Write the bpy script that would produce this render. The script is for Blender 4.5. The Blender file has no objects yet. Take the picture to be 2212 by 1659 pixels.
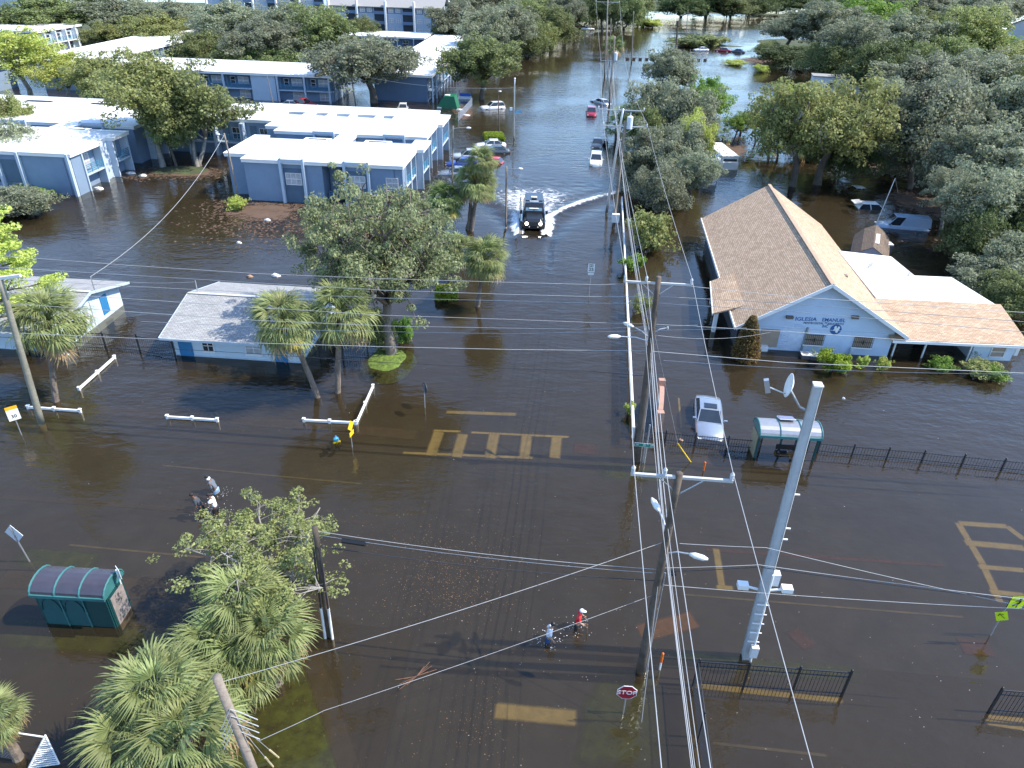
import bpy, bmesh, math, random
from mathutils import Vector, Matrix, noise
random.seed(7)
R = math.radians
S = bpy.context.scene
C = S.collection
# ------------------------------------------------------------------ camera, sky, sun, exposure
FPX, PITCH, ROLL, CAMH = 1548.4, R(31.5), R(1.66), 26.0
cp, sp, cr, sr = math.cos(PITCH), math.sin(PITCH), math.cos(ROLL), math.sin(ROLL)
cam = bpy.data.objects.new('camera', bpy.data.cameras.new('camera')); C.objects.link(cam)
cam.data.lens = FPX / 2212 * 36; cam.data.sensor_width = 36; cam.data.clip_end = 3000; cam.data.clip_start = 0.3
right = Vector((cr, sr * sp, sr * cp)); up = -Vector((sr, -cr * sp, -cr * cp)); fw = Vector((0, cp, -sp))
m = Matrix((right, up, -fw)).transposed().to_4x4(); m.translation = (0, 0, CAMH); cam.matrix_world = m
S.camera = cam
w = bpy.data.worlds.new('World'); S.world = w; w.use_nodes = True
SUN_EL, SUN_AZ = R(50), R(91.5)      # azimuth clockwise from +Y
sky = w.node_tree.nodes.new('ShaderNodeTexSky'); sky.sky_type = 'NISHITA'; sky.sun_disc = False
sky.sun_elevation = SUN_EL; sky.sun_rotation = SUN_AZ; sky.air_density = 1.0; sky.dust_density = 0.3; sky.ozone_density = 5.0
w.node_tree.links.new(sky.outputs[0], w.node_tree.nodes['Background'].inputs[0])
w.node_tree.nodes['Background'].inputs[1].default_value = 0.15
sd = bpy.data.lights.new('sun', 'SUN'); sd.energy = 2.9; sd.angle = R(0.53); sd.color = (1, .93, .8)
so = bpy.data.objects.new('sun', sd); C.objects.link(so)
sdir = Vector((math.sin(SUN_AZ) * math.cos(SUN_EL), math.cos(SUN_AZ) * math.cos(SUN_EL), math.sin(SUN_EL)))
so.rotation_euler = sdir.to_track_quat('Z', 'Y').to_euler(); so.location = sdir * 300
S.view_settings.view_transform = 'Standard'; S.view_settings.look = 'None'; S.view_settings.gamma = 1
S.view_settings.use_curve_mapping = False; S.view_settings.exposure = 1.38
S.cycles.max_bounces = 6; S.cycles.transparent_max_bounces = 12; S.cycles.caustics_reflective = False; S.cycles.caustics_refractive = False

# ------------------------------------------------------------------ measuring helpers (survey of the place from the photograph)
def ray(x, y):
    u, v = x - 1106, y - 829.5
    d = u * -sr + v * cr; r = u * cr + v * sr
    return Vector((r, FPX * cp - d * sp, -(FPX * sp + d * cp)))
def P(x, y, z=0.0):
    q = ray(x, y); t = (z - CAMH) / q.z
    return Vector((q.x * t, q.y * t, z))
def HT(bx, by, tx, ty, zb=0.0):
    b = P(bx, by, zb); q = ray(tx, ty)
    return CAMH + q.z * (q.x * b.x + q.y * b.y) / (q.x ** 2 + q.y ** 2)
def PV(x, y, a, b):            # point of sight line in the vertical plane through ground points a, b
    q = ray(x, y); n = Vector((-(b.y - a.y), b.x - a.x)); t = (n.x * a.x + n.y * a.y) / (n.x * q.x + n.y * q.y)
    return Vector((q.x * t, q.y * t, CAMH + q.z * t))
TH = R(-4); ct, st = math.cos(TH), math.sin(TH)
def W(u, v, z=0.0): return Vector((u * ct - v * st, u * st + v * ct, z))
def toUV(p): return (p.x * ct + p.y * st, -p.x * st + p.y * ct)

# ------------------------------------------------------------------ materials
MATS = {}
def mat(name, col, rough=.6, metal=0, var=.12, scale=3., bump=0., bscale=20., coat=0., spec=.5, hue=None, transl=0., objvar=0., emis=0.):
    if name in MATS: return MATS[name]
    m = bpy.data.materials.new(name); m.use_nodes = True; nt = m.node_tree; N = nt.nodes; L = nt.links
    b = N['Principled BSDF']; b.inputs['Roughness'].default_value = rough; b.inputs['Metallic'].default_value = metal
    b.inputs['Coat Weight'].default_value = coat; b.inputs['Specular IOR Level'].default_value = spec
    tc = N.new('ShaderNodeTexCoord')
    no = N.new('ShaderNodeTexNoise'); no.inputs['Scale'].default_value = scale; no.inputs['Detail'].default_value = 6; no.inputs['Roughness'].default_value = .65
    L.new(tc.outputs['Object'], no.inputs['Vector'])
    mx = N.new('ShaderNodeMix'); mx.data_type = 'RGBA'
    c2 = hue if hue else tuple(min(1, c * (1 + var)) for c in col); c1 = tuple(c * (1 - var) for c in col)
    mx.inputs[6].default_value = (*c1, 1); mx.inputs[7].default_value = (*c2, 1)
    rp = N.new('ShaderNodeMapRange'); rp.inputs[1].default_value = .3; rp.inputs[2].default_value = .7
    L.new(no.outputs[0], rp.inputs[0]); L.new(rp.outputs[0], mx.inputs[0])
    out = mx.outputs[2]
    if objvar:
        oi = N.new('ShaderNodeObjectInfo'); hs = N.new('ShaderNodeHueSaturation')
        m1 = N.new('ShaderNodeMapRange'); m1.inputs[3].default_value = 1 - objvar; m1.inputs[4].default_value = 1 + objvar
        m2 = N.new('ShaderNodeMapRange'); m2.inputs[3].default_value = .5 - objvar * .08; m2.inputs[4].default_value = .5 + objvar * .06
        L.new(oi.outputs['Random'], m1.inputs[0]); L.new(m1.outputs[0], hs.inputs['Value'])
        L.new(oi.outputs['Random'], m2.inputs[0]); L.new(m2.outputs[0], hs.inputs['Hue']); L.new(out, hs.inputs['Color']); out = hs.outputs[0]
    L.new(out, b.inputs['Base Color'])
    if emis:
        b.inputs['Emission Color'].default_value = (*col, 1); b.inputs['Emission Strength'].default_value = emis
    if bump:
        n2 = N.new('ShaderNodeTexNoise'); n2.inputs['Scale'].default_value = bscale; n2.inputs['Detail'].default_value = 4
        L.new(tc.outputs['Object'], n2.inputs['Vector'])
        bp = N.new('ShaderNodeBump'); bp.inputs['Strength'].default_value = bump; bp.inputs['Distance'].default_value = .05
        L.new(n2.outputs[0], bp.inputs['Height']); L.new(bp.outputs[0], b.inputs['Normal'])
    if transl:
        t = N.new('ShaderNodeBsdfTranslucent'); L.new(out, t.inputs[0]); ms = N.new('ShaderNodeMixShader'); ms.inputs[0].default_value = transl
        L.new(b.outputs[0], ms.inputs[1]); L.new(t.outputs[0], ms.inputs[2]); L.new(ms.outputs[0], N['Material Output'].inputs[0])
    MATS[name] = m; return m

def foliage(name, dark, light, scale=.5, transl=.42):
    m = bpy.data.materials.new(name); m.use_nodes = True; nt = m.node_tree; N = nt.nodes; L = nt.links
    b = N['Principled BSDF']; b.inputs['Roughness'].default_value = .55; b.inputs['Specular IOR Level'].default_value = .35
    ge = N.new('ShaderNodeNewGeometry'); tc = N.new('ShaderNodeTexCoord'); no = N.new('ShaderNodeTexNoise')
    no.inputs['Scale'].default_value = scale; no.inputs['Detail'].default_value = 3; L.new(tc.outputs['Object'], no.inputs['Vector'])
    ad = N.new('ShaderNodeMath'); ad.operation = 'MULTIPLY_ADD'; ad.inputs[1].default_value = .55; L.new(ge.outputs['Random Per Island'], ad.inputs[0])
    mr = N.new('ShaderNodeMapRange'); mr.inputs[1].default_value = .32; mr.inputs[2].default_value = .68; mr.inputs[3].default_value = 0; mr.inputs[4].default_value = .5
    L.new(no.outputs[0], mr.inputs[0]); L.new(mr.outputs[0], ad.inputs[2])
    mx = N.new('ShaderNodeMix'); mx.data_type = 'RGBA'; mx.inputs[6].default_value = (*dark, 1); mx.inputs[7].default_value = (*light, 1)
    L.new(ad.outputs[0], mx.inputs[0])
    oi = N.new('ShaderNodeObjectInfo'); hs = N.new('ShaderNodeHueSaturation')
    m1 = N.new('ShaderNodeMapRange'); m1.inputs[3].default_value = .82; m1.inputs[4].default_value = 1.2
    m2 = N.new('ShaderNodeMapRange'); m2.inputs[3].default_value = .485; m2.inputs[4].default_value = .51
    L.new(oi.outputs['Random'], m1.inputs[0]); L.new(m1.outputs[0], hs.inputs['Value']); L.new(oi.outputs['Random'], m2.inputs[0]); L.new(m2.outputs[0], hs.inputs['Hue'])
    L.new(mx.outputs[2], hs.inputs['Color']); L.new(hs.outputs[0], b.inputs['Base Color'])
    t = N.new('ShaderNodeBsdfTranslucent'); L.new(hs.outputs[0], t.inputs[0]); ms = N.new('ShaderNodeMixShader'); ms.inputs[0].default_value = transl
    L.new(b.outputs[0], ms.inputs[1]); L.new(t.outputs[0], ms.inputs[2]); L.new(ms.outputs[0], N['Material Output'].inputs[0])
    MATS[name] = m; return m

F_OAK = foliage('oak_leaves', (0.0915, 0.116, 0.0427), (0.305, 0.354, 0.134))
F_GREY = foliage('mossy_oak_leaves', (0.134, 0.152, 0.0915), (0.39, 0.421, 0.275))
F_BRIGHT = foliage('bright_leaves', (0.0732, 0.146, 0.0244), (0.317, 0.464, 0.0854))
F_YEL = foliage('yellow_green_leaves', (0.268, 0.329, 0.061), (0.683, 0.756, 0.207))
F_OLIVE = foliage('olive_leaves', (0.146, 0.165, 0.0488), (0.403, 0.427, 0.159))
F_DARK = foliage('dark_leaves', (0.0488, 0.0732, 0.0293), (0.171, 0.22, 0.0793))
F_BROWN = foliage('rusty_leaves', (0.0854, 0.0854, 0.0244), (0.366, 0.244, 0.0732))
F_LIME = foliage('lime_hedge_leaves', (0.0732, 0.122, 0.0122), (0.415, 0.537, 0.0488))
F_AIRY = foliage('airy_oak_leaves', (0.11, 0.128, 0.061), (0.378, 0.415, 0.207))
F_NEAR = foliage('spring_oak_leaves', (0.159, 0.207, 0.061), (0.512, 0.586, 0.232), 1.2)
F_PALM = foliage('palm_frond_green', (.11, .15, .05), (.37, .41, .17), 1.)
F_PALMD = foliage('palm_frond_dark', (0.061, 0.11, 0.0366), (0.244, 0.329, 0.11), 1.)
F_PALMY = foliage('palm_frond_yellow', (0.366, 0.317, 0.061), (0.61, 0.512, 0.146), 1.)
F_DEAD = foliage('palm_frond_dead', (0.268, 0.183, 0.0854), (0.549, 0.403, 0.22), 1.)
F_MOSS = foliage('spanish_moss', (0.195, 0.195, 0.159), (0.415, 0.403, 0.342), 2.)
BARK = mat('bark', (.12, .1, .08), .9, var=.4, scale=2, bump=.6, bscale=8)
BARKL = mat('pale_bark', (.27, .25, .22), .9, var=.35, scale=2, bump=.5, bscale=8)
PBARK = mat('palm_bark', (.19, .15, .12), .95, var=.4, scale=4, bump=.8, bscale=12)
POLEW = mat('weathered_pole_wood', (.24, .2, .165), .9, var=.35, scale=1.5, bump=.5, bscale=10)
POLED = mat('creosote_pole_wood', (.11, .085, .065), .9, var=.5, scale=1.2, bump=.4, bscale=10)
CONC = mat('concrete_pole', (.44, .46, .47), .8, var=.1, scale=2, bump=.15, bscale=30)
GALV = mat('galvanised_steel', (.5, .52, .54), .4, .7, var=.08)
WIRE = mat('bare_wire', (.36, .37, .38), .6, .1)
WIREB = mat('black_cable', (.03, .03, .035), .5)
WHITEP = mat('white_paint', (.8, .8, .78), .5, var=.05)
ROOFW = mat('white_roof_coating', (.8, .79, .77), .7, var=.06, scale=.5, hue=(.87, .87, .86))
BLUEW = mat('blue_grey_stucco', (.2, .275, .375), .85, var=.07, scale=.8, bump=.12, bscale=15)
BLUEL = mat('pale_blue_trim', (.46, .54, .62), .7, var=.06, scale=1)
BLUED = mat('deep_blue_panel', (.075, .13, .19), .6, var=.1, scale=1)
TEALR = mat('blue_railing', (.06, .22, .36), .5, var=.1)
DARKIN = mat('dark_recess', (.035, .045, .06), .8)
CURT = mat('curtained_pane', (.42, .42, .44), .35, var=.3, scale=2.5, spec=.8)
GLASS = mat('dark_glass', (.02, .027, .035), .08, var=.3, scale=1, spec=1.)
GREYR = mat('grey_roof_shingle', (.3, .29, .28), .9, var=.15, scale=6)
CHW = mat('pale_blue_stucco', (.5, .61, .75), .85, var=.05, scale=1, bump=.12, bscale=18)
HBW = mat('house_blue_block', (.55, .66, .74), .85, var=.05, scale=1, bump=.1, bscale=12)
DOORB = mat('bright_blue_door', (.03, .19, .4), .5, var=.08)
PLYW = mat('tan_plywood', (.36, .28, .21), .8, var=.12, scale=2)
FBLACK = mat('black_fence_metal', (.018, .02, .024), .45, var=.1)
TEAL = mat('teal_shelter_paint', (.008, .055, .06), .45, var=.1)
TEALL = mat('teal_shelter_trim', (.045, .17, .175), .45, var=.1)
BROWNW = mat('brown_shed_roof', (.16, .115, .085), .9, var=.3, scale=2)
SHEDW = mat('grey_shed_siding', (.3, .3, .33), .8, var=.08)
RED = mat('red_paint', (.45, .02, .025), .3, var=.08, coat=.6)
TERRA = mat('terracotta_paint', (.42, .25, .18), .7, var=.08)
YEL = mat('yellow_paint', (.75, .5, .02), .5, var=.05)
FLUO = mat('fluorescent_yellow_sign', (.62, .8, .02), .5, var=.03)
BLK = mat('black_paint', (.012, .012, .013), .4)
SIGNB = mat('bare_sign_back', (.5, .52, .53), .45, .5, var=.08, scale=2)
CHROME = mat('bright_metal', (.6, .6, .6), .25, .9)
def roof_tiles(name, c1, c2, sx, sy, rot=0):
    m = bpy.data.materials.new(name); m.use_nodes = True; N = m.node_tree.nodes; L = m.node_tree.links; b = N['Principled BSDF']
    b.inputs['Roughness'].default_value = .92
    uv = N.new('ShaderNodeUVMap'); br = N.new('ShaderNodeTexBrick'); br.inputs['Scale'].default_value = 1
    br.inputs['Brick Width'].default_value = sx; br.inputs['Row Height'].default_value = sy; br.inputs['Mortar Size'].default_value = sy * .1
    br.inputs['Color1'].default_value = (*c1, 1); br.inputs['Color2'].default_value = (*c2, 1); br.inputs['Mortar'].default_value = (*[c * .45 for c in c1], 1)
    br.inputs['Mortar Smooth'].default_value = .3; br.inputs['Bias'].default_value = 0
    L.new(uv.outputs[0], br.inputs['Vector'])
    no = N.new('ShaderNodeTexNoise'); no.inputs['Scale'].default_value = .8; no.inputs['Detail'].default_value = 5; L.new(uv.outputs[0], no.inputs['Vector'])
    mr = N.new('ShaderNodeMapRange'); mr.inputs[3].default_value = .78; mr.inputs[4].default_value = 1.2; L.new(no.outputs[0], mr.inputs[0])
    mm = N.new('ShaderNodeVectorMath'); mm.operation = 'SCALE'; L.new(br.outputs[0], mm.inputs[0]); L.new(mr.outputs[0], mm.inputs['Scale'])
    L.new(mm.outputs[0], b.inputs['Base Color'])
    bp = N.new('ShaderNodeBump'); bp.inputs['Strength'].default_value = .6; bp.inputs['Distance'].default_value = .02; bp.invert = True
    L.new(br.outputs['Fac'], bp.inputs['Height']); L.new(bp.outputs[0], b.inputs['Normal'])
    MATS[name] = m; return m
TILE = roof_tiles('tan_shingles', (.42, .285, .18), (.58, .42, .29), .34, .15)
TILEG = roof_tiles('light_grey_shingles', (.3, .3, .3), (.4, .4, .4), .34, .15)
TILEB = roof_tiles('brown_shingles', (.13, .095, .07), (.2, .15, .11), .34, .15)

# ------------------------------------------------------------------ mesh builder and objects
class MB:
    def __init__(s): s.v = []; s.f = []; s.uv = None; s.sm = False
    def quad(s, *p): n = len(s.v); s.v += [tuple(q) for q in p]; s.f.append(tuple(range(n, n + len(p)))); return s
    def box(s, c, d, rz=0, tilt=None):
        c = Vector(c); n = len(s.v); M = Matrix.Rotation(rz, 3, 'Z')
        if tilt: M = M @ tilt
        for i in range(8):
            q = Vector(((i & 1) - .5, (i >> 1 & 1) - .5, (i >> 2) - .5)); q = Vector((q.x * d[0], q.y * d[1], q.z * d[2])); s.v.append(tuple(c + M @ q))
        for f in ((0, 2, 3, 1), (4, 5, 7, 6), (0, 1, 5, 4), (2, 6, 7, 3), (0, 4, 6, 2), (1, 3, 7, 5)): s.f.append(tuple(n + i for i in f))
        return s
    def beam(s, a, b, w, h=None, upv=(0, 0, 1)):      # square bar between two points
        a = Vector(a); b = Vector(b); h = h or w; d = (b - a).normalized(); x = d.cross(Vector(upv))
        if x.length < 1e-4: x = Vector((1, 0, 0))
        x.normalize(); y = d.cross(x); n = len(s.v)
        for p in (a, b):
            for i, j in ((-1, -1), (1, -1), (1, 1), (-1, 1)): s.v.append(tuple(p + x * w / 2 * i + y * h / 2 * j))
        s.f += [(n, n + 1, n + 2, n + 3), (n + 7, n + 6, n + 5, n + 4)] + [(n + i, n + 4 + i, n + 4 + (i + 1) % 4, n + (i + 1) % 4) for i in range(4)]
        return s
    def tube(s, pts, rad, k=6, caps=True):
        pts = [Vector(p) for p in pts]; 
        if not isinstance(rad, (list, tuple)): rad = [rad] * len(pts)
        n0 = len(s.v); prev = None
        for i, p in enumerate(pts):
            d = (pts[min(i + 1, len(pts) - 1)] - pts[max(i - 1, 0)]).normalized()
            x = prev - d * prev.dot(d) if prev else d.cross(Vector((.3, .2, 1)) if abs(d.z) < .9 else Vector((1, .1, 0)))
            x.normalize(); prev = x; y = d.cross(x)
            for j in range(k):
                a = 2 * math.pi * j / k; s.v.append(tuple(p + (x * math.cos(a) + y * math.sin(a)) * rad[i]))
        for i in range(len(pts) - 1):
            for j in range(k):
                a = n0 + i * k + j; b = n0 + i * k + (j + 1) % k; s.f.append((a, b, b + k, a + k))
        if caps: s.f.append(tuple(n0 + j for j in range(k))[::-1]); s.f.append(tuple(n0 + (len(pts) - 1) * k + j for j in range(k)))
        return s
    def prism(s, poly, z0, z1):
        n = len(s.v); k = len(poly)
        for z in (z0, z1): s.v += [(p[0], p[1], z) for p in poly]
        s.f.append(tuple(range(n, n + k))[::-1]); s.f.append(tuple(range(n + k, n + 2 * k)))
        for i in range(k): s.f.append((n + i, n + (i + 1) % k, n + k + (i + 1) % k, n + k + i))
        return s
    def slab(s, pts, th):       # sloping polygon given thickness downwards
        n = len(s.v); k = len(pts)
        s.v += [tuple(p) for p in pts] + [(p[0], p[1], p[2] - th) for p in pts]
        s.f.append(tuple(range(n, n + k))); s.f.append(tuple(range(n + k, n + 2 * k))[::-1])
        for i in range(k): s.f.append((n + i, n + k + i, n + k + (i + 1) % k, n + (i + 1) % k))
        return s
    def sphere(s, c, r, k=8, m=5):
        c = Vector(c); r = r if isinstance(r, (tuple, list)) else (r, r, r); n = len(s.v)
        for i in range(m + 1):
            t = math.pi * i / m
            for j in range(k):
                a = 2 * math.pi * j / k; s.v.append((c.x + r[0] * math.sin(t) * math.cos(a), c.y + r[1] * math.sin(t) * math.sin(a), c.z + r[2] * math.cos(t)))
        for i in range(m):
            for j in range(k):
                a = n + i * k + j; b = n + i * k + (j + 1) % k; s.f.append((a, a + k, b + k, b))
        return s
    def mesh(s, name, off=(0, 0, 0), material=None):
        me = bpy.data.meshes.new(name); o = Vector(off)
        me.from_pydata([(v[0] - o.x, v[1] - o.y, v[2] - o.z) for v in s.v], [], s.f); me.update()
        if s.sm: me.polygons.foreach_set('use_smooth', [True] * len(me.polygons))
        if s.uv:
            ul = me.uv_layers.new(name='UVMap')
            for p in me.polygons:
                fn = s.uv(p.normal)
                for li in p.loop_indices: ul.data[li].uv = fn(me.vertices[me.loops[li].vertex_index].co)
        if material: me.materials.append(material)
        return me
    def build(s, name, material, parent=None, off=None):
        off = off if off is not None else (parent_world(parent) if parent else (0, 0, 0))
        o = bpy.data.objects.new(name, s.mesh(name, off, material)); C.objects.link(o)
        if parent: o.parent = parent
        return o
def parent_world(p):
    v = Vector((0, 0, 0))
    while p: v += Vector(p.location); p = p.parent
    return v
def slope_uv(n):
    h = Vector((0, 0, 1)).cross(n); h = h.normalized() if h.length > 1e-3 else Vector((1, 0, 0)); d = n.cross(h)
    return lambda co: (co.dot(h), co.dot(d))
def tag(o, label=None, cat=None, group=None, kind=None):
    if label: o['label'] = label
    if cat: o['category'] = cat
    if group: o['group'] = group
    if kind: o['kind'] = kind
    return o
def empty(name, loc, label, cat, group=None, rz=0):
    o = bpy.data.objects.new(name, None); C.objects.link(o); o.location = loc; o.rotation_euler = (0, 0, rz); o.empty_display_size = .3
    return tag(o, label, cat, group)
def copy_tree(o, parent=None):
    c = o.copy(); C.objects.link(c); c.parent = parent
    for ch in list(o.children): copy_tree(ch, c)
    return c
def structure(mb, name, material): return tag(mb.build(name, material), kind='structure')
def shared(name, me, loc, parent=None, rot=(0, 0, 0), scale=(1, 1, 1), material=None):
    o = bpy.data.objects.new(name, me); C.objects.link(o); o.location = loc; o.rotation_euler = rot; o.scale = scale; o.parent = parent
    if material:
        o.material_slots[0].link = 'OBJECT'; o.material_slots[0].material = material
    return o
def text_mesh(txt, size, ext=.004, align='CENTER'):
    c = bpy.data.curves.new('t', 'FONT'); c.body = txt; c.size = size; c.extrude = ext; c.align_x = align; c.align_y = 'CENTER'; c.resolution_u = 3; c.offset = size * .014
    o = bpy.data.objects.new('t', c); C.objects.link(o); dg = bpy.context.evaluated_depsgraph_get(); dg.update()
    me = bpy.data.meshes.new_from_object(o.evaluated_get(dg)); bpy.data.objects.remove(o); return me
def put_text(txt, size, origin, xdir, updir, material, parent, name='lettering', sx=1., align='CENTER'):
    me = text_mesh(txt, size, .006, align); x = Vector(xdir).normalized(); y = Vector(updir).normalized(); z = x.cross(y)
    M = Matrix((x * sx, y, z)).transposed().to_4x4(); M.translation = origin; M.translation -= parent_world(parent); me.transform(M)
    me.materials.clear(); me.materials.append(material); o = bpy.data.objects.new(name, me); C.objects.link(o); o.parent = parent; return o
# ------------------------------------------------------------------ flood water, submerged ground, markings
BED = -0.62
def water_material():
    m = bpy.data.materials.new('flood_water'); m.use_nodes = True; nt = m.node_tree; N = nt.nodes; L = nt.links; N.remove(N['Principled BSDF'])
    tc = N.new('ShaderNodeTexCoord')
    def nz(scale, detail, sy=1., rot=0):
        mp = N.new('ShaderNodeMapping'); mp.inputs['Scale'].default_value = (1, sy, 1); mp.inputs['Rotation'].default_value = (0, 0, rot)
        n = N.new('ShaderNodeTexNoise'); n.inputs['Scale'].default_value = scale; n.inputs['Detail'].default_value = detail
        L.new(tc.outputs['Object'], mp.inputs[0]); L.new(mp.outputs[0], n.inputs['Vector']); return n.outputs[0]
    a, b_, c = nz(1.5, 3, 1.9, R(12)), nz(.4, 2, 2.2, R(-14)), nz(4.5, 2, 1.5, R(30))
    ad = N.new('ShaderNodeMath'); ad.operation = 'MULTIPLY_ADD'; ad.inputs[1].default_value = 2.0; L.new(b_, ad.inputs[0]); L.new(a, ad.inputs[2])
    ad2 = N.new('ShaderNodeMath'); ad2.operation = 'MULTIPLY_ADD'; ad2.inputs[1].default_value = .22; L.new(c, ad2.inputs[0]); L.new(ad.outputs[0], ad2.inputs[2])
    # calmer and rougher patches
    pa = nz(.045, 2, 1.3); pm = N.new('ShaderNodeMapRange'); pm.inputs[1].default_value = .35; pm.inputs[2].default_value = .65; pm.inputs[3].default_value = .035; pm.inputs[4].default_value = .16
    L.new(pa, pm.inputs[0])
    bp = N.new('ShaderNodeBump'); bp.inputs['Distance'].default_value = .3; L.new(pm.outputs[0], bp.inputs['Strength']); L.new(ad2.outputs[0], bp.inputs['Height'])
    fr = N.new('ShaderNodeFresnel'); fr.inputs['IOR'].default_value = 1.42; L.new(bp.outputs[0], fr.inputs['Normal'])
    gl = N.new('ShaderNodeBsdfGlossy'); gl.inputs['Roughness'].default_value = .02; gl.inputs['Color'].default_value = (1, 1, 1, 1); L.new(bp.outputs[0], gl.inputs['Normal'])
    tr = N.new('ShaderNodeBsdfTransparent'); tr.inputs[0].default_value = (.93, .87, .74, 1)
    df = N.new('ShaderNodeBsdfDiffuse')
    mk = nz(.12, 4); mc = N.new('ShaderNodeMix'); mc.data_type = 'RGBA'; mc.inputs[6].default_value = (.029, .0215, .011, 1); mc.inputs[7].default_value = (.04, .031, .02, 1)
    L.new(mk, mc.inputs[0]); L.new(mc.outputs[2], df.inputs[0])
    tm = N.new('ShaderNodeMapRange'); tm.inputs[1].default_value = .3; tm.inputs[2].default_value = .7; tm.inputs[3].default_value = .44; tm.inputs[4].default_value = .62
    L.new(nz(.06, 3), tm.inputs[0])
    m1 = N.new('ShaderNodeMixShader'); L.new(tm.outputs[0], m1.inputs[0]); L.new(tr.outputs[0], m1.inputs[1]); L.new(df.outputs[0], m1.inputs[2])
    m2 = N.new('ShaderNodeMixShader'); L.new(fr.outputs[0], m2.inputs[0]); L.new(m1.outputs[0], m2.inputs[1]); L.new(gl.outputs[0], m2.inputs[2])
    L.new(m2.outputs[0], N['Material Output'].inputs[0]); MATS['flood_water'] = m; return m
WATER = water_material()
TRK = W(-3.3, 73.6)            # armoured truck position
def crest_d(lat, dy, spread):
    s_ = math.sqrt(lat - 1.25); return (dy - spread * s_) / math.sqrt(1 + (spread / 2 / s_) ** 2)
def wake_h(x, y):
    # truck drives towards -Y; bow waves trail back and outwards on each side
    h = 0
    dx = x - 1.7; dy = y - 73.0
    for sgn, spread in ((1, 5.0), (-1, 6.0)):
        lat = sgn * dx
        if lat > 1.3:
            d = crest_d(lat, dy, spread)
            amp = .36 * math.exp(-lat / 9)
            h += amp * math.exp(-(d / .8) ** 2) - amp * .6 * math.exp(-((d + 2.) / 1.5) ** 2) + amp * .35 * math.exp(-((d - 2.6) / 1.3) ** 2)
    if abs(dx) < 7: h += .12 * math.exp(-((dy + 1.5) / 1.3) ** 2 - (dx / 2.5) ** 2)
    if dy > 0: h += .1 * noise.noise(Vector((x * 1.1, y * 1.1, 3))) * math.exp(-(dx / (2.5 + dy * .35)) ** 2) * math.exp(-dy / 26)
    return h
wm = MB(); wm.sm = True
X0, X1, Y0, Y1 = -14, 18, 62, 96; NX, NY = 96, 102
for j in range(NY + 1):
    for i in range(NX + 1):
        x = X0 + (X1 - X0) * i / NX; y = Y0 + (Y1 - Y0) * j / NY
        e = min(i, NX - i, j, NY - j) / 6; wm.v.append((x, y, wake_h(x, y) * min(1, e)))
for j in range(NY):
    for i in range(NX):
        a = j * (NX + 1) + i; wm.f.append((a, a + 1, a + NX + 2, a + NX + 1))
big = 1600
for q in (((-big, -200), (big, -200), (big, Y0), (-big, Y0)), ((-big, Y1), (big, Y1), (big, 2300), (-big, 2300)), ((-big, Y0), (X0, Y0), (X0, Y1), (-big, Y1)), ((X1, Y0), (big, Y0), (big, Y1), (X1, Y1))):
    wm.quad(*[(p[0], p[1], 0) for p in q])
structure(wm, 'water', WATER)

MUD = mat('submerged_ground', (.07, .06, .048), .95, var=.3, scale=.25, hue=(.085, .072, .05))
ASPH = mat('road_asphalt', (.078, .074, .072), .95, var=.25, scale=.6)
GRASSM = mat('submerged_grass', (.085, .12, .03), .95, var=.4, scale=1.5, hue=(.14, .18, .05))
WALK = mat('sidewalk_concrete', (.125, .1, .075), .95, var=.25, scale=.8)
YMARK = mat('faded_road_marking', (.75, .6, .26), .9, var=.12, scale=3)
OMARK = mat('orange_tactile_strip', (.4, .2, .08), .9, var=.25)
RMARK = mat('red_curb_ramp', (.17, .085, .065), .9, var=.25)
structure(MB().quad((-big, -200, BED), (big, -200, BED), (big, 2300, BED), (-big, 2300, BED)), 'ground', MUD)
structure(MB().quad(W(-130, 21.5, BED + .004), W(130, 21.5, BED + .004), W(130, 35, BED + .004), W(-130, 35, BED + .004)), 'road', ASPH)
structure(MB().quad(W(-4, 35, BED + .008), W(3.6, 35, BED + .008), W(5.5, 135, BED + .008), W(-2, 135, BED + .008)), 'side_street', ASPH)
structure(MB().quad(W(-5.6, -5, BED + .008), W(2.6, -5, BED + .008), W(2.6, 21.5, BED + .008), W(-5.6, 21.5, BED + .008)), 'near_street', ASPH)
SOFT = {}
def softened(m):          # rims of paint, slabs and grass faded out, imitating scattering in murky water
    if m.name in SOFT: return SOFT[m.name]
    c = m.copy(); c.name = m.name + '_softened'; N = c.node_tree.nodes; L = c.node_tree.links; at = N.new('ShaderNodeAttribute'); at.attribute_name = 'core_amount'
    no = N.new('ShaderNodeTexNoise'); no.inputs['Scale'].default_value = 2.2; no.inputs['Detail'].default_value = 6; tc = N.new('ShaderNodeTexCoord'); L.new(tc.outputs['Object'], no.inputs['Vector'])
    mu = N.new('ShaderNodeMath'); mu.operation = 'MULTIPLY_ADD'; mu.inputs[1].default_value = .55; L.new(no.outputs[0], mu.inputs[0]); L.new(at.outputs['Fac'], mu.inputs[2])
    mr = N.new('ShaderNodeMapRange'); mr.inputs[1].default_value = .35; mr.inputs[2].default_value = 1.4; mr.inputs[4].default_value = .92; L.new(mu.outputs[0], mr.inputs[0])
    tr = N.new('ShaderNodeBsdfTransparent'); ms = N.new('ShaderNodeMixShader'); L.new(mr.outputs[0], ms.inputs[0]); L.new(tr.outputs[0], ms.inputs[1]); L.new(N['Principled BSDF'].outputs[0], ms.inputs[2]); L.new(ms.outputs[0], N['Material Output'].inputs[0])
    SOFT[m.name] = c; return c
GN = [0]
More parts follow.
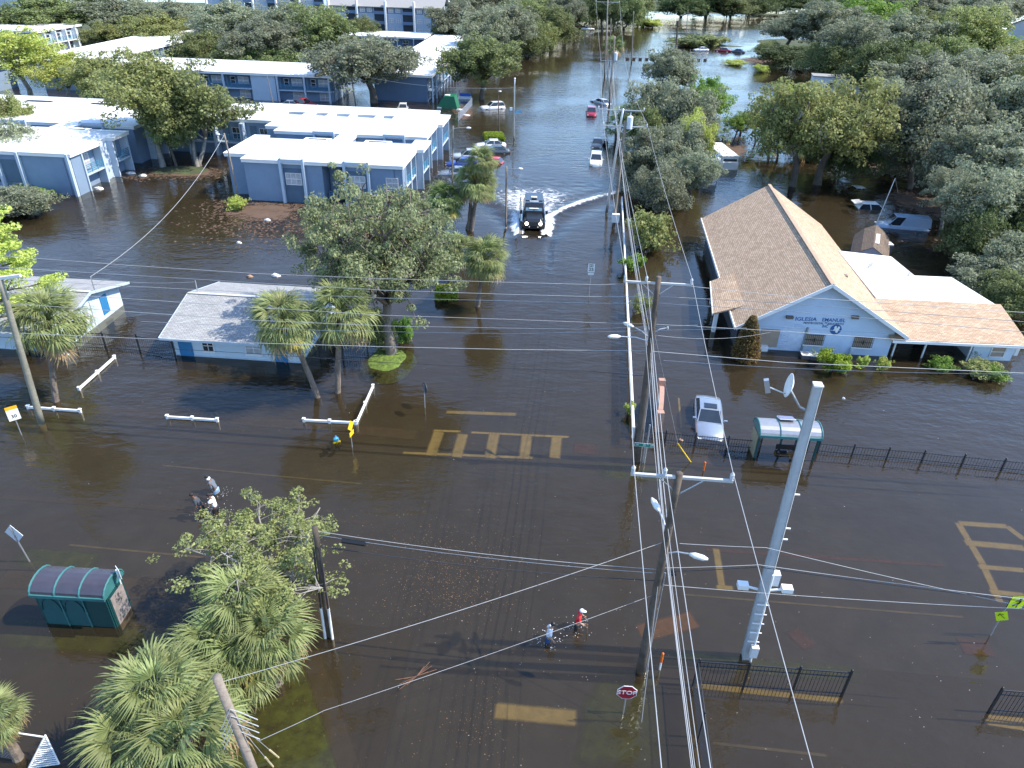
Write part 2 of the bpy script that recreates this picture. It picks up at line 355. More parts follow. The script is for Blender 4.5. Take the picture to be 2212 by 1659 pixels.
def ground_poly(pts, name, m, z):
    GN[0] += 1; z += GN[0] * .0003
    c_ = sum((P(x, y, z) for x, y in pts), Vector()) / len(pts); mb = MB(); k = len(pts); mb.v.append(tuple(c_)); ring = []
    for i in range(k):
        a, b = P(*pts[i], z), P(*pts[(i + 1) % k], z)
        ring += [a.lerp(b, j / 6) for j in range(6)]
    n_ = len(ring)
    for f_ in (.78, 1.1):
        for q in ring: w_ = 1 + .14 * noise.noise(Vector((q.x * .8, q.y * .8, 5))); mb.v.append(tuple(c_ + (q - c_) * f_ * w_))
    for i in range(n_): mb.f.append((0, 1 + i, 1 + (i + 1) % n_)); mb.f.append((1 + i, 1 + n_ + i, 1 + n_ + (i + 1) % n_, 1 + (i + 1) % n_))
    o = structure(mb, name, softened(m)); at = o.data.attributes.new('core_amount', 'FLOAT', 'POINT'); at.data.foreach_set('value', [1.] * (1 + n_) + [0.] * n_)
ZN = [0]
def strip(name, m, pts, wid, z=BED + .016):
    for i in range(len(pts) - 1):
        ZN[0] += 1; z += ZN[0] % 17 * .0011 + .0001
        a, b = P(*pts[i], z), P(*pts[i + 1], z); d = (b - a).normalized(); n = Vector((-d.y, d.x, 0)) * wid / 2
        f = min(.16, wid * .3); fl = d * min(.16, (b - a).length * .2); nf = n.normalized() * f; mb = MB()
        for p in (a - fl * .6, a + fl * .4, b - fl * .4, b + fl * .6):
            for q in (-n - nf * .6, -n + nf * .4, n - nf * .4, n + nf * .6): mb.v.append(tuple(p + q))
        for r_ in range(3):
            for c_ in range(3): k = r_ * 4 + c_; mb.f.append((k, k + 1, k + 5, k + 4))
        o = structure(mb, name, softened(m)); at = o.data.attributes.new('core_amount', 'FLOAT', 'POINT'); at.data.foreach_set('value', [1. if 0 < r_ < 3 and 0 < c_ < 3 else 0. for r_ in range(4) for c_ in range(4)])
ground_poly([(1235, 1659), (1262, 1520), (1300, 1455), (1425, 1452), (1440, 1659)], 'grass_verge', GRASSM, BED + .02)
ground_poly([(440, 1690), (500, 1560), (640, 1410), (715, 1480), (755, 1690)], 'grass_verge', mat('lush_submerged_grass', (.12, .17, .025), .95, var=.6, scale=1.8, hue=(.24, .36, .05)), BED + .02)
ground_poly([(0, 1330), (330, 1350), (560, 1370), (500, 1430), (0, 1400)], 'grass_verge', GRASSM, BED + .02)
ground_poly([(1440, 1440), (1850, 1475), (1850, 1440), (1450, 1405)], 'grass_verge', GRASSM, BED + .02)
ground_poly([(50, 1180), (220, 1195), (200, 1240), (30, 1225)], 'grass_verge', GRASSM, BED + .02)
ground_poly([(1300, 1000), (1460, 1010), (1440, 1045), (1290, 1030)], 'grass_verge', GRASSM, BED + .02)
strip('sidewalk', WALK, [(0, 1250), (330, 1268), (620, 1305)], 1.1)
strip('sidewalk', WALK, [(660, 1380), (765, 1690)], .8, BED + .02)
strip('sidewalk', WALK, [(1480, 985), (2212, 1040)], 1.3)
strip('sidewalk', WALK, [(0, 870), (500, 905), (900, 940)], 1.0)
strip('curb_line', WALK, [(0, 1073), (300, 1093), (540, 1114)], .35)
strip('curb_line', WALK, [(540, 1114), (800, 1130)], .2)
for pts, wd in (([(965, 890), (1114, 895)], .34), ([(937, 930), (994, 932)], .2), ([(1019, 934), (1228, 944)], .2), ([(871, 978), (1150, 989)], .22),
                ([(948, 933), (930, 984)], .62), ([(1000, 938), (986, 987)], .62), ([(1068, 936), (1058, 989)], .62), ([(1138, 940), (1133, 990)], .62), ([(1203, 943), (1198, 989)], .62),
                ([(1070, 1535), (1244, 1551)], .66), ([(2070, 1130), (2122, 1217), (2160, 1300)], .34), ([(2072, 1130), (2175, 1137), (2212, 1165)], .35),
                ([(2085, 1172), (2212, 1184)], .42), ([(2115, 1224), (2212, 1232)], .3), ([(2140, 1278), (2212, 1286)], .3),
                ([(1475, 1284), (2080, 1333)], .11), ([(1547, 1186), (1560, 1272)], .32), ([(1548, 1268), (1582, 1270)], .25), ([(2132, 1560), (2212, 1572)], .25),
                ([(1500, 1480), (1818, 1514)], .26), ([(1497, 1590), (1510, 1659)], .12), ([(1540, 1605), (1785, 1632)], .12), ([(150, 1177), (440, 1204)], .12), ([(350, 1005), (780, 1045)], .12), ([(2135, 1548), (2212, 1556)], .2)):
    strip('road_marking', YMARK if wd > .13 else mat('worn_lane_line', (.26, .22, .14), .9, var=.3, scale=1), pts, wd)
strip('tactile_paving', OMARK, [(1383, 1368), (1500, 1338)], .9)
strip('painted_curb', RMARK, [(1525, 1187), (2040, 1221)], .22)
strip('curb_ramp', RMARK, [(1712, 1362), (1750, 1398)], .7, BED + .03)
strip('curb_ramp', RMARK, [(2075, 1395), (2140, 1400)], .9, BED + .03)
strip('curb_ramp', RMARK, [(1240, 968), (1290, 972)], 1.0, BED + .03)
strip('parking_line', YMARK, [(1466, 860), (1472, 925)], .12)

# land above the flood
LAND = mat('leaf_littered_ground', (.055, .06, .028), .95, var=.4, scale=.6, hue=(.08, .1, .035))
def mound(name, cx, cy, rx, ry, h, m, rot=0, seed=0, k=28, rings=7):
    mb = MB(); mb.sm = True; mb.v.append((cx, cy, h)); c, s_ = math.cos(rot), math.sin(rot)
    for r in range(1, rings + 1):
        f = r / rings
        for j in range(k):
            a = 2 * math.pi * j / k; q = f * (1 + .22 * noise.noise(Vector((math.cos(a) * 1.6 + seed, math.sin(a) * 1.6, seed * .7))))
            x, y = rx * q * math.cos(a), ry * q * math.sin(a)
            mb.v.append((cx + x * c - y * s_, cy + x * s_ + y * c, h * (1 - f * f) - .5 * f ** 4 + .04 * noise.noise(Vector((x, y, seed))) * (1 - f)))
    for j in range(k): mb.f.append((0, 1 + j, 1 + (j + 1) % k))
    for r in range(rings - 1):
        for j in range(k): a = 1 + r * k + j; b = 1 + r * k + (j + 1) % k; mb.f.append((a, a + k, b + k, b))
    return structure(mb, name, m)
GRND = mat('low_weeds_ground', (.06, .09, .015), .95, var=.5, scale=4, hue=(.16, .24, .035), bump=.6, bscale=8)
q = P(835, 775); mound('grass_mound', q.x, q.y, 2.0, 2.5, .16, GRND, 0, 2)
def bank(x, y, rx, ry, h=.7, rot=0, seed=1): q = P(x, y); mound('ground_bank', q.x, q.y, rx, ry, h, LAND, rot, seed)
bank(1060, 75, 26, 60, .8, 0, 1); bank(250, 60, 90, 60, .8, 0, 2); bank(640, 25, 120, 45, .8, 0, 3)
bank(1975, 55, 42, 60, .7, 0, 4); bank(2120, 190, 42, 45, .7, 0, 5); bank(2180, 420, 12, 22, .4, 0, 6); bank(1750, 100, 20, 26, .5, 0, 7); bank(1560, 28, 50, 7, .3, 0, 8); bank(1330, 2, 120, 90, .5, 0, 9); bank(2050, 5, 200, 150, .6, 0, 10); bank(1520, 98, 16, 4, .25, 0, 11)
bank(390, 368, 6, 3.4, .12, 0, 12); bank(680, 150, 22, 18, .35, 0, 13)
# ------------------------------------------------------------------ buildings
HB = 4.7
class Wall:                      # a wall segment in the street frame, from (u0,v0) to (u1,v1), outward normal to the right of travel
    def __init__(s, u0, v0, u1, v1):
        s.a = W(u0, v0); s.b = W(u1, v1); s.L = (s.b - s.a).length; s.d = (s.b - s.a) / s.L; s.n = Vector((s.d.y, -s.d.x, 0)); s.rz = math.atan2(s.d.y, s.d.x)
    def pt(s, t, z=0, out=0): return s.a + s.d * t + s.n * out + Vector((0, 0, z))
    def box(s, mb, t0, t1, z0, z1, o0, o1): mb.box(s.pt((t0 + t1) / 2, (z0 + z1) / 2, (o0 + o1) / 2), (t1 - t0, o1 - o0, z1 - z0), s.rz); return mb
def window(wl, t, z, w_, h, root, name='window', pane=CURT, frame=WHITEP, mull=1, sill=False, out=.0):
    f = MB()
    for a in ((t - w_ / 2 - .05, t - w_ / 2), (t + w_ / 2, t + w_ / 2 + .05)): wl.box(f, a[0], a[1], z - .05, z + h + .05, out + .002, out + .07)
    for a in ((z - .05, z), (z + h, z + h + .05)): wl.box(f, t - w_ / 2, t + w_ / 2, a[0], a[1], out + .003, out + .068)
    for i in range(mull): x = t - w_ / 2 + w_ * (i + 1) / (mull + 1); wl.box(f, x - .02, x + .02, z, z + h, out + .03, out + .064)
    wl.box(f, t - w_ / 2, t + w_ / 2, z + h * .48, z + h * .53, out + .03, out + .062)
    if sill: wl.box(f, t - w_ / 2 - .1, t + w_ / 2 + .1, z - .12, z - .052, out + .001, out + .12)
    fo = f.build(name, frame, root); wl.box(MB(), t - w_ / 2, t + w_ / 2, z, z + h, out + .004, out + .028).build('pane', pane, fo); return fo
def pilaster(wl, t, root, z1=HB + .02, out=.45, wd=.28, m=None): wl.box(MB(), t - wd / 2, t + wd / 2, -.7, z1, .002, out).build('pilaster', m or BLUEL, root)
def railing(wl, t0, t1, z, root, out=1.2, h=1.0, m=None):
    mb = MB()
    for k in range(5): wl.box(mb, t0, t1, z + .12 + k * .2, z + .19 + k * .2, out - .02, out + .02)
    n = max(2, int((t1 - t0) / 1.1))
    for i in range(n + 1): x = t0 + (t1 - t0) * i / n; wl.box(mb, x - .03, x + .03, z, z + h, out - .035, out + .035)
    mb.build('railing', m or TEALR, root)
def door(wl, t, root, z=-.2, h=2.0, w_=.9, m=None, out=0, hn=True):
    d = wl.box(MB(), t - w_ / 2, t + w_ / 2, z, z + h, out + .003, out + .05).build('door', m or DOORB, root)
    if hn: wl.box(MB(), t + w_ * .36, t + w_ * .42, z + h * .45, z + h * .5, out + .05, out + .1).build('handle', CHROME, d)
def flat_roof(poly, root, z=HB, m=None, par=.0):
    mb = MB(); mb.prism(poly, z - .32, z); o = mb.build('roof', m or ROOFW, root)
    pb = MB(); k = len(poly)
    cx = sum(p[0] for p in poly) / k; cy = sum(p[1] for p in poly) / k
    for i in range(k):
        a, b = Vector((poly[i][0], poly[i][1], z + .04)), Vector((poly[(i + 1) % k][0], poly[(i + 1) % k][1], z + .04))
        pb.beam(a, b, .14 + .002 * (i % 2), .1 + .003 * (i % 2))
    pb.build('roof_edge', WHITEP, o); return o
def uvpoly(*pts): return [tuple(W(*p)[:2]) for p in pts]
def wallblock(u0, v0, u1, v1, root, z=HB - .32, m=None, ins=.05):
    MB().prism(uvpoly((u0 + ins, v0 + ins), (u1 - ins, v0 + ins), (u1 - ins, v1 - ins), (u0 + ins, v1 - ins)), BED, z).build('wall', m or BLUEW, root)
def rect(u0, v0, u1, v1): return uvpoly((u0, v0), (u1, v0), (u1, v1), (u0, v1))
def balcony(wl, t0, t1, root, z=1.9, out=1.25, hh=HB - .33):   # recessed bay: dark back wall, slab, railing, side fins
    wl.box(MB(), t0 + .12, t1 - .12, z - .2, z, .01, out).build('balcony_floor', BLUEL, root)
    railing(wl, t0 + .15, t1 - .15, z, root, out - .06)
    for t in (t0, t1): wl.box(MB(), t - .1, t + .1, -.7, hh, .003, out + .05).build('side_fin', BLUEL, root)
def vents(root, pts, z=HB):
    for u, v in pts:
        q = W(u, v, z); MB().tube([q, q + Vector((0, 0, .35))], .09, 8).build('vent_pipe', GALV, root)

# --- front centre block
b = empty('apartment_block', W(-28, 79), 'two storey blue grey block with flat white roof, nearest behind the big oak', 'apartment building', 'apartment blocks with white roofs')
def wing_body(root, u0, v0, u1, v1, **k): wallblock(u0, v0, u1, v1, root, **k)
# front wing with recesses: built from wall blocks side by side
wallblock(-36.7, 79.2, -27.6, 88.8, b); wallblock(-27.62, 81.4, -24.9, 88.82, b); wallblock(-24.92, 79.2, -19.4, 88.8, b); wallblock(-19.45, 79.22, -18.45, 80.8, b); wallblock(-23, 88.7, -19.4, 91.3, b)
wallblock(-39.5, 81.3, -36.65, 90.2, b)
wallblock(-29.3, 88.7, -27.5, 93.3, b)
wallblock(-38.2, 93.2, -19.3, 103, b); wallblock(-19.35, 93.22, -18.4, 94.8, b); wallblock(-47, 105.4, -24, 110.4, b); wallblock(-40.2, 95.6, -38.15, 103.5, b); wallblock(-38.1, 102.9, -24.1, 105.45, b, z=3.4, m=BLUEW)
flat_roof(uvpoly((-39.7, 81.1), (-36.8, 81.1), (-36.8, 79), (-18.35, 79), (-18.35, 86.7), (-17.5, 86.7), (-17.5, 91.5), (-19.4, 91.5), (-19.4, 89), (-27.4, 89), (-27.4, 93.1), (-29.4, 93.1), (-29.4, 89), (-37.8, 89), (-37.8, 90.4), (-39.7, 90.4)), b)
flat_roof(uvpoly((-40.4, 95.6), (-38.3, 95.6), (-38.3, 93.12), (-18.3, 93.12), (-18.3, 101), (-17.6, 101), (-17.6, 107.6), (-19.5, 107.6), (-19.5, 103.2), (-38, 103.2), (-40.4, 103.2)), b, HB + .0)
flat_roof(rect(-47, 105.2, -24, 110.5), b, HB + .003)
for u0, u1 in ((-38, -36.6), (-34.6, -33.6), (-31.4, -30.6), (-27.7, -26.8), (-25.1, -24.1)): flat_roof(rect(u0, 103.21, u1, 105.19), b, HB - .005)
MB().prism(rect(-24, 103.25, -19.6, 110.3), BED, HB - .35).build('wall', BLUEW, b); flat_roof(rect(-23.9, 103.25, -19.55, 110.4), b, HB - .01)
wf = Wall(-36.7, 79.2, -18.4, 79.2)
for t in (4.4, 7.0, 11.7, 14.4): pilaster(wf, t, b, HB + .28)
for t in (5.7, 13.05):
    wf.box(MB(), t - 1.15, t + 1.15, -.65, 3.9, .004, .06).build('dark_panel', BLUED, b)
    window(wf, t, 2.1, 1.75, 1.25, b, out=.06, mull=2)
    wf.box(MB(), t - 1.4, t + 1.4, HB - .1, HB + .28, .1, .46).build('lintel', BLUEL, b)
wf.box(MB(), 14.4 - 2.7, 14.3, 1.2, 1.35, .07, .5).build('window_ledge', BLUEL, b)
window(wf, 17, 2.2, 1.3, 1.1, b, out=.0)
wr = Wall(-27.6, 81.4, -24.9, 81.4); wr.box(MB(), 1.4, 2.6, -.6, 3.9, .0, .03).build('stair_opening', DARKIN, b); railing(wr, 0.3, 1.2, .3, b, 1.5)
ws = Wall(-19.4, 79.3, -19.4, 91.2)
balcony(ws, 1.6, 4.4, b, out=.9); balcony(ws, 4.65, 7.25, b, out=.9); balcony(ws, 7.6, 11.6, b, out=1.7)
for t in (3, 6, 9.8): window(ws, t, 2.2, 1.4, 1.5, b, pane=GLASS)
wb = Wall(-38.2, 93.2, -18.4, 93.2)
for t in (8.0, 17.2):
    for s_ in (-1.25, 1.25): pilaster(wb, t + s_ - 1.5, b, HB + .3)
    window(wb, t - 1.5, 2.6, 1.7, 1.1, b); wb.box(MB(), t - 2.85, t - .15, HB - .08, HB + .29, .08, .46).build('lintel', BLUEL, b)
wbs = Wall(-19.3, 93.2, -19.3, 107.5)
balcony(wbs, 3.4, 7.5, b, out=.85); balcony(wbs, 8, 13.5, b, out=1.55)
for t in (5.7, 8.9): window(wbs, t, 2.2, 1.3, 1.4, b, pane=GLASS)
for (u, v) in ((-33, 80.6), (-30.6, 80.8), (-23.4, 80.9), (-31, 88.6), (-29.6, 88.5), (-33, 96.2), (-35, 96), (-27, 95.9), (-21, 101)): vents(b, [(u, v)])
for u in (-31.3, -23.7):
    mb = MB(); mb.box(W(u, 89.4, HB - .02), (3.3, 1.1, .35), TH); mb.build('skylight_hood', ROOFW, b); MB().box(W(u, 89.3, HB + .162), (2.3, .5, .02), TH).build('skylight_opening', DARKIN, b)

# --- left front block
a = empty('apartment_block', W(-65, 77.6), 'blue grey apartment block at the left edge with balconies on its right end', 'apartment building', 'apartment blocks with white roofs')
wallblock(-80, 77.6, -56.9, 89, a); wallblock(-66, 88.9, -63.4, 92.3, a); wallblock(-56.95, 77.62, -56, 79.5, a)
flat_roof(uvpoly((-80, 77.4), (-55.8, 77.4), (-55.8, 83.5), (-56.5, 83.5), (-56.5, 85.6), (-55.6, 85.6), (-55.6, 89.3), (-63.3, 89.3), (-63.3, 92), (-66.1, 92), (-66.1, 89.3), (-80, 89.3)), a)
wa = Wall(-80, 77.6, -56, 77.6)
for t in (15.3, 17.9, 23.8): pilaster(wa, t, a, HB + .05)
wa.box(MB(), 15.6, 17.6, 1.2, 3.8, .003, .05).build('dark_panel', BLUED, a); wa.box(MB(), 12.7, 15, 1.2, 3.8, .003, .05).build('dark_panel', DARKIN, a)
wae = Wall(-56.9, 79.5, -56.9, 89)
balcony(wae, .1, 3.8, a, out=.95); balcony(wae, 6.2, 9.4, a, out=1.05)
wae.box(MB(), 3.9, 6.1, BED, HB - .33, .002, .35).build('wall', BLUEL, a)
for t in (1.9, 7.6): window(wae, t, 2.1, 1.2, 1.7, a)
mb = MB(); mb.box(W(-61.5, 88.2, HB + .15), (3, 1.1, .4), TH); mb.build('skylight_hood', ROOFW, a); MB().box(W(-61.5, 87.9, HB + .352), (2.2, .4, .02), TH).build('skylight_opening', DARKIN, a)
vents(a, [(-60, 79), (-58.4, 82), (-66, 83)])

# --- block behind it, reaching right behind the courtyard trees
c = empty('apartment_block', W(-70, 92), 'long apartment block with roof cutouts behind the left front block and courtyard trees', 'apartment building', 'apartment blocks with white roofs')
wallblock(-95, 92, -56.6, 108, c); wallblock(-56.7, 99, -47.5, 109, c); wallblock(-47.6, 99, -40.6, 105.3, c)
flat_roof(uvpoly((-95, 91.9), (-56.4, 91.9), (-56.5, 95.6), (-58, 95.6), (-58, 98.8), (-40.6, 98.8), (-40.6, 105.1), (-47.1, 105.1), (-47.1, 109.2), (-58, 109.2), (-58, 108.2), (-95, 108.2)), c)
wc = Wall(-95, 92, -56.6, 92)
for t in (21, 24, 31.5, 34.5): pilaster(wc, t, c, HB + .28)
for t in (22.5, 33): window(wc, t, 2.2, 1.8, 1.2, c, mull=2); wc.box(MB(), t - 1.6, t + 1.6, HB - .1, HB + .28, .1, .46).build('lintel', BLUEL, c)
we = Wall(-56.6, 92, -56.6, 99); balcony(we, 2.6, 5.6, c, out=1.0)
wcc = Wall(-56.6, 99, -40.6, 99)
for t0 in (.4, 4.2, 8.0, 11.9): balcony(wcc, t0, t0 + 3.6, c, out=1.1); window(wcc, t0 + 2.6, 2.1, 1.1, 1.5, c, pane=GLASS); door(wcc, t0 + 1.1, c, 1.9, 2.0, m=BLUED)
for u0, u1 in ((-80, -76), (-70, -66.4), (-64, -60.5)): MB().box(W((u0 + u1) / 2, 105, HB + .062), (u1 - u0, 1.0, .02), TH).build('roof_cutout', DARKIN, c)
for (u, v) in ((-62, 94), (-70, 96), (-66, 100)): vents(c, [(u, v)])

# --- middle row with long balcony facing the camera
d = empty('apartment_block', W(-60, 138), 'long two storey block with blue balconies facing the flooded car park', 'apartment building', 'apartment blocks with white roofs')
wallblock(-91, 138.8, -44.6, 151.8, d)
flat_roof(rect(-92, 137.2, -44.2, 152), d)
wd_ = Wall(-91, 138.8, -44.6, 138.8)
for k in range(9):
    t0 = .8 + k * 5.1
    if k == 6:
        wd_.box(MB(), t0, t0 + 4.6, BED, HB - .34, .003, 1.2).build('wall', BLUEL, d); continue
    wd_.box(MB(), t0, t0 + 5.0, 1.85, 2.05, .003, 1.3).build('balcony_floor', BLUEL, d); railing(wd_, t0 + .1, t0 + 4.9, 2.05, d, 1.25, .95, TEALR)
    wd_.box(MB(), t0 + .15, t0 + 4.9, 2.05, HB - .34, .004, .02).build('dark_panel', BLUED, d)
    wd_.box(MB(), t0 - .2, t0 + .12, -.65, HB - .33, 1.3, 1.55).build('pilaster', BLUEL, d)
    window(wd_, t0 + 3.2, 2.6, 1.9, 1.2, d, out=.02); window(wd_, t0 + 3.2, .2, 1.9, 1.25, d, out=.0)
    window(wd_, t0 + 1.2, 2.6, .8, 1.2, d, out=.02, pane=GLASS, mull=0)
wd_.box(MB(), 46, 46.3, -.65, HB - .33, 1.3, 1.55).build('pilaster', BLUEL, d)

# --- long block along the street
e = empty('apartment_block', W(-32, 142.5), 'long blue grey block running away beside the flooded street with a broad white roof', 'apartment building', 'apartment blocks with white roofs')
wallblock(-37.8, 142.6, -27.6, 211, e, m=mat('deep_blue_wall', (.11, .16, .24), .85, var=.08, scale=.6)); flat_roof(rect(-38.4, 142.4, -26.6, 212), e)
wee = Wall(-27.6, 142.6, -27.6, 211)
for k in range(17):
    t = .3 + k * 4.1; wee.box(MB(), t - .12, t + .12, -.65, HB - .33, .85, 1.1).build('pilaster', BLUEL, e)
    if k < 16:
        wee.box(MB(), t + .15, t + 3.9, 1.9, 2.05, .003, 1.0).build('balcony_floor', BLUEL, e)
        if k % 2: railing(wee, t + .2, t + 3.9, 2.05, e, .95, 1)
        window(wee, t + 2, 2.5, 1.5, 1.3, e, pane=GLASS); window(wee, t + 2, .3, 1.5, 1.2, e, pane=GLASS)
for (v, ) in ((146,), (150,), (155,)):
    q = W(-39.2, v); MB().tube([(q.x, q.y, -.5), (q.x, q.y, HB + .9)], .06, 6).build('vent_pipe', WHITEP, e)
# --- far cross block
f = empty('apartment_block', W(-60, 203), 'far white roofed block behind the big leaning oak, in front of the three storey buildings', 'apartment building', 'apartment blocks with white roofs')
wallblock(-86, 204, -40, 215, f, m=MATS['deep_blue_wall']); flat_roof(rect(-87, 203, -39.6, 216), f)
wff = Wall(-86, 204, -40, 204)
for k in range(11):
    t = .5 + k * 4.3; wff.box(MB(), t - .12, t + .12, -.65, HB - .33, .85, 1.1).build('pilaster', BLUEL, f)
    if k < 10: railing(wff, t + .2, t + 4, 2.0, f, .9, 1, BLUED); window(wff, t + 2, 2.5, 1.5, 1.3, f, pane=GLASS); window(wff, t + 2, .3, 1.5, 1.2, f)
# --- slanting long block on the left
g = empty('apartment_block', W(-97, 140), 'long white roofed block receding on the left behind the yellow green tree', 'apartment building', 'apartment blocks with white roofs')
wallblock(-101.6, 139.5, -92.6, 203, g); flat_roof(uvpoly((-106, 139.3), (-91.6, 139.3), (-92.6, 204), (-107, 204)), g, HB + .15)
wg = Wall(-92.6, 139.5, -92.6, 203)
for k in range(14):
    t = .4 + k * 4.7; wg.box(MB(), t - .12, t + .12, -.65, HB - .2, .6, .85).build('pilaster', BLUEL, g)
    if 5 < k < 13: railing(wg, t + .2, t + 4.4, 2.0, g, .8, 1); window(wg, t + 2.2, 2.5, 1.7, 1.3, g, pane=GLASS); window(wg, t + 2.2, .3, 1.7, 1.3, g, pane=GLASS)
h = empty('apartment_block', W(-137, 186), 'small two storey block with blue balconies near the top left corner', 'apartment building', 'apartment blocks with white roofs')
wallblock(-150, 183.5, -131, 199, h, m=BLUEL); flat_roof(uvpoly((-151, 183), (-130.3, 181.5), (-130.6, 200.5), (-151, 200.5)), h, HB + .5)
wh = Wall(-131, 183.5, -131, 199)
for k in range(4):
    t = .1 + k * 4.2; wh.box(MB(), t, t + .4, -.3, HB + .1, .004, 1.2).build('pilaster', WHITEP, h)
    if k < 3: railing(wh, t + .5, t + 4, 2.3, h, 1.05, 1); window(wh, t + 2.2, 2.7, 2.2, 1.4, h, pane=GLASS); window(wh, t + 2.2, .3, 2.2, 1.5, h, pane=GLASS); wh.box(MB(), t + .42, t + 4.1, 2.1, 2.3, .004, 1.1).build('balcony_floor', WHITEP, h)
wh2 = Wall(-150, 183.5, -131, 183.5)
for t in (3, 8, 13): window(wh2, t, 2.4, 1.8, 1.3, h, pane=GLASS)
j = empty('apartment_block', W(-140, 131), 'white roofed block cut by the left edge, seen behind the yellow green tree', 'apartment building', 'apartment blocks with white roofs')
wallblock(-140, 128, -108, 141, j); flat_roof(rect(-141, 127.5, -107, 142), j); wj = Wall(-140, 128, -108, 128)
for t in range(2, 31, 4): window(wj, t, 2.2, 1.6, 1.3, j, pane=GLASS); window(wj, t, .2, 1.6, 1.3, j)

# --- far three storey buildings with pitched grey roofs
FARW = mat('far_pale_blue_wall', (.36, .44, .54), .85, var=.05); FARD = mat('far_blue_band', (.16, .22, .32), .8, var=.05)
def far_block(u0, u1, v, label, zt=8.6, n=5, pitched=True, dep=11, fins=True):
    r = empty('apartment_building', W((u0 + u1) / 2, v), label, 'apartment building', 'three storey buildings on the far side')
    MB().prism(rect(u0, v, u1, v + dep), -.4, zt).build('wall', FARW, r); wl = Wall(u0, v, u1, v)
    if pitched:
        mb = MB(); mb.slab([W(u0 - .3, v - .8, zt - .05), W(u1 + .3, v - .8, zt - .05), W(u1 + .3, v + dep / 2, zt + 3.2), W(u0 - .3, v + dep / 2, zt + 3.2)], .2)
        mb.slab([W(u0 - .3, v + dep / 2, zt + 3.2), W(u1 + .3, v + dep / 2, zt + 3.2), W(u1 + .3, v + dep + .8, zt - .05), W(u0 - .3, v + dep + .8, zt - .05)], .2); mb.build('roof', GREYR, r)
    else: flat_roof(rect(u0 - .3, v - .3, u1 + .3, v + dep), r, zt + .3, GREYR)
    L_ = (u1 - u0) / n
    for i in range(n):
        t0 = i * L_
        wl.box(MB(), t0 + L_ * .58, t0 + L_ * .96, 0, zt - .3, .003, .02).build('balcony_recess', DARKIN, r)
        wl.box(MB(), t0 + .1, t0 + L_ * .55, zt - 1.9, zt - .2, .003, .02).build('blue_band', FARD, r)
        for k in range(3):
            z = zt - 1.6 - 2.8 * k
            if z > 0:
                for tt in (.17, .42): window(wl, t0 + L_ * tt, z, 1.5, 1.1, r, mull=1, out=.02)
                wl.box(MB(), t0 + L_ * .58, t0 + L_ * .96, z - .55, z + .35, .4, .5).build('railing', FARD, r)
        if fins: wl.box(MB(), t0 - .25, t0 + .25, -.4, zt + 1.6, .003, 1.5).build('fin_wall', WHITEP, r)
    return r
far_block(-78, -42, 247, 'three storey pale blue building with grey pitched roof and white fins, top centre left', 8.6, 4)
far_block(-128, -87, 270, 'long pale three storey building with balconies glimpsed above the trees at the top left', 11.8, 5, False, 11)
# small far structures on the right
def far_house(px, py, wid, dep, h, hr, label, wm_, rm, rz=0.):
    q = P(px, py); r = empty('house', q, label, 'house'); M = Matrix.Rotation(rz, 3, 'Z')
    def G(x, y, z): return q + M @ Vector((x, y, z))
    mb = MB(); mb.box(q + Vector((0, 0, h / 2 - .2)), (wid, dep, h + .4), rz)
    for s_ in (-1, 1): n = len(mb.v); mb.v += [tuple(G(s_ * wid / 2, -dep / 2, h)), tuple(G(s_ * wid / 2, dep / 2, h)), tuple(G(s_ * wid / 2, 0, hr - .1))]; mb.f.append((n, n + 1, n + 2))
    mb.build('wall', wm_, r); mb = MB(); e_ = .5; mb.uv = slope_uv
    for s_ in (-1, 1): mb.slab([G(-wid / 2 - e_, s_ * (dep / 2 + e_), h - .1), G(wid / 2 + e_, s_ * (dep / 2 + e_), h - .1), G(wid / 2 + e_, 0, hr), G(-wid / 2 - e_, 0, hr)][::s_ if s_ < 0 else 1], .12)
    mb.build('roof', rm, r)
    for t in (-.3, .3):
        mb = MB(); mb.box(G(wid * t, -dep / 2 - .03, 1.3), (1.4, .06, 1.2), rz); fo = mb.build('window', WHITEP, r); mb = MB(); mb.box(G(wid * t, -dep / 2 - .07, 1.3), (1.2, .03, 1.), rz); mb.build('pane', GLASS, fo)
    return r
far_house(1960, 42, 26, 14, 4.5, 9.5, 'house with broad beige roof partly hidden by trees near the top edge', BLUEL, mat('beige_roof', (.42, .33, .27), .9), R(-8))
far_house(2225, 92, 9, 15, 5, 8, 'white walled house with tan roof at the top right corner', WHITEP, TILE, R(10))
far_house(2022, 118, 7, 6, 2.6, 3.6, 'small pale house wall glimpsed between the trees at upper right', BLUEL, GREYR, R(-10))
far_house(1800, 22, 16, 10, 7, 9.5, 'pale far building half hidden by the trees at the top right centre', WHITEP, GREYR, 0)
far_house(30, 8, 40, 16, 5, 9.5, 'low building with pale brown roof at the extreme top left', BLUEL, mat('beige_roof', (.42, .33, .27)), 0)
r = empty('shed', P(1775, 190), 'white cabin wall with dark trim among the trees above the flooded lot', 'shed')
q = P(1800, 196); MB().box(q + Vector((0, 0, 1.3)), (10, 4, 3.2), R(-14)).build('wall', WHITEP, r); MB().box(q + Vector((0, 0, 3.)), (10.4, 4.4, .2), R(-14)).build('roof', GREYR, r)
MB().box(q + Vector((-2, -2.2, 1.3)), (1.2, .1, 1.2), R(-14)).build('window', GLASS, r)

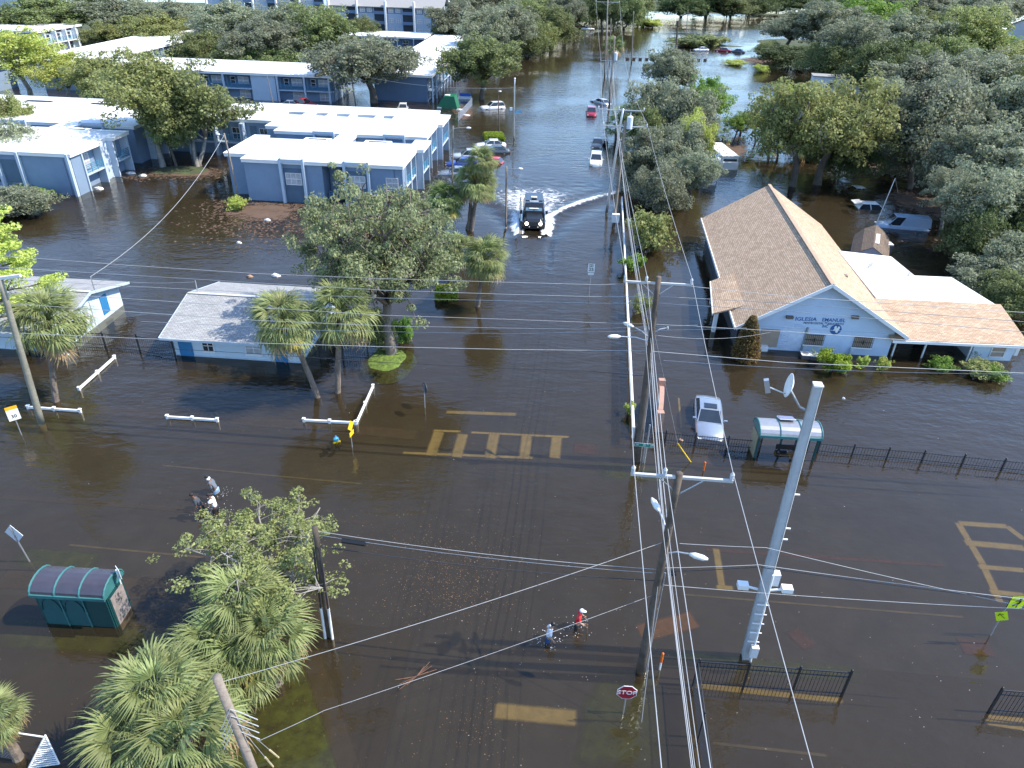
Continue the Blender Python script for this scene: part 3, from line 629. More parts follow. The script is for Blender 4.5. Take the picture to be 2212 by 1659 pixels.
# ------------------------------------------------------------------ church
ch = empty('church', W(20, 49.5), 'church with tan shingle roof and painted name on its pale blue gable', 'church')
EZ = 2.0; RU0, RU1 = 19.35, 20.4; RZ = 5.85
V0, V1 = 49.2, 74.7; LU0, LU1, RE0, RE1 = 13.2, 14.2, 25.75, 26.5
def slabuv(name, pts, m, root, th=.12):
    mb = MB(); mb.uv = slope_uv; mb.slab(pts, th); return mb.build(name, m, root)
rf = slabuv('roof', [W(LU0, V0, EZ), W(RU0, V0, RZ), W(RU1, V1, RZ), W(LU1, V1, EZ)][::-1], TILE, ch)
slabuv('roof', [W(RU0, V0, RZ), W(RE0, V0, EZ), W(RE1, V1, EZ), W(RU1, V1, RZ)][::-1], TILE, ch)
MB().beam(W(RU0, V0 - .01, RZ + .03), W(RU1, V1 + .01, RZ + .03), .3, .06).build('ridge_cap', mat('ridge_shingle', (.4, .29, .2), .9), ch)
for a_, b_ in ((W(LU0, V0 - .05, EZ - .06), W(RU0, V0 - .05, RZ - .06)), (W(RE0, V0 - .05, EZ - .06), W(RU0, V0 - .05, RZ - .06)), (W(LU0 - .05, V0, EZ - .06), W(LU1 - .05, V1, EZ - .06))):
    MB().beam(a_, b_, .08, .24).build('fascia', WHITEP, ch)
def zr(u, v=49.8, off=.14):
    return (EZ + (u - LU0) / (RU0 - LU0) * (RZ - EZ) if u < RU0 else EZ + (RE0 - u) / (RE0 - RU0) * (RZ - EZ)) - off
fu0, fu1, fv = 13.9, 25.0, 49.85
mb = MB(); n = [W(fu0, fv, BED), W(fu1, fv, BED), W(fu1, fv, zr(fu1)), W(RU0, fv, zr(RU0)), W(fu0, fv, zr(fu0))]
bk = [W(fu0 + 1, 74.2, BED), W(fu1 + 1, 74.2, BED), W(fu1 + 1, 74.2, zr(fu1)), W(RU1, 74.2, zr(RU0)), W(fu0 + 1, 74.2, zr(fu0))]
mb.quad(*n); mb.quad(*bk[::-1]); 
for i in (0, 1, 4): k = (i + 1) % 5; mb.quad(n[i], bk[i], bk[k], n[k])
mb.build('wall', CHW, ch)
wch = Wall(fu0, fv, fu1, fv)
def CU(u): return u - fu0
def chp(x, y): p = PV((2200 + x / 4.424) / 1.3562, (850 + y / 4.424) / 1.3562, W(fu0, fv), W(fu1, fv)); return toUV(p)[0], p.z
xd = wch.d; NB = mat('navy_lettering', (.025, .1, .3), .7, var=.1)
def sign_line(txt, x0, y0, x1, y1, hh, m=NB):
    (ua, za), (ub, zb) = chp(x0, y0), chp(x1, y1); me_w = text_mesh(txt, 1).vertices; wd = max(v.co.x for v in me_w) - min(v.co.x for v in me_w)
    return put_text(txt, hh, wch.pt(CU((ua + ub) / 2), (za + zb) / 2, .012), wch.pt(CU(ub), zb) - wch.pt(CU(ua), za), (0, 0, 1), m, ch, sx=(ub - ua) / (wd * hh))
sign_line('IGLESIA', 575, 372, 852, 380, .4); sign_line('EMANUEL', 922, 384, 1225, 395, .4)
sign_line('PENTECOSTAL', 683, 424, 942, 432, .23, mat('dark_lettering', (.06, .07, .12), .7)); sign_line('DE', 957, 423, 985, 425, .16, MATS['dark_lettering']); sign_line('JESUCRISTO', 990, 436, 1205, 440, .23, MATS['dark_lettering'])
sign_line('INC', 925, 468, 998, 472, .3)
ub, zb = chp(1098, 508)
def disc(wl, t, z, r, out, th=.01, k=20, e=1.): 
    mb = MB(); n0 = len(mb.v)
    for o_ in (out, out + th):
        for i in range(k): a_ = 2 * math.pi * i / k; mb.v.append(tuple(wl.pt(t + r * math.cos(a_), z + r * e * math.sin(a_), o_)))
    mb.f.append(tuple(range(k))[::-1]); mb.f.append(tuple(range(k, 2 * k)))
    for i in range(k): mb.f.append((i, (i + 1) % k, k + (i + 1) % k, k + i))
    return mb
em = disc(wch, CU(ub), zb, .42, .01).build('emblem', NB, ch)
mb = MB()
for (cx_, cz_, rx_, rz_) in ((.08, .02, .17, .1), (-.05, .14, .09, .16), (.1, -.14, .1, .13), (.18, .15, .09, .12), (-.08, -.05, .1, .07)):
    q_ = disc(wch, CU(ub) + cx_, zb + cz_, rx_, .022 + cx_ * .004 + cz_ * .002, .01, 10, rz_ / rx_); o_ = len(mb.v); mb.v += q_.v; mb.f += [tuple(i + o_ for i in f_) for f_ in q_.f]
mb.build('white_figure', WHITEP, em)
# faint hand painted notices: illegible strokes
mb = MB(); random.seed(3)
for (x0, y0, x1) in ((560, 452, 665), (565, 478, 688), (600, 498, 660), (330, 585, 450), (325, 608, 475), (320, 632, 480), (290, 665, 370), (385, 665, 475), (330, 690, 420), (300, 720, 445), (325, 738, 425)):
    (ua, za), (uc, zc) = chp(x0, y0), chp(x1, y0 + 6); t = CU(ua)
    while t < CU(uc):
        l = random.uniform(.03, .07); z_ = za + (zc - za) * (t - CU(ua)) / max(.1, CU(uc) - CU(ua)); hh_ = random.uniform(.02, .09)
        wch.box(mb, t, t + l * .6, z_, z_ + hh_, .004, .008); wch.box(mb, t, t + l, z_ + .02, z_ + .035, .003, .007); t += l + .03
mb.build('painted_notice', mat('faded_grey_paint', (.25, .33, .48), .8), ch)
for x, nm in ((843, 'window'), (1478, 'window')):
    (u_, z1_), (_, z0_) = chp(x, 575 if x < 1000 else 605), chp(x - 20, 700 if x < 1000 else 735); hh_ = z1_ - z0_; t = CU(u_) - .05; w_ = 1.35
    fo = MB(); wch.box(fo, t - w_ / 2 - .09, t + w_ / 2 + .09, z0_ - .12, z0_ - .02, .002, .14); fo = fo.build('window', WHITEP, ch)
    wch.box(MB(), t - w_ / 2, t + w_ / 2, z0_, z0_ + hh_, .004, .03).build('boarded_pane', PLYW, fo)
    g_ = MB()
    for i in range(11): x_ = t - w_ / 2 - .03 + (w_ + .06) * i / 10; wch.box(g_, x_ - .012, x_ + .012, z0_ - .04, z0_ + hh_ + .04, .1, .125)
    for zz in (0, .5, 1): wch.box(g_, t - w_ / 2 - .05, t + w_ / 2 + .05, z0_ + hh_ * zz - .015, z0_ + hh_ * zz + .015, .101, .124)
    wch.box(g_, t - .05, t + .05, z0_ + hh_ * .3, z0_ + hh_ * .7, .127, .14); g_.build('security_bars', FBLACK, fo)
for x in (497, 1343):
    u_, z_ = chp(x, 345); l_ = wch.box(MB(), CU(u_) - .25, CU(u_) + .25, z_ - .08, z_ + .12, .003, .25).build('flood_light', mat('bronze', (.12, .1, .09), .5), ch)
wch.box(MB(), CU(15.3), CU(16.7), .25, 1.75, .003, .05).build('boarded_window', PLYW, ch)
wch.box(MB(), CU(15.2), CU(16.0), -.05, .4, .05, .4).build('window_air_conditioner', WHITEP, ch)
wch.box(MB(), CU(16.9), CU(19.0), .05, 2.05, .002, .004).build('white_panel', mat('pale_panel', (.55, .62, .72), .8), ch)
u_, z_ = chp(735, 480); MB().beam(wch.pt(CU(u_), z_, .06), wch.pt(CU(u_) - .05, -.3, .06), .12).build('meter_pipe', mat('green_grey_pipe', (.22, .27, .27), .7), ch)
MB().beam(wch.pt(CU(22.3), .1, .12), wch.pt(CU(22.3), .55, .12), .35, .2).build('meter_box', BLUEL, ch)
wch.box(MB(), 0.01, CU(fu1), 1.93, 1.97, .002, .03).build('trim_line', BLUEL, ch)
for u, v in ((22.9, 69.5), (22.7, 62.5), (22.5, 55.6)):
    q = W(u, v, zr(u, v, -.06)); MB().box(q, (.5, .4, .2), TH).build('roof_vent', mat('brown_vent', (.2, .16, .13), .7), ch)
# porch on the left
slabuv('porch_roof', [W(12.0, 52.0, 1.75), W(14.3, 52.0, 2.6), W(14.5, 58.4, 2.7), W(12.7, 58.2, 1.85)], TILE, ch)
MB().beam(W(11.97, 52.0, 1.66), W(12.68, 58.2, 1.76), .07, .2).build('fascia', WHITEP, ch)
for u, v in ((12.35, 52.4), (13.0, 57.7)): MB().beam(W(u, v, BED), W(u, v, 1.75), .28).build('porch_post', WHITEP, ch)
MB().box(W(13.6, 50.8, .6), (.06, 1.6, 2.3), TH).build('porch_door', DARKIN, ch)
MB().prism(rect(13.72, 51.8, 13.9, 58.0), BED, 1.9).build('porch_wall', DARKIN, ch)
# white flat annex and right shingle wing
ax = empty('church_annex', W(30, 58), 'white flat roofed annex with tan shingled front wing to the right of the church gable', 'annex')
pa_ = uvpoly((25.2, 54.4), (34.5, 54.6), (33.3, 60.3), (30.2, 60.2), (29.8, 64.6), (25.35, 65.4))
MB().prism(pa_, 2.42, 2.6).build('roof', ROOFW, ax); MB().prism(uvpoly((25.4, 54.6), (34.2, 54.8), (33.0, 60.1), (30.0, 60.0), (29.6, 64.4), (25.5, 65.2)), BED, 2.42).build('wall', CHW, ax)
slabuv('shingle_roof', [W(24.6, 49.2, 1.78), W(34.7, 49.6, 1.78), W(34.7, 54.75, 2.72), W(24.75, 54.5, 2.72)], TILE, ax)
MB().beam(W(24.7, 49.12, 1.66), W(34.75, 49.52, 1.66), .08, .2).build('fascia', WHITEP, ax)
MB().prism(uvpoly((31.2, 50.2), (34.3, 50.4), (34.3, 54.6), (31.2, 54.6)), BED, 1.68).build('wall', HBW, ax)
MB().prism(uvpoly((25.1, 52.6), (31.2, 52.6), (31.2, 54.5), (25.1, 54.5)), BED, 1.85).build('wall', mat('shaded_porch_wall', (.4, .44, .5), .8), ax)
wp = Wall(25.1, 52.6, 31.2, 52.6)
for t in (1.3, 4.8): window(wp, t, .4, 1.2, 1.0, ax)
wp.box(MB(), 3.0, 3.9, -.5, 1.6, .003, .05).build('door', DARKIN, ax)
for u in (25.4, 27.6, 30.9): MB().beam(W(u, 50.0, BED), W(u, 50.0, 1.66), .1).build('porch_post', WHITEP, ax)
ww = Wall(31.2, 50.2, 34.3, 50.4); window(ww, 1.9, .35, 1.0, .8, ax, pane=PLYW, mull=0)
MB().box(W(34.55, 50.6, .9), (.25, .35, .9), TH).build('meter_box', WHITEP, ax)
for u, v in ((26.8, 61.5), (27.1, 61.8), (29.6, 60)): vents(ax, [(u, v)], 2.6)
# gambrel shed
sh = empty('shed', W(29, 70), 'brown roofed barn shaped shed with grey gable behind the church', 'shed')
A, B_ = (27.7, 68.2), (30.9, 67.0); dv = Vector((W(*B_) - W(*A)).normalized()); dn = Vector((-dv.y, dv.x, 0)); o = W(*A); LW = 3.4; LN = 7.2
def SG(t, s_, z): return o + dv * t + dn * s_ + Vector((0, 0, z))
pf = ((0, BED), (LW, BED), (LW, .95), (LW * .78, 1.75), (LW / 2, 2.3), (LW * .22, 1.75), (0, .95))
mb = MB(); mb.quad(*[SG(t, 0, z) for t, z in pf]); mb.quad(*[SG(t, LN, z) for t, z in pf][::-1]); mb.quad(SG(0, 0, BED), SG(0, LN, BED), SG(0, LN, .95), SG(0, 0, .95)); mb.quad(SG(LW, 0, BED), SG(LW, LN, BED), SG(LW, LN, .95), SG(LW, 0, .95)); mb.build('wall', SHEDW, sh)
for i in range(2, 6):
    (t0, z0), (t1, z1) = pf[i], pf[i + 1]; z0 += .06; z1 += .06; slabuv('roof', [SG(t0, -.1, z0), SG(t0, LN + .1, z0), SG(t1, LN + .1, z1), SG(t1, -.1, z1)], TILEB, sh, .05)
MB().beam(SG(LW * .6, 1.6, 2.24), SG(LW * .6, 4.6, 2.24), .35, .06).build('skylight', WHITEP, sh)
for t in (1.1, 2.2): MB().beam(SG(t, -.02, BED), SG(t, -.02, 1.6), .04).build('door_trim', WHITEP, sh)

# ------------------------------------------------------------------ two low blue houses on the left
def gable_house(u0, u1, v0, v1, ez, rz_, label, tile, eu=.5, ev=.75):
    r = empty('office_house', W((u0 + u1) / 2, v0), label, 'house'); vm = (v0 + v1) / 2
    mb = MB()
    for u in (u0, u1): mb.quad(W(u, v0, BED), W(u, v1, BED), W(u, v1, ez - .1), W(u, vm, rz_ - .2), W(u, v0, ez - .1))
    for v in (v0, v1): mb.quad(W(u0, v, BED), W(u1, v, BED), W(u1, v, ez - .1), W(u0, v, ez - .1))
    mb.build('wall', HBW, r); sl = (rz_ - ez) / (vm - v0); e0 = ez - ev * sl
    slabuv('roof', [W(u0 - eu, v0 - ev, e0), W(u1 + eu, v0 - ev, e0), W(u1 + eu, vm, rz_), W(u0 - eu, vm, rz_)], tile, r)
    slabuv('roof', [W(u0 - eu, vm, rz_), W(u1 + eu, vm, rz_), W(u1 + eu, v1 + ev, e0), W(u0 - eu, v1 + ev, e0)], tile, r)
    MB().beam(W(u0 - eu, vm, rz_ + .03), W(u1 + eu, vm, rz_ + .03), .28, .05).build('ridge_cap', mat('pale_ridge', (.5, .5, .5), .9), r)
    for u in (u0 - eu - .03, u1 + eu + .03):
        for v in (v0 - ev, v1 + ev): MB().beam(W(u, v, e0 - .07), W(u, vm, rz_ - .07), .05, .2).build('fascia', BLUEL, r)
    MB().beam(W(u0 - eu, v0 - ev - .03, e0 - .08), W(u1 + eu, v0 - ev - .03, e0 - .08), .05, .18).build('fascia', BLUEL, r)
    return r, Wall(u0, v0, u1, v0), Wall(u1, v0, u1, v1)
h2, w1, w2 = gable_house(-27.5, -18.2, 43.3, 51.7, 1.95, 3.0, 'low pale blue building with grey shingle roof and two blue doors between the palms', TILEG)
door(w1, .85, h2, -.6, 2.3, 1.0); door(w1, 7.85, h2, -.6, 2.3, .95); window(w1, 2.55, .55, .75, .8, h2, pane=GLASS, sill=True); window(w1, 5.9, .5, 1.1, .95, h2, sill=True)
w1.box(MB(), .01, 9.29, -.05, .12, .003, .03).build('water_table', BLUEL, h2)
MB().tube([W(-27.3, 47.6, 3), W(-27.3, 47.6, 4.0)], .04, 6).build('service_mast', GALV, h2); vents(h2, [(-23, 45.8), (-20.5, 47.9)], 2.6)
h1, w1, w2 = gable_house(-52, -35.7, 42.6, 50.7, 1.95, 3.0, 'low pale blue house with light roof and blue side door at the left edge', TILEG)
door(w2, 5.9, h1, .35, 1.5, .85); door(w1, 14.6, h1, -.6, 2.3, 1.0); window(w1, 10.9, .5, 1.2, .9, h1, sill=True); window(w1, 5, .5, 1.2, .9, h1, sill=True)
MB().tube([W(-35.2, 47.2, 2.6), W(-35.2, 47.2, 4.0)], .04, 6).build('service_mast', GALV, h1)
for t, z0, z1, w_ in ((3.3, 1.15, 1.85, .35), (2.9, .4, .8, .3), (3.7, .5, .8, .25), (3.9, .9, 1.1, .2)): w2.box(MB(), t, t + w_, z0, z1, .003, .14).build('meter_box', SIGNB, h1)
for t in (3.0, 4.2, 1.2): w2.box(MB(), t, t + .05, .1, 2.1, .003, .06).build('conduit', SIGNB, h1)
# ------------------------------------------------------------------ trees
def leaf_quads(mb, c, r, n, size, rnd, flat=.7, droop=0.):
    for _ in range(n):
        while True:
            d = Vector((rnd.uniform(-1, 1), rnd.uniform(-1, 1), rnd.uniform(-1, 1)))
            if .1 < d.length < 1: break
        d = d.normalized() * d.length ** .55
        p = c + Vector((d.x * r, d.y * r, d.z * r * flat))
        nn = (d.normalized() * .9 + Vector((rnd.uniform(-1, 1), rnd.uniform(-1, 1), rnd.uniform(-.4, 1.3)))).normalized()
        x = nn.cross(Vector((rnd.uniform(-1, 1), rnd.uniform(-1, 1), rnd.uniform(-1, 1)))).normalized(); y = nn.cross(x)
        s = size * rnd.uniform(.6, 1.35); x *= s; y *= s * rnd.uniform(.45, .8)
        if droop: y = (y * .35 + Vector((0, 0, -s * droop)))
        k = len(mb.v); mb.v += [tuple(p - x), tuple(p - y * .9), tuple(p + x), tuple(p + y)]; mb.f.append((k, k + 1, k + 2, k + 3))
def oak_mesh(seed, H, Rr, trunk_h, n_main, n_sub, n_leaf, leaf, clump, lean=(0, 0), tr=.35, gaps=.0, flat=.75, multi=1, moss=0, low=.0):
    """trunk with limbs, and a crown of leaf clumps at the twig ends; base at the origin, height H, crown radius Rr"""
    rnd = random.Random(seed); wood = MB(); wood.sm = True; lv = MB(); mo = MB()
    c0 = Vector((lean[0], lean[1], trunk_h + (H - trunk_h) * .42)); hz = (H - trunk_h) * .6
    forks = []
    for t in range(multi):
        bx = Vector((rnd.uniform(-.5, .5), rnd.uniform(-.5, .5), 0)) * (multi > 1)
        top = Vector((lean[0] * .6 + rnd.uniform(-.6, .6) * multi, lean[1] * .6 + rnd.uniform(-.6, .6) * multi, trunk_h))
        mid = bx + (top - bx) * .5 + Vector((rnd.uniform(-.3, .3), rnd.uniform(-.3, .3), 0)); r0 = tr / multi ** .5
        wood.tube([bx + Vector((0, 0, -1)), bx + Vector((0, 0, .3)), mid, top], [r0 * 1.5, r0 * 1.15, r0 * .95, r0 * .8], 8); forks.append((top, r0 * .8))
    for i in range(n_main):
        top, r0 = forks[i % multi]; a = 2 * math.pi * (i + rnd.uniform(-.3, .3)) / n_main * 1.618
        el = rnd.uniform(-.25 - low, 1.0); ca = math.sqrt(max(0, 1 - min(1, abs(el)) ** 2))
        k = rnd.uniform(.5, .8)
        e = c0 + Vector((math.cos(a) * ca * Rr * k, math.sin(a) * ca * Rr * k, el * hz * k))
        m1 = top + (e - top) * .45 + Vector((rnd.uniform(-1, 1), rnd.uniform(-1, 1), rnd.uniform(-.2, .6))) * Rr * .1
        ra = r0 * rnd.uniform(.4, .62); wood.tube([top - Vector((0, 0, .3)), m1, e], [ra, ra * .7, ra * .36], 6)
        for j in range(n_sub):
            d = Vector((rnd.gauss(0, 1), rnd.gauss(0, 1), rnd.gauss(.15, .6))).normalized(); s0 = m1.lerp(e, rnd.uniform(.1, 1))
            p = s0 + d * Rr * rnd.uniform(.18, .46); o = p - c0; q = Vector((o.x / Rr, o.y / Rr, o.z / hz))
            lim = 1 + .5 * noise.noise(Vector((q.x * 1.7 + seed, q.y * 1.7, q.z * 1.7)))
            if q.length > lim: q = q.normalized() * lim * rnd.uniform(.82, 1); p = c0 + Vector((q.x * Rr, q.y * Rr, q.z * hz))
            if p.z < trunk_h * .55: p.z = trunk_h * .55 + rnd.uniform(0, .6)
            mm = s0.lerp(p, .5) + Vector((rnd.uniform(-1, 1), rnd.uniform(-1, 1), rnd.uniform(-.2, .5))) * Rr * .05
            rb = ra * .3; wood.tube([s0, mm, p], [rb, rb * .7, rb * .3], 4, False)
            if rnd.random() < gaps: continue
            cr_ = clump * rnd.uniform(.6, 1.3)
            for z_ in range(3):
                c_ = p if z_ == 0 else p + Vector((rnd.gauss(0, 1), rnd.gauss(0, 1), rnd.gauss(0, .6))) * cr_ * .8
                leaf_quads(lv, c_, cr_ * (1, .7, .6)[z_], n_leaf // (1, 2, 2)[z_], leaf, rnd, flat)
            if moss and rnd.random() < moss: leaf_quads(mo, p - Vector((0, 0, cr_ * .6)), cr_ * .6, n_leaf // 4, leaf * 1.2, rnd, 1.2, 1.)
    return wood.mesh('trunk'), lv.mesh('crown'), (mo.mesh('hanging_moss') if moss else None)
for me_seed in (0,): pass
TREES = {}
def variant(key, *a, **k): TREES[key] = (oak_mesh(*a, **k), a[1], a[2])
variant('round', 11, 10, 5.5, 3.2, 15, 12, 115, .135, .95, tr=.27, moss=.12, gaps=.22)
variant('round2', 12, 10, 5.5, 2.6, 15, 11, 115, .135, .95, lean=(.8, .3), tr=.26, multi=2, gaps=.24)
variant('spread', 13, 10, 6.5, 3.5, 16, 11, 100, .13, .85, lean=(.5, -.3), tr=.34, gaps=.26, moss=.2)
variant('open', 14, 10, 4.6, 3.8, 12, 11, 80, .11, .72, lean=(-.8, 0), tr=.2, gaps=.26)
variant('dense', 15, 8, 5.0, 1.2, 15, 12, 115, .135, 1.0, tr=.2, multi=3, low=.5, gaps=.16)
variant('bush', 16, 3, 2.0, .25, 9, 7, 46, .12, .5, tr=.1, multi=3, low=.5)
for (t, l, mo), _, _ in TREES.values():
    t.materials.append(BARK); l.materials.append(F_OAK)
    if mo: mo.materials.append(F_MOSS)
tn = [0]
def place_tree(key, loc, H, Rr, label, leafm=F_OAK, bark=BARK, group=None, name='oak_tree', cat='tree', rz=None, moss=True, lab_crown=None):
    (t, l, mo), h0, r0 = TREES[key]; tn[0] += 1
    rz = rz if rz is not None else (tn[0] * 2.4) % 6.28
    root = empty(name, loc, label, cat, group); sc = (Rr / r0, Rr / r0, H / h0)
    shared('trunk', t, (0, 0, 0), root, (0, 0, rz), sc, bark); c = shared('crown', l, (0, 0, 0), root, (0, 0, rz), sc, leafm)
    if mo and moss: tag(shared('hanging_moss', mo, (0, 0, 0), root, (0, 0, rz), sc), kind='stuff')
    return root
def tree_px(key, bx, by, ty, wpx, label, leafm=F_OAK, cy=None, z0=0., **k):
    b = P(bx, by, z0); H_ = HT(bx, by, bx, ty, z0); cy = cy or ty + (by - ty) * .38
    q = ray(bx, cy); t = b.y / q.y; s = FPX * Vector((0, cp, -sp)).dot(q.normalized()) / (q * t).length
    return place_tree(key, b, max(1.2, H_ - z0), wpx / 2 / s, label, leafm, **k)
def tree_c(key, cx, cy, H_, wpx, label, leafm=F_OAK, **k):      # crown centre given; the base follows from the height
    H_ *= (1.12 if 950 < cx < 1400 and cy < 100 else 1.05 if 1400 < cx < 1740 and cy < 150 else 1.36 if cx > 950 and not (cx > 1850 and cy > 270) and not (1380 < cx < 1600 and cy > 140) else 1.04) if cy < 470 and H_ > 5.5 else 1
    p = P(cx, cy, H_ * .62); q = ray(cx, cy); s = FPX * Vector((0, cp, -sp)).dot(q.normalized()) / (p - Vector((0, 0, CAMH))).length
    return place_tree(key, Vector((p.x, p.y, 0)), H_, wpx / 2 / s, label, leafm, **k)

# the big oak in the middle, made with finer leaves
bigoak = (oak_mesh(21, 10.2, 6.3, 3.3, 26, 17, 100, .085, .62, low=.5, lean=(-.2, .2), tr=.36, gaps=.32, flat=.6, moss=.16), 10.2, 6.3)
for i_, m_ in enumerate((BARKL, F_OAK, F_MOSS)): bigoak[0][i_].materials.append(m_)
TREES['big'] = bigoak
H_ = HT(845, 765, 840, 330); place_tree('big', P(845, 765), H_ * .93, 6.5, 'big ragged live oak on the green mound with the vine wrapped trunk', F_AIRY, mat('oak_trunk_bark', (.17, .14, .115), .9, var=.4, scale=2, bump=.6, bscale=8), rz=.4)
nearoak = (oak_mesh(33, 6.4, 4.4, 3.4, 15, 13, 66, .068, .4, lean=(.9, .3), tr=.2, gaps=.28, flat=.5, moss=.2, low=.35), 7.2, 4.4)
for i_, m_ in enumerate((BARKL, F_NEAR, F_MOSS)): nearoak[0][i_].materials.append(m_)
TREES['near'] = nearoak
q = P(575, 1215, 4.2); place_tree('near', Vector((q.x - .5, q.y - .1, 0)), 5.6, 4.4, 'sunlit live oak with grey twigs rising behind the palm clump beside the shelter', F_NEAR, BARKL, rz=1.2)

# left and back
G1 = 'trees around the apartment blocks'
tree_px('round', 1040, 213, 76, 168, 'rounded dark oak standing in the water right of the long block', F_OAK, group=G1)
tree_px('spread', 808, 222, 70, 225, 'wide leaning oak between the two apartment rows, in front of the white roof', F_GREY, group=G1)
tree_px('open', 352, 360, 100, 200, 'thin crowned tall tree in the flooded courtyard, left one of the pair', F_OLIVE, group=G1, bark=BARKL)
tree_px('round2', 435, 358, 128, 205, 'full dark green tree with stout pale trunk in the courtyard, right of the thin one', F_OAK, group=G1, bark=BARKL)
tree_px('round', 381, 360, 212, 88, 'small round dark tree between the two tall courtyard trees', F_OAK, group=G1)
tree_px('round', 240, 250, 118, 120, 'green tree in front of the receding white roof', F_OLIVE, group=G1)
tree_px('open', 70, 222, 52, 150, 'bright yellow green tree near the left edge above the flat roofs', F_YEL, group=G1, bark=BARKL)
tree_px('open', 150, 235, 110, 110, 'smaller yellow green tree right beside the brightest one on the left', F_YEL, group=G1, bark=BARKL)
tree_c('round', 575, 88, 11, 150, 'grey green oak behind the balcony row, below the far building', F_GREY, group=G1)
tree_px('round2', 713, 152, 2, 150, 'tall oak with bare forked trunk before the far dark block', F_OAK, group=G1)
tree_c('round', 640, 50, 12, 130, 'grey oak under the far building with grey roof', F_GREY, group=G1)
tree_c('round', 495, 45, 12, 130, 'rounded grey oak hiding the far long building', F_GREY, group=G1)
tree_c('dense', 515, 118, 7, 90, 'low bright green tree at the left end of the balcony row roof', F_OAK, group=G1)
tree_c('dense', 590, 125, 7, 100, 'low dark tree just behind the balcony row roof', F_OAK, group=G1)
tree_c('round', 330, 62, 9, 110, 'olive tree behind the receding white roof', F_OLIVE, group=G1)
tree_c('round', 380, 40, 11, 110, 'grey green tree left of the far long building', F_GREY, group=G1)
tree_c('dense', 430, 92, 8, 90, 'green tree against the right face of the receding block', F_OAK, group=G1)
tree_c('round', 270, 30, 11, 130, 'dark grey tree by the far street lamp', F_GREY, group=G1)
tree_c('round2', 180, 25, 11, 130, 'dark tree mass above the small balcony block', F_DARK, group=G1)
tree_c('round', 100, 28, 11, 130, 'dark green tree near the top left', F_OAK, group=G1)
tree_c('dense', 30, 40, 9, 110, 'dark bush like tree at the top left edge', F_DARK, group=G1)
tree_c('round', 230, 75, 7, 70, 'small olive tree right of the small balcony block', F_OLIVE, group=G1)
tree_c('round', 780, 62, 8, 70, 'small green tree behind the far cross block, left part', F_OAK, group=G1)
tree_c('dense', 965, 68, 7, 60, 'green bushy tree at the right end of the far cross block', F_OLIVE, group=G1)
tree_c('dense', 0, 305, 7, 110, 'grey green tree cut by the left edge above the near block', F_GREY, group=G1)
tree_c('round', 20, 250, 7, 70, 'olive tree at the left edge beyond the near block roof', F_OLIVE, group=G1)
tree_c('dense', 15, 425, 3.2, 110, 'grey shrub at the left edge below the near block wall', F_GREY, name='shrub', cat='shrub')
tree_c('dense', 820, 700, 3.5, 62, 'dark vine covered shrub beside the oak trunk', F_OAK, name='shrub', cat='shrub')
tree_c('bush', 868, 700, 2.6, 44, 'loose bright shrub right of the oak trunk', F_BRIGHT, name='shrub', cat='shrub')
# pine on the left edge
def pine_mesh(seed):
    rnd = random.Random(seed); wd = MB(); wd.sm = True; lv = MB()
    wd.tube([(0, 0, -1), (.1, 0, 4), (0, .1, 8), (.1, 0, 11)], [.3, .24, .16, .06], 8)
    for i in range(34):
        z = 3.2 + 7.6 * i / 34; a = i * 2.4; l = (1 - (z - 3.2) / 9.2) * 3.4 + .5; l *= rnd.uniform(.7, 1.1)
        e = Vector((math.cos(a) * l, math.sin(a) * l, z + rnd.uniform(.2, .9))); wd.tube([(0, 0, z - .2), e * .55 + Vector((0, 0, z * .42)), e], [.07, .05, .02], 4, False)
        for k in range(5): leaf_quads(lv, Vector((0, 0, z)).lerp(e, rnd.uniform(.45, 1.05)) + Vector((rnd.gauss(0, .3), rnd.gauss(0, .3), .1)), .55, 100, .1, rnd, .6)
    t = wd.mesh('trunk'); l = lv.mesh('crown'); t.materials.append(BARK); l.materials.append(F_YEL); return t, l, None
TREES['pine'] = (pine_mesh(5), 11.5, 3.9)
p = P(-2, 560, 7.2); place_tree('pine', Vector((p.x - .7, p.y, 0)), 10.6, 4.2, 'yellow green pine reaching in from the left edge above the low house', F_YEL, name='pine_tree')
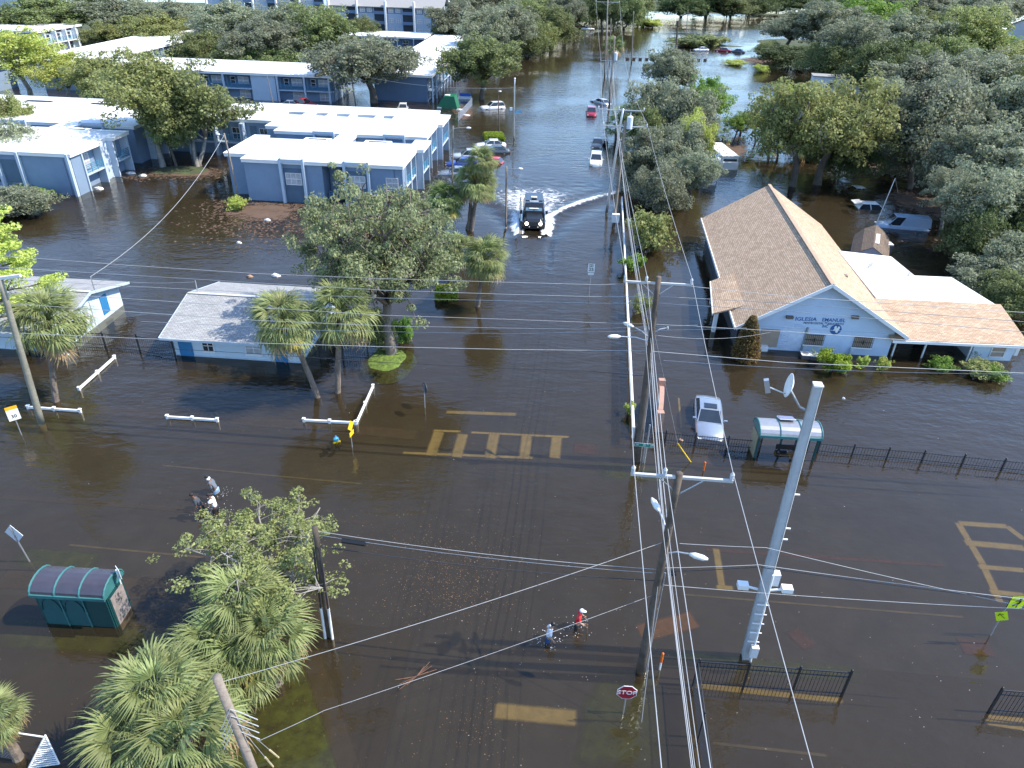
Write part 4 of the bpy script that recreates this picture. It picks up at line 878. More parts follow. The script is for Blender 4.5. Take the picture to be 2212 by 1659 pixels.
# top centre mass
G2 = 'trees on the left bank of the far water'
for i, (x, y, H_, w_, k, m_, lb) in enumerate([
    (990, 45, 11, 120, 'round', F_GREY, 'grey green bank tree nearest the far cross block'), (1035, 62, 12, 120, 'round2', F_GREY, 'grey tree directly above the rounded dark oak'),
    (1095, 55, 12, 125, 'round', F_GREY, 'big grey green oak on the bank by the water, middle one'), (1142, 68, 9, 75, 'dense', F_OAK, 'olive tree leaning over the far shoreline'),
    (1168, 70, 8, 65, 'dense', F_OLIVE, 'yellowish tree at the tip of the bank'), (1140, 28, 12, 120, 'round2', F_OAK, 'dark green bank tree in the second row'),
    (1190, 40, 11, 95, 'dense', F_OAK, 'dense green tree on the bank right of the grey oaks'), (1225, 22, 11, 80, 'round', F_GREY, 'round grey tree at the right end of the bank'),
    (1060, 12, 12, 120, 'round', F_GREY, 'grey tree at the top edge left of centre'), (1110, 4, 12, 120, 'dense', F_OAK, 'dark tree at the top edge above the grey oaks'), (1180, 4, 12, 110, 'round', F_OAK, 'tree at the top edge above the bank tip'),
    (1005, 5, 11, 90, 'dense', F_GREY, 'tree at the top edge right of the far building'),
    (1262, 10, 11, 85, 'dense', F_DARK, 'dark tree standing in far water left of the pole line'), (1305, 14, 12, 75, 'round', F_DARK, 'dark tree behind the farthest crossarm pole'),
    (1350, 8, 12, 75, 'dense', F_OAK, 'green tree across the water right of the pole line'), (1382, 10, 10, 60, 'round', F_OAK, 'small green tree beside far reeds'),
    (1240, -12, 13, 100, 'dense', F_OAK, 'treetop on the top edge above the far water'), (1330, -14, 13, 110, 'dense', F_DARK, 'dark treetop on the top edge right of it')]):
    tree_c(k, x, y, H_, w_, lb, m_, group=G2)
G3 = 'trees beyond the far pond'
for i, (x, y, H_, w_, k, m_) in enumerate([(1480, 2, 10, 90, 'dense', F_DARK), (1530, -2, 11, 100, 'round', F_DARK), (1580, -2, 11, 100, 'dense', F_OAK), (1625, 0, 10, 80, 'dense', F_DARK), (1680, -8, 10, 90, 'dense', F_OAK), (1725, -6, 10, 90, 'dense', F_DARK)]):
    tree_c(k, x, y, H_, w_, ('far dark tree on the grassy spit, %s from the left' % ('first', 'second', 'third', 'fourth', 'fifth', 'sixth')[i]), m_, group=G3)
# island right of the street
G4 = 'trees in the overgrown clump right of the street'
for x, y, H_, w_, k, m_, lb in [
    (1450, 150, 10, 110, 'round', F_GREY, 'highest grey green tree of the overgrown clump by the street'), (1420, 215, 10, 120, 'dense', F_GREY, 'grey vine hung tree on the street side of the clump'),
    (1478, 225, 10, 130, 'dense', F_GREY, 'grey leafed tree in the centre of the clump'), (1395, 262, 7, 80, 'dense', F_OAK, 'darker tree low on the street side of the clump'),
    (1505, 285, 9, 90, 'dense', F_YEL, 'yellow green vine draped tree in the clump'), (1452, 310, 8, 165, 'spread', F_GREY, 'broad grey oak over the water at the near side of the clump'),
    (1395, 335, 6, 100, 'dense', F_GREY, 'low grey tree beside the double pole'), (1500, 365, 6.5, 130, 'spread', F_GREY, 'spreading oak partly hiding the white truck'),
    (1425, 385, 6, 120, 'dense', F_GREY, 'lowest dark limbed tree at the near end of the clump'), (1545, 225, 8, 90, 'open', F_BRIGHT, 'bright green leafy tree on the right side of the clump'), (1590, 268, 5, 60, 'open', F_BRIGHT, 'thin bright sapling right of the clump'),
    (1530, 190, 7, 60, 'dense', F_BRIGHT, 'small bright tree behind the clump')]:
    tree_c(k, x, y, H_, w_, lb, m_, group=G4)
# right side
G5 = 'trees massed along the right side'
tree_px('spread', 1712, 402, 160, 215, 'yellowish oak with dark leaning trunk standing in water, left one of the pair', F_OLIVE, group=G5)
tree_px('spread', 1765, 398, 150, 235, 'yellowish oak with forked trunk standing in water behind the church, right one of the pair', F_OLIVE, group=G5)
for x, y, H_, w_, k, m_, lb in [
    (1640, 265, 5, 75, 'open', F_YEL, 'thin yellow green sapling left of the yellowish oaks'), (1690, 225, 6, 45, 'open', F_YEL, 'bright yellow sapling behind the yellowish oaks'),
    (1705, 62, 10, 115, 'spread', F_GREY, 'grey oak leaning over the far pond'), (1668, 100, 4.5, 60, 'dense', F_OAK, 'low green bush on the pond bank'), (1715, 112, 6, 125, 'dense', F_DARK, 'dark dense shrubbery tree under the grey leaning oak'),
    (1775, 45, 11, 120, 'round', F_GREY, 'grey tree at the top right of the pond'), (1835, 85, 11, 120, 'round', F_GREY, 'bare looking grey tree above the white cabin'), (1800, 110, 8, 100, 'dense', F_OAK, 'green tree in front of the white cabin'),
    (1915, 125, 9, 110, 'dense', F_DARK, 'dark green tree right of the white cabin'), (1880, 25, 11, 110, 'dense', F_BRIGHT, 'bright green tree near the beige roofed house'),
    (1960, 75, 10, 120, 'round', F_GREY, 'grey tree in front of the beige roofed house'), (2010, 62, 11, 90, 'round2', F_OAK, 'green tree right of the beige roof'), (2075, 62, 12, 110, 'round2', F_OLIVE, 'tall yellow green tree at the upper right'),
    (2110, 30, 11, 100, 'round', F_GREY, 'grey tree at the top edge near the right corner'), (2160, 95, 8, 110, 'dense', F_BRIGHT, 'bright green tree below the white corner house'), (2040, 105, 8, 110, 'dense', F_OAK, 'green tree in the middle of the right hand mass'), (2200, 125, 8, 90, 'dense', F_OLIVE, 'olive tree at the right edge below the corner house'),
    (2000, 10, 11, 120, 'round', F_GREY, 'grey treetop at the top edge above the beige roof'), (2060, 5, 11, 100, 'dense', F_OAK, 'green treetop at the top edge, upper right'), (1930, 5, 11, 90, 'round', F_OAK, 'treetop at the top edge left of the beige roof'), (1845, 4, 11, 100, 'dense', F_DARK, 'dark treetop at the top edge above the pale building'), (2165, 20, 11, 80, 'round', F_GREY, 'grey tree beside the white corner house'),
    (1985, 185, 9, 150, 'round', F_GREY, 'grey oak below the dark green tree on the right'), (2070, 165, 9, 140, 'round2', F_GREY, 'second row grey oak on the right'), (2150, 175, 9, 140, 'round', F_GREY, 'grey green oak near the right edge, upper part'), (2215, 190, 9, 100, 'dense', F_OAK, 'green oak cut by the right edge, upper part'),
    (1930, 225, 8, 110, 'open', F_GREY, 'thin grey oak right of the yellowish oaks'), (2010, 262, 10, 170, 'round', F_GREY, 'large grey oak with pale forked trunk in the right mass'), (2105, 250, 10, 160, 'round2', F_GREY, 'broad grey oak in the middle right mass'), (2190, 262, 10, 150, 'round', F_GREY, 'grey oak cut by the right edge, middle part'),
    (1925, 280, 6, 100, 'dense', F_OAK, 'dark understory tree over the brown debris'), (1990, 325, 6, 120, 'dense', F_GREY, 'low grey oak overhanging the floating debris'), (2095, 335, 10, 160, 'spread', F_GREY, 'spreading grey oak right of the blue van'), (2170, 355, 10, 170, 'round', F_GREY, 'dense grey oak by the right edge, lower part'),
    (2062, 410, 7, 110, 'round', F_GREY, 'grey oak directly right of the half sunk white wagon'), (2140, 425, 9, 150, 'round2', F_GREY, 'grey oak with dark trunk behind the blue van'), (2200, 440, 9, 130, 'dense', F_DARK, 'dark tree cut by the right edge above the low bushes'),
    (2140, 490, 7, 110, 'dense', F_DARK, 'very dark tree beside the wire dome in the water'), (2205, 535, 6, 110, 'dense', F_GREY, 'grey bush tree at the right edge behind the church wing'),
    (2150, 585, 4, 110, 'dense', F_GREY, 'low grey bush in water behind the church annex'), (2205, 620, 4, 100, 'dense', F_OAK, 'low dark bush at the right edge beyond the wing roof'), (1830, 290, 7, 120, 'dense', F_DARK, 'dark shaded thicket behind the yellowish oaks'), (1790, 240, 7, 110, 'dense', F_OAK, 'green thicket at the back of the yellowish oaks')]:
    k = 'open' if k == 'round' and int(x + y) % 3 == 0 else k
    tree_c(k, x, y, H_, w_, lb, m_, group=G5, bark=BARKL if k == 'open' else BARK)
# shrubs
def shrub(cx, by, ty, wpx, label, m_, key='bush', name='shrub', cat='shrub'):
    return tree_px(key, cx, by, ty, wpx, label, m_, cy=(by + ty) / 2, name=name, cat=cat, moss=False)
shrub(1393, 535, 438, 98, 'olive bush with pink blossoms right of the white cabinet', F_OLIVE)
shrub(1368, 585, 543, 48, 'small bright green bush at the street edge', F_BRIGHT)
shrub(1385, 672, 628, 38, 'sparse brownish bush behind the middle pole', F_OLIVE)
shrub(1795, 800, 750, 60, 'bright yellow green bush before the church wall', F_LIME)
shrub(2034, 800, 778, 38, 'small leafy bush before the church wing, left one', F_BRIGHT)
shrub(2110, 806, 776, 56, 'leafy grey green bush before the church wing, right one', F_OLIVE)
shrub(1862, 794, 784, 18, 'thin weeds poking from the water before the church', F_YEL); shrub(1905, 798, 786, 22, 'thin weeds right of the yellow green bush', F_YEL); shrub(2142, 818, 812, 36, 'flat green weeds right of the church wing bushes', F_BRIGHT)
shrub(1500, 101, 72, 80, 'green bushes on the narrow far strip, left clump', F_OAK); shrub(1538, 98, 70, 44, 'green bush at the right end of the far strip', F_OLIVE)
shrub(1390, 58, 36, 60, 'pale reeds in the far water left of the pond', F_YEL); shrub(1592, 140, 128, 40, 'pale reeds in the water behind the clump', F_YEL); shrub(1640, 155, 135, 26, 'second tuft of pale reeds', F_YEL)
shrub(1360, 895, 872, 22, 'tuft of strap leaves by the low street wall', F_YEL)
shrub(516, 452, 418, 34, 'spiky plant at the foot of the leaning lamp pole', F_YEL); shrub(60, 425, 395, 60, 'broad leaved green plant by the left block', F_BRIGHT)
shrub(1755, 345, 300, 60, 'low dark palmetto like bush under the yellowish oaks', F_DARK)
# flame shaped cypress
rnd = random.Random(4); lv = MB(); hh = HT(1608, 778, 1608, 682)
for i in range(3200):
    z = rnd.random() ** .8; rr = 1.05 * (1 - z) ** .55 * (.75 + .25 * min(1, z * 6)) * (1 + .15 * math.sin(z * 17 + i % 5)); a = rnd.uniform(0, 6.28)
    leaf_quads(lv, Vector((math.cos(a) * rr * rnd.uniform(.8, 1), math.sin(a) * rr * rnd.uniform(.8, 1), -.2 + z * (hh + .1))), .12, 4, .07, rnd, 1.2)
root = empty('cypress', P(1608, 774), 'cone shaped rusty green cypress at the left corner of the church front', 'tree')
o = bpy.data.objects.new('crown', lv.mesh('crown', material=F_BROWN)); C.objects.link(o); o.parent = root
MB().tube([(0, 0, -.6), (0, 0, hh * .6)], .12, 6).build('trunk', BARK, root, (0, 0, 0))
# clipped hedges
def hedge(x0, x1, yb, yt, ycap, label):
    a = P(x0, yb); b = P(x1, yb); hgt = HT(x0, yb, x0, ycap); wd = (b - a).length; dp = (P(x0, yt, hgt) - Vector((*P(x0, ycap, hgt)[:2], hgt))).length
    dp = min(dp, 3.2); d = (b - a).normalized(); n = Vector((-d.y, d.x, 0)); ctr = a + d * wd / 2 + n * dp / 2; rnd = random.Random(int(x0)); lv = MB()
    for i in range(2600):
        s = [rnd.uniform(-1, 1), rnd.uniform(-1, 1), rnd.uniform(0, 1)]; k = rnd.choice((0, 0, 1, 1, 2, 2, 2, 2))
        if k == 0: s[0] = rnd.choice((-1, 1))
        elif k == 1: s[1] = rnd.choice((-1, 1))
        else: s[2] = 1
        cc = 1 - .12 * max(0, s[2] - .7) * 3 * (abs(s[0]) ** 4 + abs(s[1]) ** 4) / 2
        leaf_quads(lv, d * (s[0] * wd / 2 * cc) + n * (s[1] * dp / 2 * cc) + Vector((0, 0, s[2] * hgt * (1 - .06 * (abs(s[0]) ** 6 + abs(s[1]) ** 6)))), .1, 3, .075, rnd, 1)
    root = empty('hedge', ctr, label, 'hedge'); o = bpy.data.objects.new('crown', lv.mesh('crown', material=F_LIME)); C.objects.link(o); o.parent = root
    mb = MB(); mb.box((0, 0, hgt * .4), (wd * .86, dp * .86, hgt * .95), math.atan2(d.y, d.x)); mb.build('branches', mat('hedge_wood', (.05, .05, .025), .9), root, (0, 0, 0))
hedge(1047, 1090, 305, 278, 294, 'clipped square lime hedge by the parked white cars')
hedge(941, 987, 650, 614, 632, 'clipped square lime hedge between the big oak and the lone palm')

# ------------------------------------------------------------------ palms: every frond is its own part
def frond_mesh(seed, petiole=1.0, R_=.95, nseg=22, droop=.55, spread=2.6):
    rnd = random.Random(seed); mb = MB(); mb.tube([(0, 0, 0), (petiole * .5, 0, .12), (petiole, 0, .08)], [.035, .025, .02], 4, False)
    o = Vector((petiole, 0, .08))
    for i in range(nseg):
        a = (i / (nseg - 1) - .5) * spread; l = R_ * (1 - .28 * abs(a / spread * 2) ** 2) * rnd.uniform(.9, 1.06); d = Vector((math.cos(a), math.sin(a), 0)); s = Vector((-d.y, d.x, 0))
        w0 = R_ * spread / nseg * .3; rip = .03 * (1 if i % 2 else -1)
        l *= (1, 1.18, .86)[i % 3]; p1 = o + d * l * .5 + Vector((0, 0, .06 - .1 * abs(a) + rip)); p2 = o + d * l * .8 + Vector((0, 0, -.1 * droop - .18 * abs(a))); p3 = o + d * l * .98 + Vector((0, 0, -droop * rnd.uniform(.4, .8) - .2 * abs(a)))
        k = len(mb.v); mb.v += [tuple(o), tuple(p1 - s * w0), tuple(p1 + s * w0), tuple(p2 - s * w0 * .6), tuple(p2 + s * w0 * .6), tuple(p3)]
        mb.f += [(k, k + 1, k + 2), (k + 1, k + 3, k + 4, k + 2), (k + 3, k + 5, k + 4)]
    me = mb.mesh('frond'); me.materials.append(F_PALM); return me
FR = [frond_mesh(i, droop=(.35, .55, .8)[i % 3]) for i in range(6)]
FRN = [frond_mesh(20 + i, .9, .95, 30, (.4, .6, .8, .5)[i], 2.9) for i in range(4)]
def palm(loc, H_, Rr, label, n=74, lean=(0, 0), m=F_PALM, trunk=.16, near=False, dead=4, name='palm_tree', group=None, top=None, young=.25, seed=1):
    rnd = random.Random(seed); root = empty(name, loc, label, 'palm', group); tp = Vector(top) - Vector(loc) if top else Vector((lean[0], lean[1], H_)); H_ = tp.z
    if trunk:
        wd = MB(); pts = []; rad = []
        for i in range(13):
            t = i / 12; q_ = Vector((tp.x * t ** 1.3, tp.y * t ** 1.3, -1 + (H_ + 1) * t)); pts.append(q_); rad.append(trunk * (1.25 - .35 * t) * (1 + .1 * (i % 2)) if t < .85 else trunk * 1.25)
        wd.tube(pts, rad, 8).build('trunk', PBARK, root, (0, 0, 0))
    sc = Rr / 1.9
    for i in range(n):
        t = (i + .5) / n; az = i * 2.39996 + rnd.uniform(-.2, .2)
        tilt = R(-78) + R(128) * t ** .85 + rnd.uniform(-.22, .22)          # from upright (spear) to hanging
        mm = m
        if i >= n - dead: mm = F_DEAD
        elif t > .8 and rnd.random() < young: mm = F_PALMY if rnd.random() < .6 else F_PALM
        s_ = sc * rnd.uniform(.78, 1.12) * (.8 if t < .12 else 1)
        fr = shared('frond', rnd.choice(FRN if near else FR), tp + Vector((0, 0, -.25 * t)), root, (rnd.uniform(-.25, .25), tilt, az), (s_, s_, s_), mm)
    return root
def palm_px(bx, by, cx, cy, wpx, label, **k):
    b = P(bx, by); q = ray(cx, cy); t = (q.x * b.x + q.y * b.y) / (q.x ** 2 + q.y ** 2); tp = Vector((q.x * t, q.y * t, CAMH + q.z * t))
    s = FPX * Vector((0, cp, -sp)).dot(q.normalized()) / (q * t).length
    return palm(b, tp.z, wpx / 2 / s * 1.14, label, top=tp, **k)
G6 = 'sabal palms standing in the flood'
palm_px(118, 868, 104, 690, 108, 'sabal palm in front of the left edge house', seed=2, group=G6)
palm_px(690, 857, 614, 693, 122, 'leaning sabal palm in front of the grey shingled low roof', seed=3, group=G6)
palm_px(728, 848, 735, 668, 138, 'tall full sabal palm at the right corner of the low blue building', seed=4, n=56, group=G6)
palm_px(1030, 662, 1047, 556, 98, 'lone sabal palm at the street edge right of the square hedge', seed=5, group=G6)
palm_px(968, 606, 990, 535, 74, 'shorter sabal palm half hidden behind the big oak', seed=6, group=G6)
palm_px(1011, 497, 1022, 392, 80, 'front palm of the triple cluster beside the wake', seed=7, m=F_PALM, group=G6)
palm_px(1018, 499, 1040, 345, 62, 'tallest palm of the triple cluster beside the wake', seed=8, m=F_PALM, young=.7, group=G6)
palm_px(1005, 494, 1044, 400, 60, 'right hand palm of the triple cluster beside the wake', seed=9, m=F_PALM, group=G6)
palm_px(952, 500, 962, 430, 80, 'dark palm between the big oak and the triple cluster', seed=10, m=F_PALMD, group=G6)
palm_px(1322, 150, 1327, 100, 40, 'lone far palm with yellow skirt beside the pole line', seed=11, m=F_PALMD, n=30, dead=9, young=.8, group=G6)
for i, (x, by, cy_, w_) in enumerate(((1063, 78, 55, 26), (778, 110, 92, 22), (820, 116, 96, 26), (865, 116, 96, 26), (468, 70, 52, 26), (545, 90, 66, 26), (600, 90, 70, 26), (1005, 90, 65, 24), (245, 110, 85, 26), (1095, 92, 72, 22), (1340, 290, 246, 44), (1330, 305, 268, 50), (1600, 290, 262, 40), (1660, 350, 312, 56), (1680, 345, 300, 60), (1720, 348, 310, 60), (1560, 320, 296, 36))):
    palm_px(x, by, x + 2, cy_, w_, ('small palm near the far white roofs, %s counting from the left' if i < 10 else 'dark palm among the trees right of the street, %s counting from the street') % ('first', 'second', 'third', 'fourth', 'fifth', 'sixth', 'seventh', 'eighth', 'ninth', 'tenth')[sorted([245, 468, 545, 600, 778, 820, 865, 1005, 1063, 1095]).index(x) if i < 10 else sorted([1330, 1340, 1560, 1600, 1660, 1680, 1720]).index(x)],
            seed=20 + i, n=20, m=F_PALMD if i > 9 else F_PALM, group='far small palms' if i < 10 else 'dark palms right of the street', dead=2)
palm_px(820, 745, 822, 690, 54, 'low palm tucked behind the oak trunk on the mound', seed=40, n=26, m=F_PALMD)
# near clump bottom left
for x, y, z, r_, lb, sd in ((530, 1300, 3.4, 2.1, 'upper palm of the big clump under the near oak', 51), (575, 1370, 3.0, 2.0, 'right palm of the big clump with yellowing outer fronds', 52), (470, 1390, 2.8, 1.9, 'left palm of the big clump under the near oak', 53), (520, 1440, 2.1, 1.9, 'lowest palm of the big clump above the grey guy pole', 54),
                          (340, 1500, 3.6, 2.2, 'large near palm at the bottom left, upper crown', 55), (395, 1590, 3.2, 2.2, 'large near palm at the bottom left, right crown', 56), (290, 1600, 3.0, 2.1, 'large near palm at the bottom left, left crown', 57)):
    q = P(x, y, z); palm(Vector((q.x, q.y, 0)), z, r_ * 1.05, lb, n=34, m=F_PALM, near=True, dead=5 if sd in (52, 54, 56) else 3, trunk=.2, seed=sd, young=.9 if sd in (52, 54) else .25, group='near palms at the lower left')
q = P(-14, 1545, 2.6); palm(Vector((q.x, q.y, 0)), 2.6, 1.15, 'yellow tipped palm cut by the left edge near the gate', n=40, m=F_PALM, near=True, young=.9, dead=4, seed=60)
# ------------------------------------------------------------------ poles
def pole(bx, by, tx, ty, r0, r1, label, m=POLEW, name='utility_pole', cat='utility pole', group=None, H_=None):
    b = P(bx, by); h_ = H_ or HT(bx, by, tx, ty); t = P(tx, ty, h_) if H_ is None else Vector((b.x, b.y, h_))
    if H_ is None:
        q = ray(tx, ty); k = (h_ - CAMH) / q.z; t = Vector((q.x * k, q.y * k, h_))
    root = empty(name, b, label, cat, group); mb = MB(); mb.sm = True
    n = 10; mb.tube([b.lerp(t, i / n) if i >= 0 else b for i in range(n + 1)], [r0 + (r1 - r0) * i / n for i in range(n + 1)], 12)
    mb.tube([b - (t - b).normalized() * 1.0, b], [r0 * 1.02, r0], 12); mb.build('pole_shaft', m, root); root['_t'] = 0; del root['_t']
    return root, b, t
def crossarm(root, c, d, l0, l1, ins=(-1, 0, 1), m=None, th=.1, drop=.0, brace=True):
    d = d.normalized(); a = c - d * l0; e = c + d * l1
    MB().beam(a, e, th, th).build('crossarm', m or mat('white_crossarm', (.5, .5, .49), .7), root)
    if brace:
        for s_ in (-.45, .45): MB().beam(c + d * s_ * (l0 + l1) * .55, c - Vector((0, 0, .75)), .035).build('arm_brace', GALV, root)
    pts = []
    for i in ins:
        p = a + (e - a) * i; mb = MB(); mb.tube([p, p + Vector((0, 0, .1)), p + Vector((0, 0, .28)), p + Vector((0, 0, .36))], [.03, .07, .08, .03], 8); mb.build('insulator', mat('grey_insulator', (.55, .57, .6), .3), root); pts.append(p + Vector((0, 0, .36)))
    return pts
def transformer(root, p, s=1.): 
    o = MB(); o.sm = False; o.tube([p - Vector((0, 0, .5 * s)), p + Vector((0, 0, .45 * s)), p + Vector((0, 0, .55 * s))], [.26 * s, .26 * s, .1 * s], 12); t = o.build('transformer', mat('pale_transformer', (.6, .65, .7), .4), root)
    MB().tube([p + Vector((0, 0, .55 * s)), p + Vector((.02, 0, .8 * s))], [.05 * s, .03 * s], 6).build('bushing', BLUEL, t)
def street_light(root, p, d, l, head=.6, drop=-.25, m=None, up_=.35):
    d = Vector(d).normalized(); e = p + d * l + Vector((0, 0, up_)); a = MB(); a.tube([p, p + d * l * .5 + Vector((0, 0, up_ * .8)), e], .035, 6); ar = a.build('lamp_arm', m or GALV, root)
    h_ = MB(); h_.sm = True; c = e + d * head * .4; head *= .85; h_.tube([e, e + d * head * .3, e + d * head * .75, e + d * head], [.05, .12, .11, .04], 8); h_.build('lamp_head', WHITEP, ar)
UD = Vector((math.cos(TH), math.sin(TH), 0)); VD = Vector((-math.sin(TH), math.cos(TH), 0))
p1, b1, t1 = pole(1383, 1450, 1468, 1022, .19, .13, 'near dark wooden utility pole with white crossarm and lamp, right of the wading people', POLED)
ca1 = crossarm(p1, t1 - Vector((0, 0, .18)) + UD * .1, UD, 1.75, 1.75, (.02, .33, .98))
p2, b2, t2 = pole(1375, 995, 1423, 598, .21, .14, 'wooden utility pole by the street name sign at the corner', POLED)
ca2 = crossarm(p2, t2 - Vector((0, 0, .35)), UD, 1.75, 1.75, (.02, .33, .98))
p3, b3, t3 = pole(1325, 490, 1351, 262, .18, .12, 'wooden pole with transformer and wide crossarm by the tree clump', POLEW)
ca3 = crossarm(p3, t3 - Vector((0, 0, .5)), UD, 2.2, 2.2, (0, .3, 1)); transformer(p3, t3 - UD * -.45 - Vector((0, 0, .1)), 1.2)
MB().beam(b3.lerp(t3, .1) - VD * .3 - UD * .3, b3.lerp(t3, .1) + UD * .5 - VD * .3, .5, .9).build('equipment_cabinet', WHITEP, p3)
p3b, b3b, t3b = pole(1310, 460, 1346, 235, .16, .12, 'second slimmer pole of the pair beside the tree clump', GALV)
ca3b = crossarm(p3b, t3b - Vector((0, 0, .15)), UD, 2.6, 2.2, (0, .45, 1), brace=False)
p4, b4, t4 = pole(1316, 228, 1328, 78, .2, .14, 'distant wooden pole with short crossarm and transformer in the flooded street', POLEW)
ca4 = crossarm(p4, t4 - Vector((0, 0, 4.2)), UD, 2.2, 2.2, (0, .3, 1)); transformer(p4, t4 - UD * -.5 - Vector((0, 0, 3.4)), 1.3)
p5, b5, t5 = pole(1306, 168, 1313, 0, .2, .14, 'farthest pole with crossarm at the top edge over the water', POLEW)
ca5 = crossarm(p5, t5 - Vector((0, 0, .4)), UD, 2.6, 2.6, (0, .5, 1))
pole(1316, 140, 1320, 40, .14, .1, 'thin pole right behind the farthest crossarm pole', POLEW)
pole(1364, 138, 1369, 24, .17, .1, 'lone pole standing in open water right of the pole line', POLEW)
pr, br_, tr_ = pole(1457, 150, 1464, 52, .3, .2, 'dark thick pole with cylinder at the end of the far fence', POLED)
MB().tube([tr_ - Vector((0, 0, .4)), tr_ + Vector((0, 0, .7))], .45, 8).build('pole_cylinder', POLED, pr); MB().beam(br_ + UD * .4, br_ + UD * .4 + Vector((0, 0, 4.5)), .5).build('equipment_cabinet', POLED, pr)
pole(1482, 78, 1486, 22, .14, .1, 'thin lamp pole in the far pond', POLEW)
street_light(p1, b1.lerp(t1, .64), UD - VD * .3, .9, .8); street_light(p1, b1.lerp(t1, .73), -UD * .3 + VD, .9, .9)
street_light(p2, b2.lerp(t2, .68), -UD - VD * .15, 1.7, .8); street_light(p2, b2.lerp(t2, .69), -UD + VD * .8, 1.2, .8)
street_light(p3, b3.lerp(t3, .55), -UD, 2.2, .8)
street_light(p2, b2.lerp(t2, .72), UD + VD * .2, .8, .05)
for rt, b_, t_ in ((p1, b1, t1), (p2, b2, t2)):
    d_ = (t_ - b_).normalized(); MB().tube([b_ + UD * .22, b_.lerp(t_, .55) + UD * .2], .035, 6).build('cable_riser', GALV, rt)
MB().tube([b2 + UD * .45 - VD * .1, b2 + UD * .45 - VD * .1 + Vector((0, 0, 2.7))], .05, 6).build('cable_riser', GALV, p2)
# left pole, pole 705, bottom pole
p6, b6, t6 = pole(90, 915, 0, 603, .2, .15, 'grey green wooden pole leaning past the left edge house', mat('green_grey_pole', (.23, .22, .175), .9, var=.3, scale=1.5, bump=.4, bscale=10))
MB().beam(t6 - UD * .3, t6 + UD * 1.3 + Vector((0, 0, .3)), .16).build('crossarm', WHITEP, p6)
p7, b7, t7 = pole(713, 1372, 680, 1138, .15, .12, 'short dark utility pole with two white conduits beside the near oak', POLED)
for s_ in (-.16, .16): MB().tube([b7 + UD * s_ - VD * .18 - Vector((0, 0, .5)), b7.lerp(t7, .3) + UD * s_ - VD * .18], .06, 8).build('conduit', WHITEP, p7); MB().tube([b7.lerp(t7, .3) + UD * s_ - VD * .18, b7.lerp(t7, .85) + UD * s_ * .7 - VD * .16], .04, 6).build('cable_riser', WIREB, p7)
q = P(468, 1462, 7.4); p8b = Vector((q.x + .15, q.y + .25, 0)); p8 = empty('utility_pole', p8b, 'bare grey round pole rising in front of the near palms at the bottom', 'utility pole')
mb = MB(); mb.sm = True; mb.tube([p8b - Vector((0, 0, 1)), p8b + Vector((0, 0, 2)), q], [.16, .15, .13], 12); mb.build('pole_shaft', POLEW, p8)
for i in range(4):
    c_ = p8b.lerp(q, .62 + i * .05) + UD * (.12 + .05 * i); MB().tube([c_ + Vector((-.5, -.3, -.5)), c_ + Vector((-.15, -.1, .25)), c_, c_ + Vector((.5, .1, -.55))], .018, 5).build('cable_loop', WIRE, p8)
for k, (x, y) in enumerate(((1805 / 2.212 / 1.3562, (1600 + 1370 / 2.212) / 1.3562), (1770 / 2.212 / 1.3562, (1600 + 1430 / 2.212) / 1.3562))):
    g0 = P(x, y); g1 = p8b.lerp(q, .72); w_ = empty('guy_wire', g0, ('upper' if k == 0 else 'lower') + ' guy wire with yellow guard at the foot of the bottom pole', 'guy wire', 'guy wires of the bottom pole'); MB().tube([g0, g1], .012, 5).build('wire', WIRE, w_)
    MB().tube([g0, g0.lerp(g1, .22)], .035, 6).build('guard_sleeve', mat('pale_yellow_sleeve', (.6, .5, .3), .6), w_)
# concrete pole
q = P(1612, 1420); t9 = P(1767, 832, HT(1612, 1420, 1767, 832)); cpole = empty('concrete_pole', q, 'tall square grey concrete pole carrying a white dish on top', 'concrete pole')
mb = MB(); n = len(mb.v)
for c_, w_ in ((q - Vector((0, 0, 1)), .2), (t9, .135)):
    for i, j in ((-1, -1), (1, -1), (1, 1), (-1, 1)):
        for (a_, b_) in (((.82, 1), (1, .82)) if i * j > 0 else ((1, .82), (.82, 1))): mb.v.append(tuple(c_ + UD * w_ * i * a_ + VD * w_ * j * b_))
for i in range(8): mb.f.append((i, (i + 1) % 8, 8 + (i + 1) % 8, 8 + i))
mb.f.append(tuple(range(8, 16))); mb.build('pole_shaft', CONC, cpole); MB().box(t9 + Vector((0, 0, .02)), (.3, .3, .06), TH).build('pole_cap', WHITEP, cpole)
da = t9 - Vector((0, 0, 1.0)); ds = -UD * .85 + Vector((0, 0, .75)); MB().tube([da - UD * .2, da - UD * .4 + Vector((0, 0, .1)), da + ds], .045, 6).build('dish_arm', GALV, cpole)
mb = MB(); mb.sm = True; dc = da + ds + Vector((0, 0, .15)); ax_ = (-UD * .96 + VD * .1 + Vector((0, 0, .16))).normalized(); e1 = ax_.cross(Vector((0, 0, 1))).normalized(); e2 = ax_.cross(e1)
for rr, dd in ((.02, 0), (.23, .03), (.4, .1), (.42, .09), (.23, -.0)):
    for j in range(18): a_ = j * math.pi / 9; mb.v.append(tuple(dc + ax_ * dd + e1 * rr * math.cos(a_) + e2 * rr * math.sin(a_)))
for r_ in range(4):
    for j in range(18): a_ = r_ * 18 + j; b_ = r_ * 18 + (j + 1) % 18; mb.f.append((a_, a_ + 18, b_ + 18, b_))
dish = mb.build('dish', WHITEP, cpole); MB().tube([dc - e2 * -.35, dc + ax_ * .75 + Vector((0, 0, -.25))], .025, 5).build('feed_arm', GALV, dish); MB().beam(dc + ax_ * .7 + Vector((0, 0, -.45)), dc + ax_ * .85 + Vector((0, 0, 0)), .16).build('feed_box', GALV, dish)
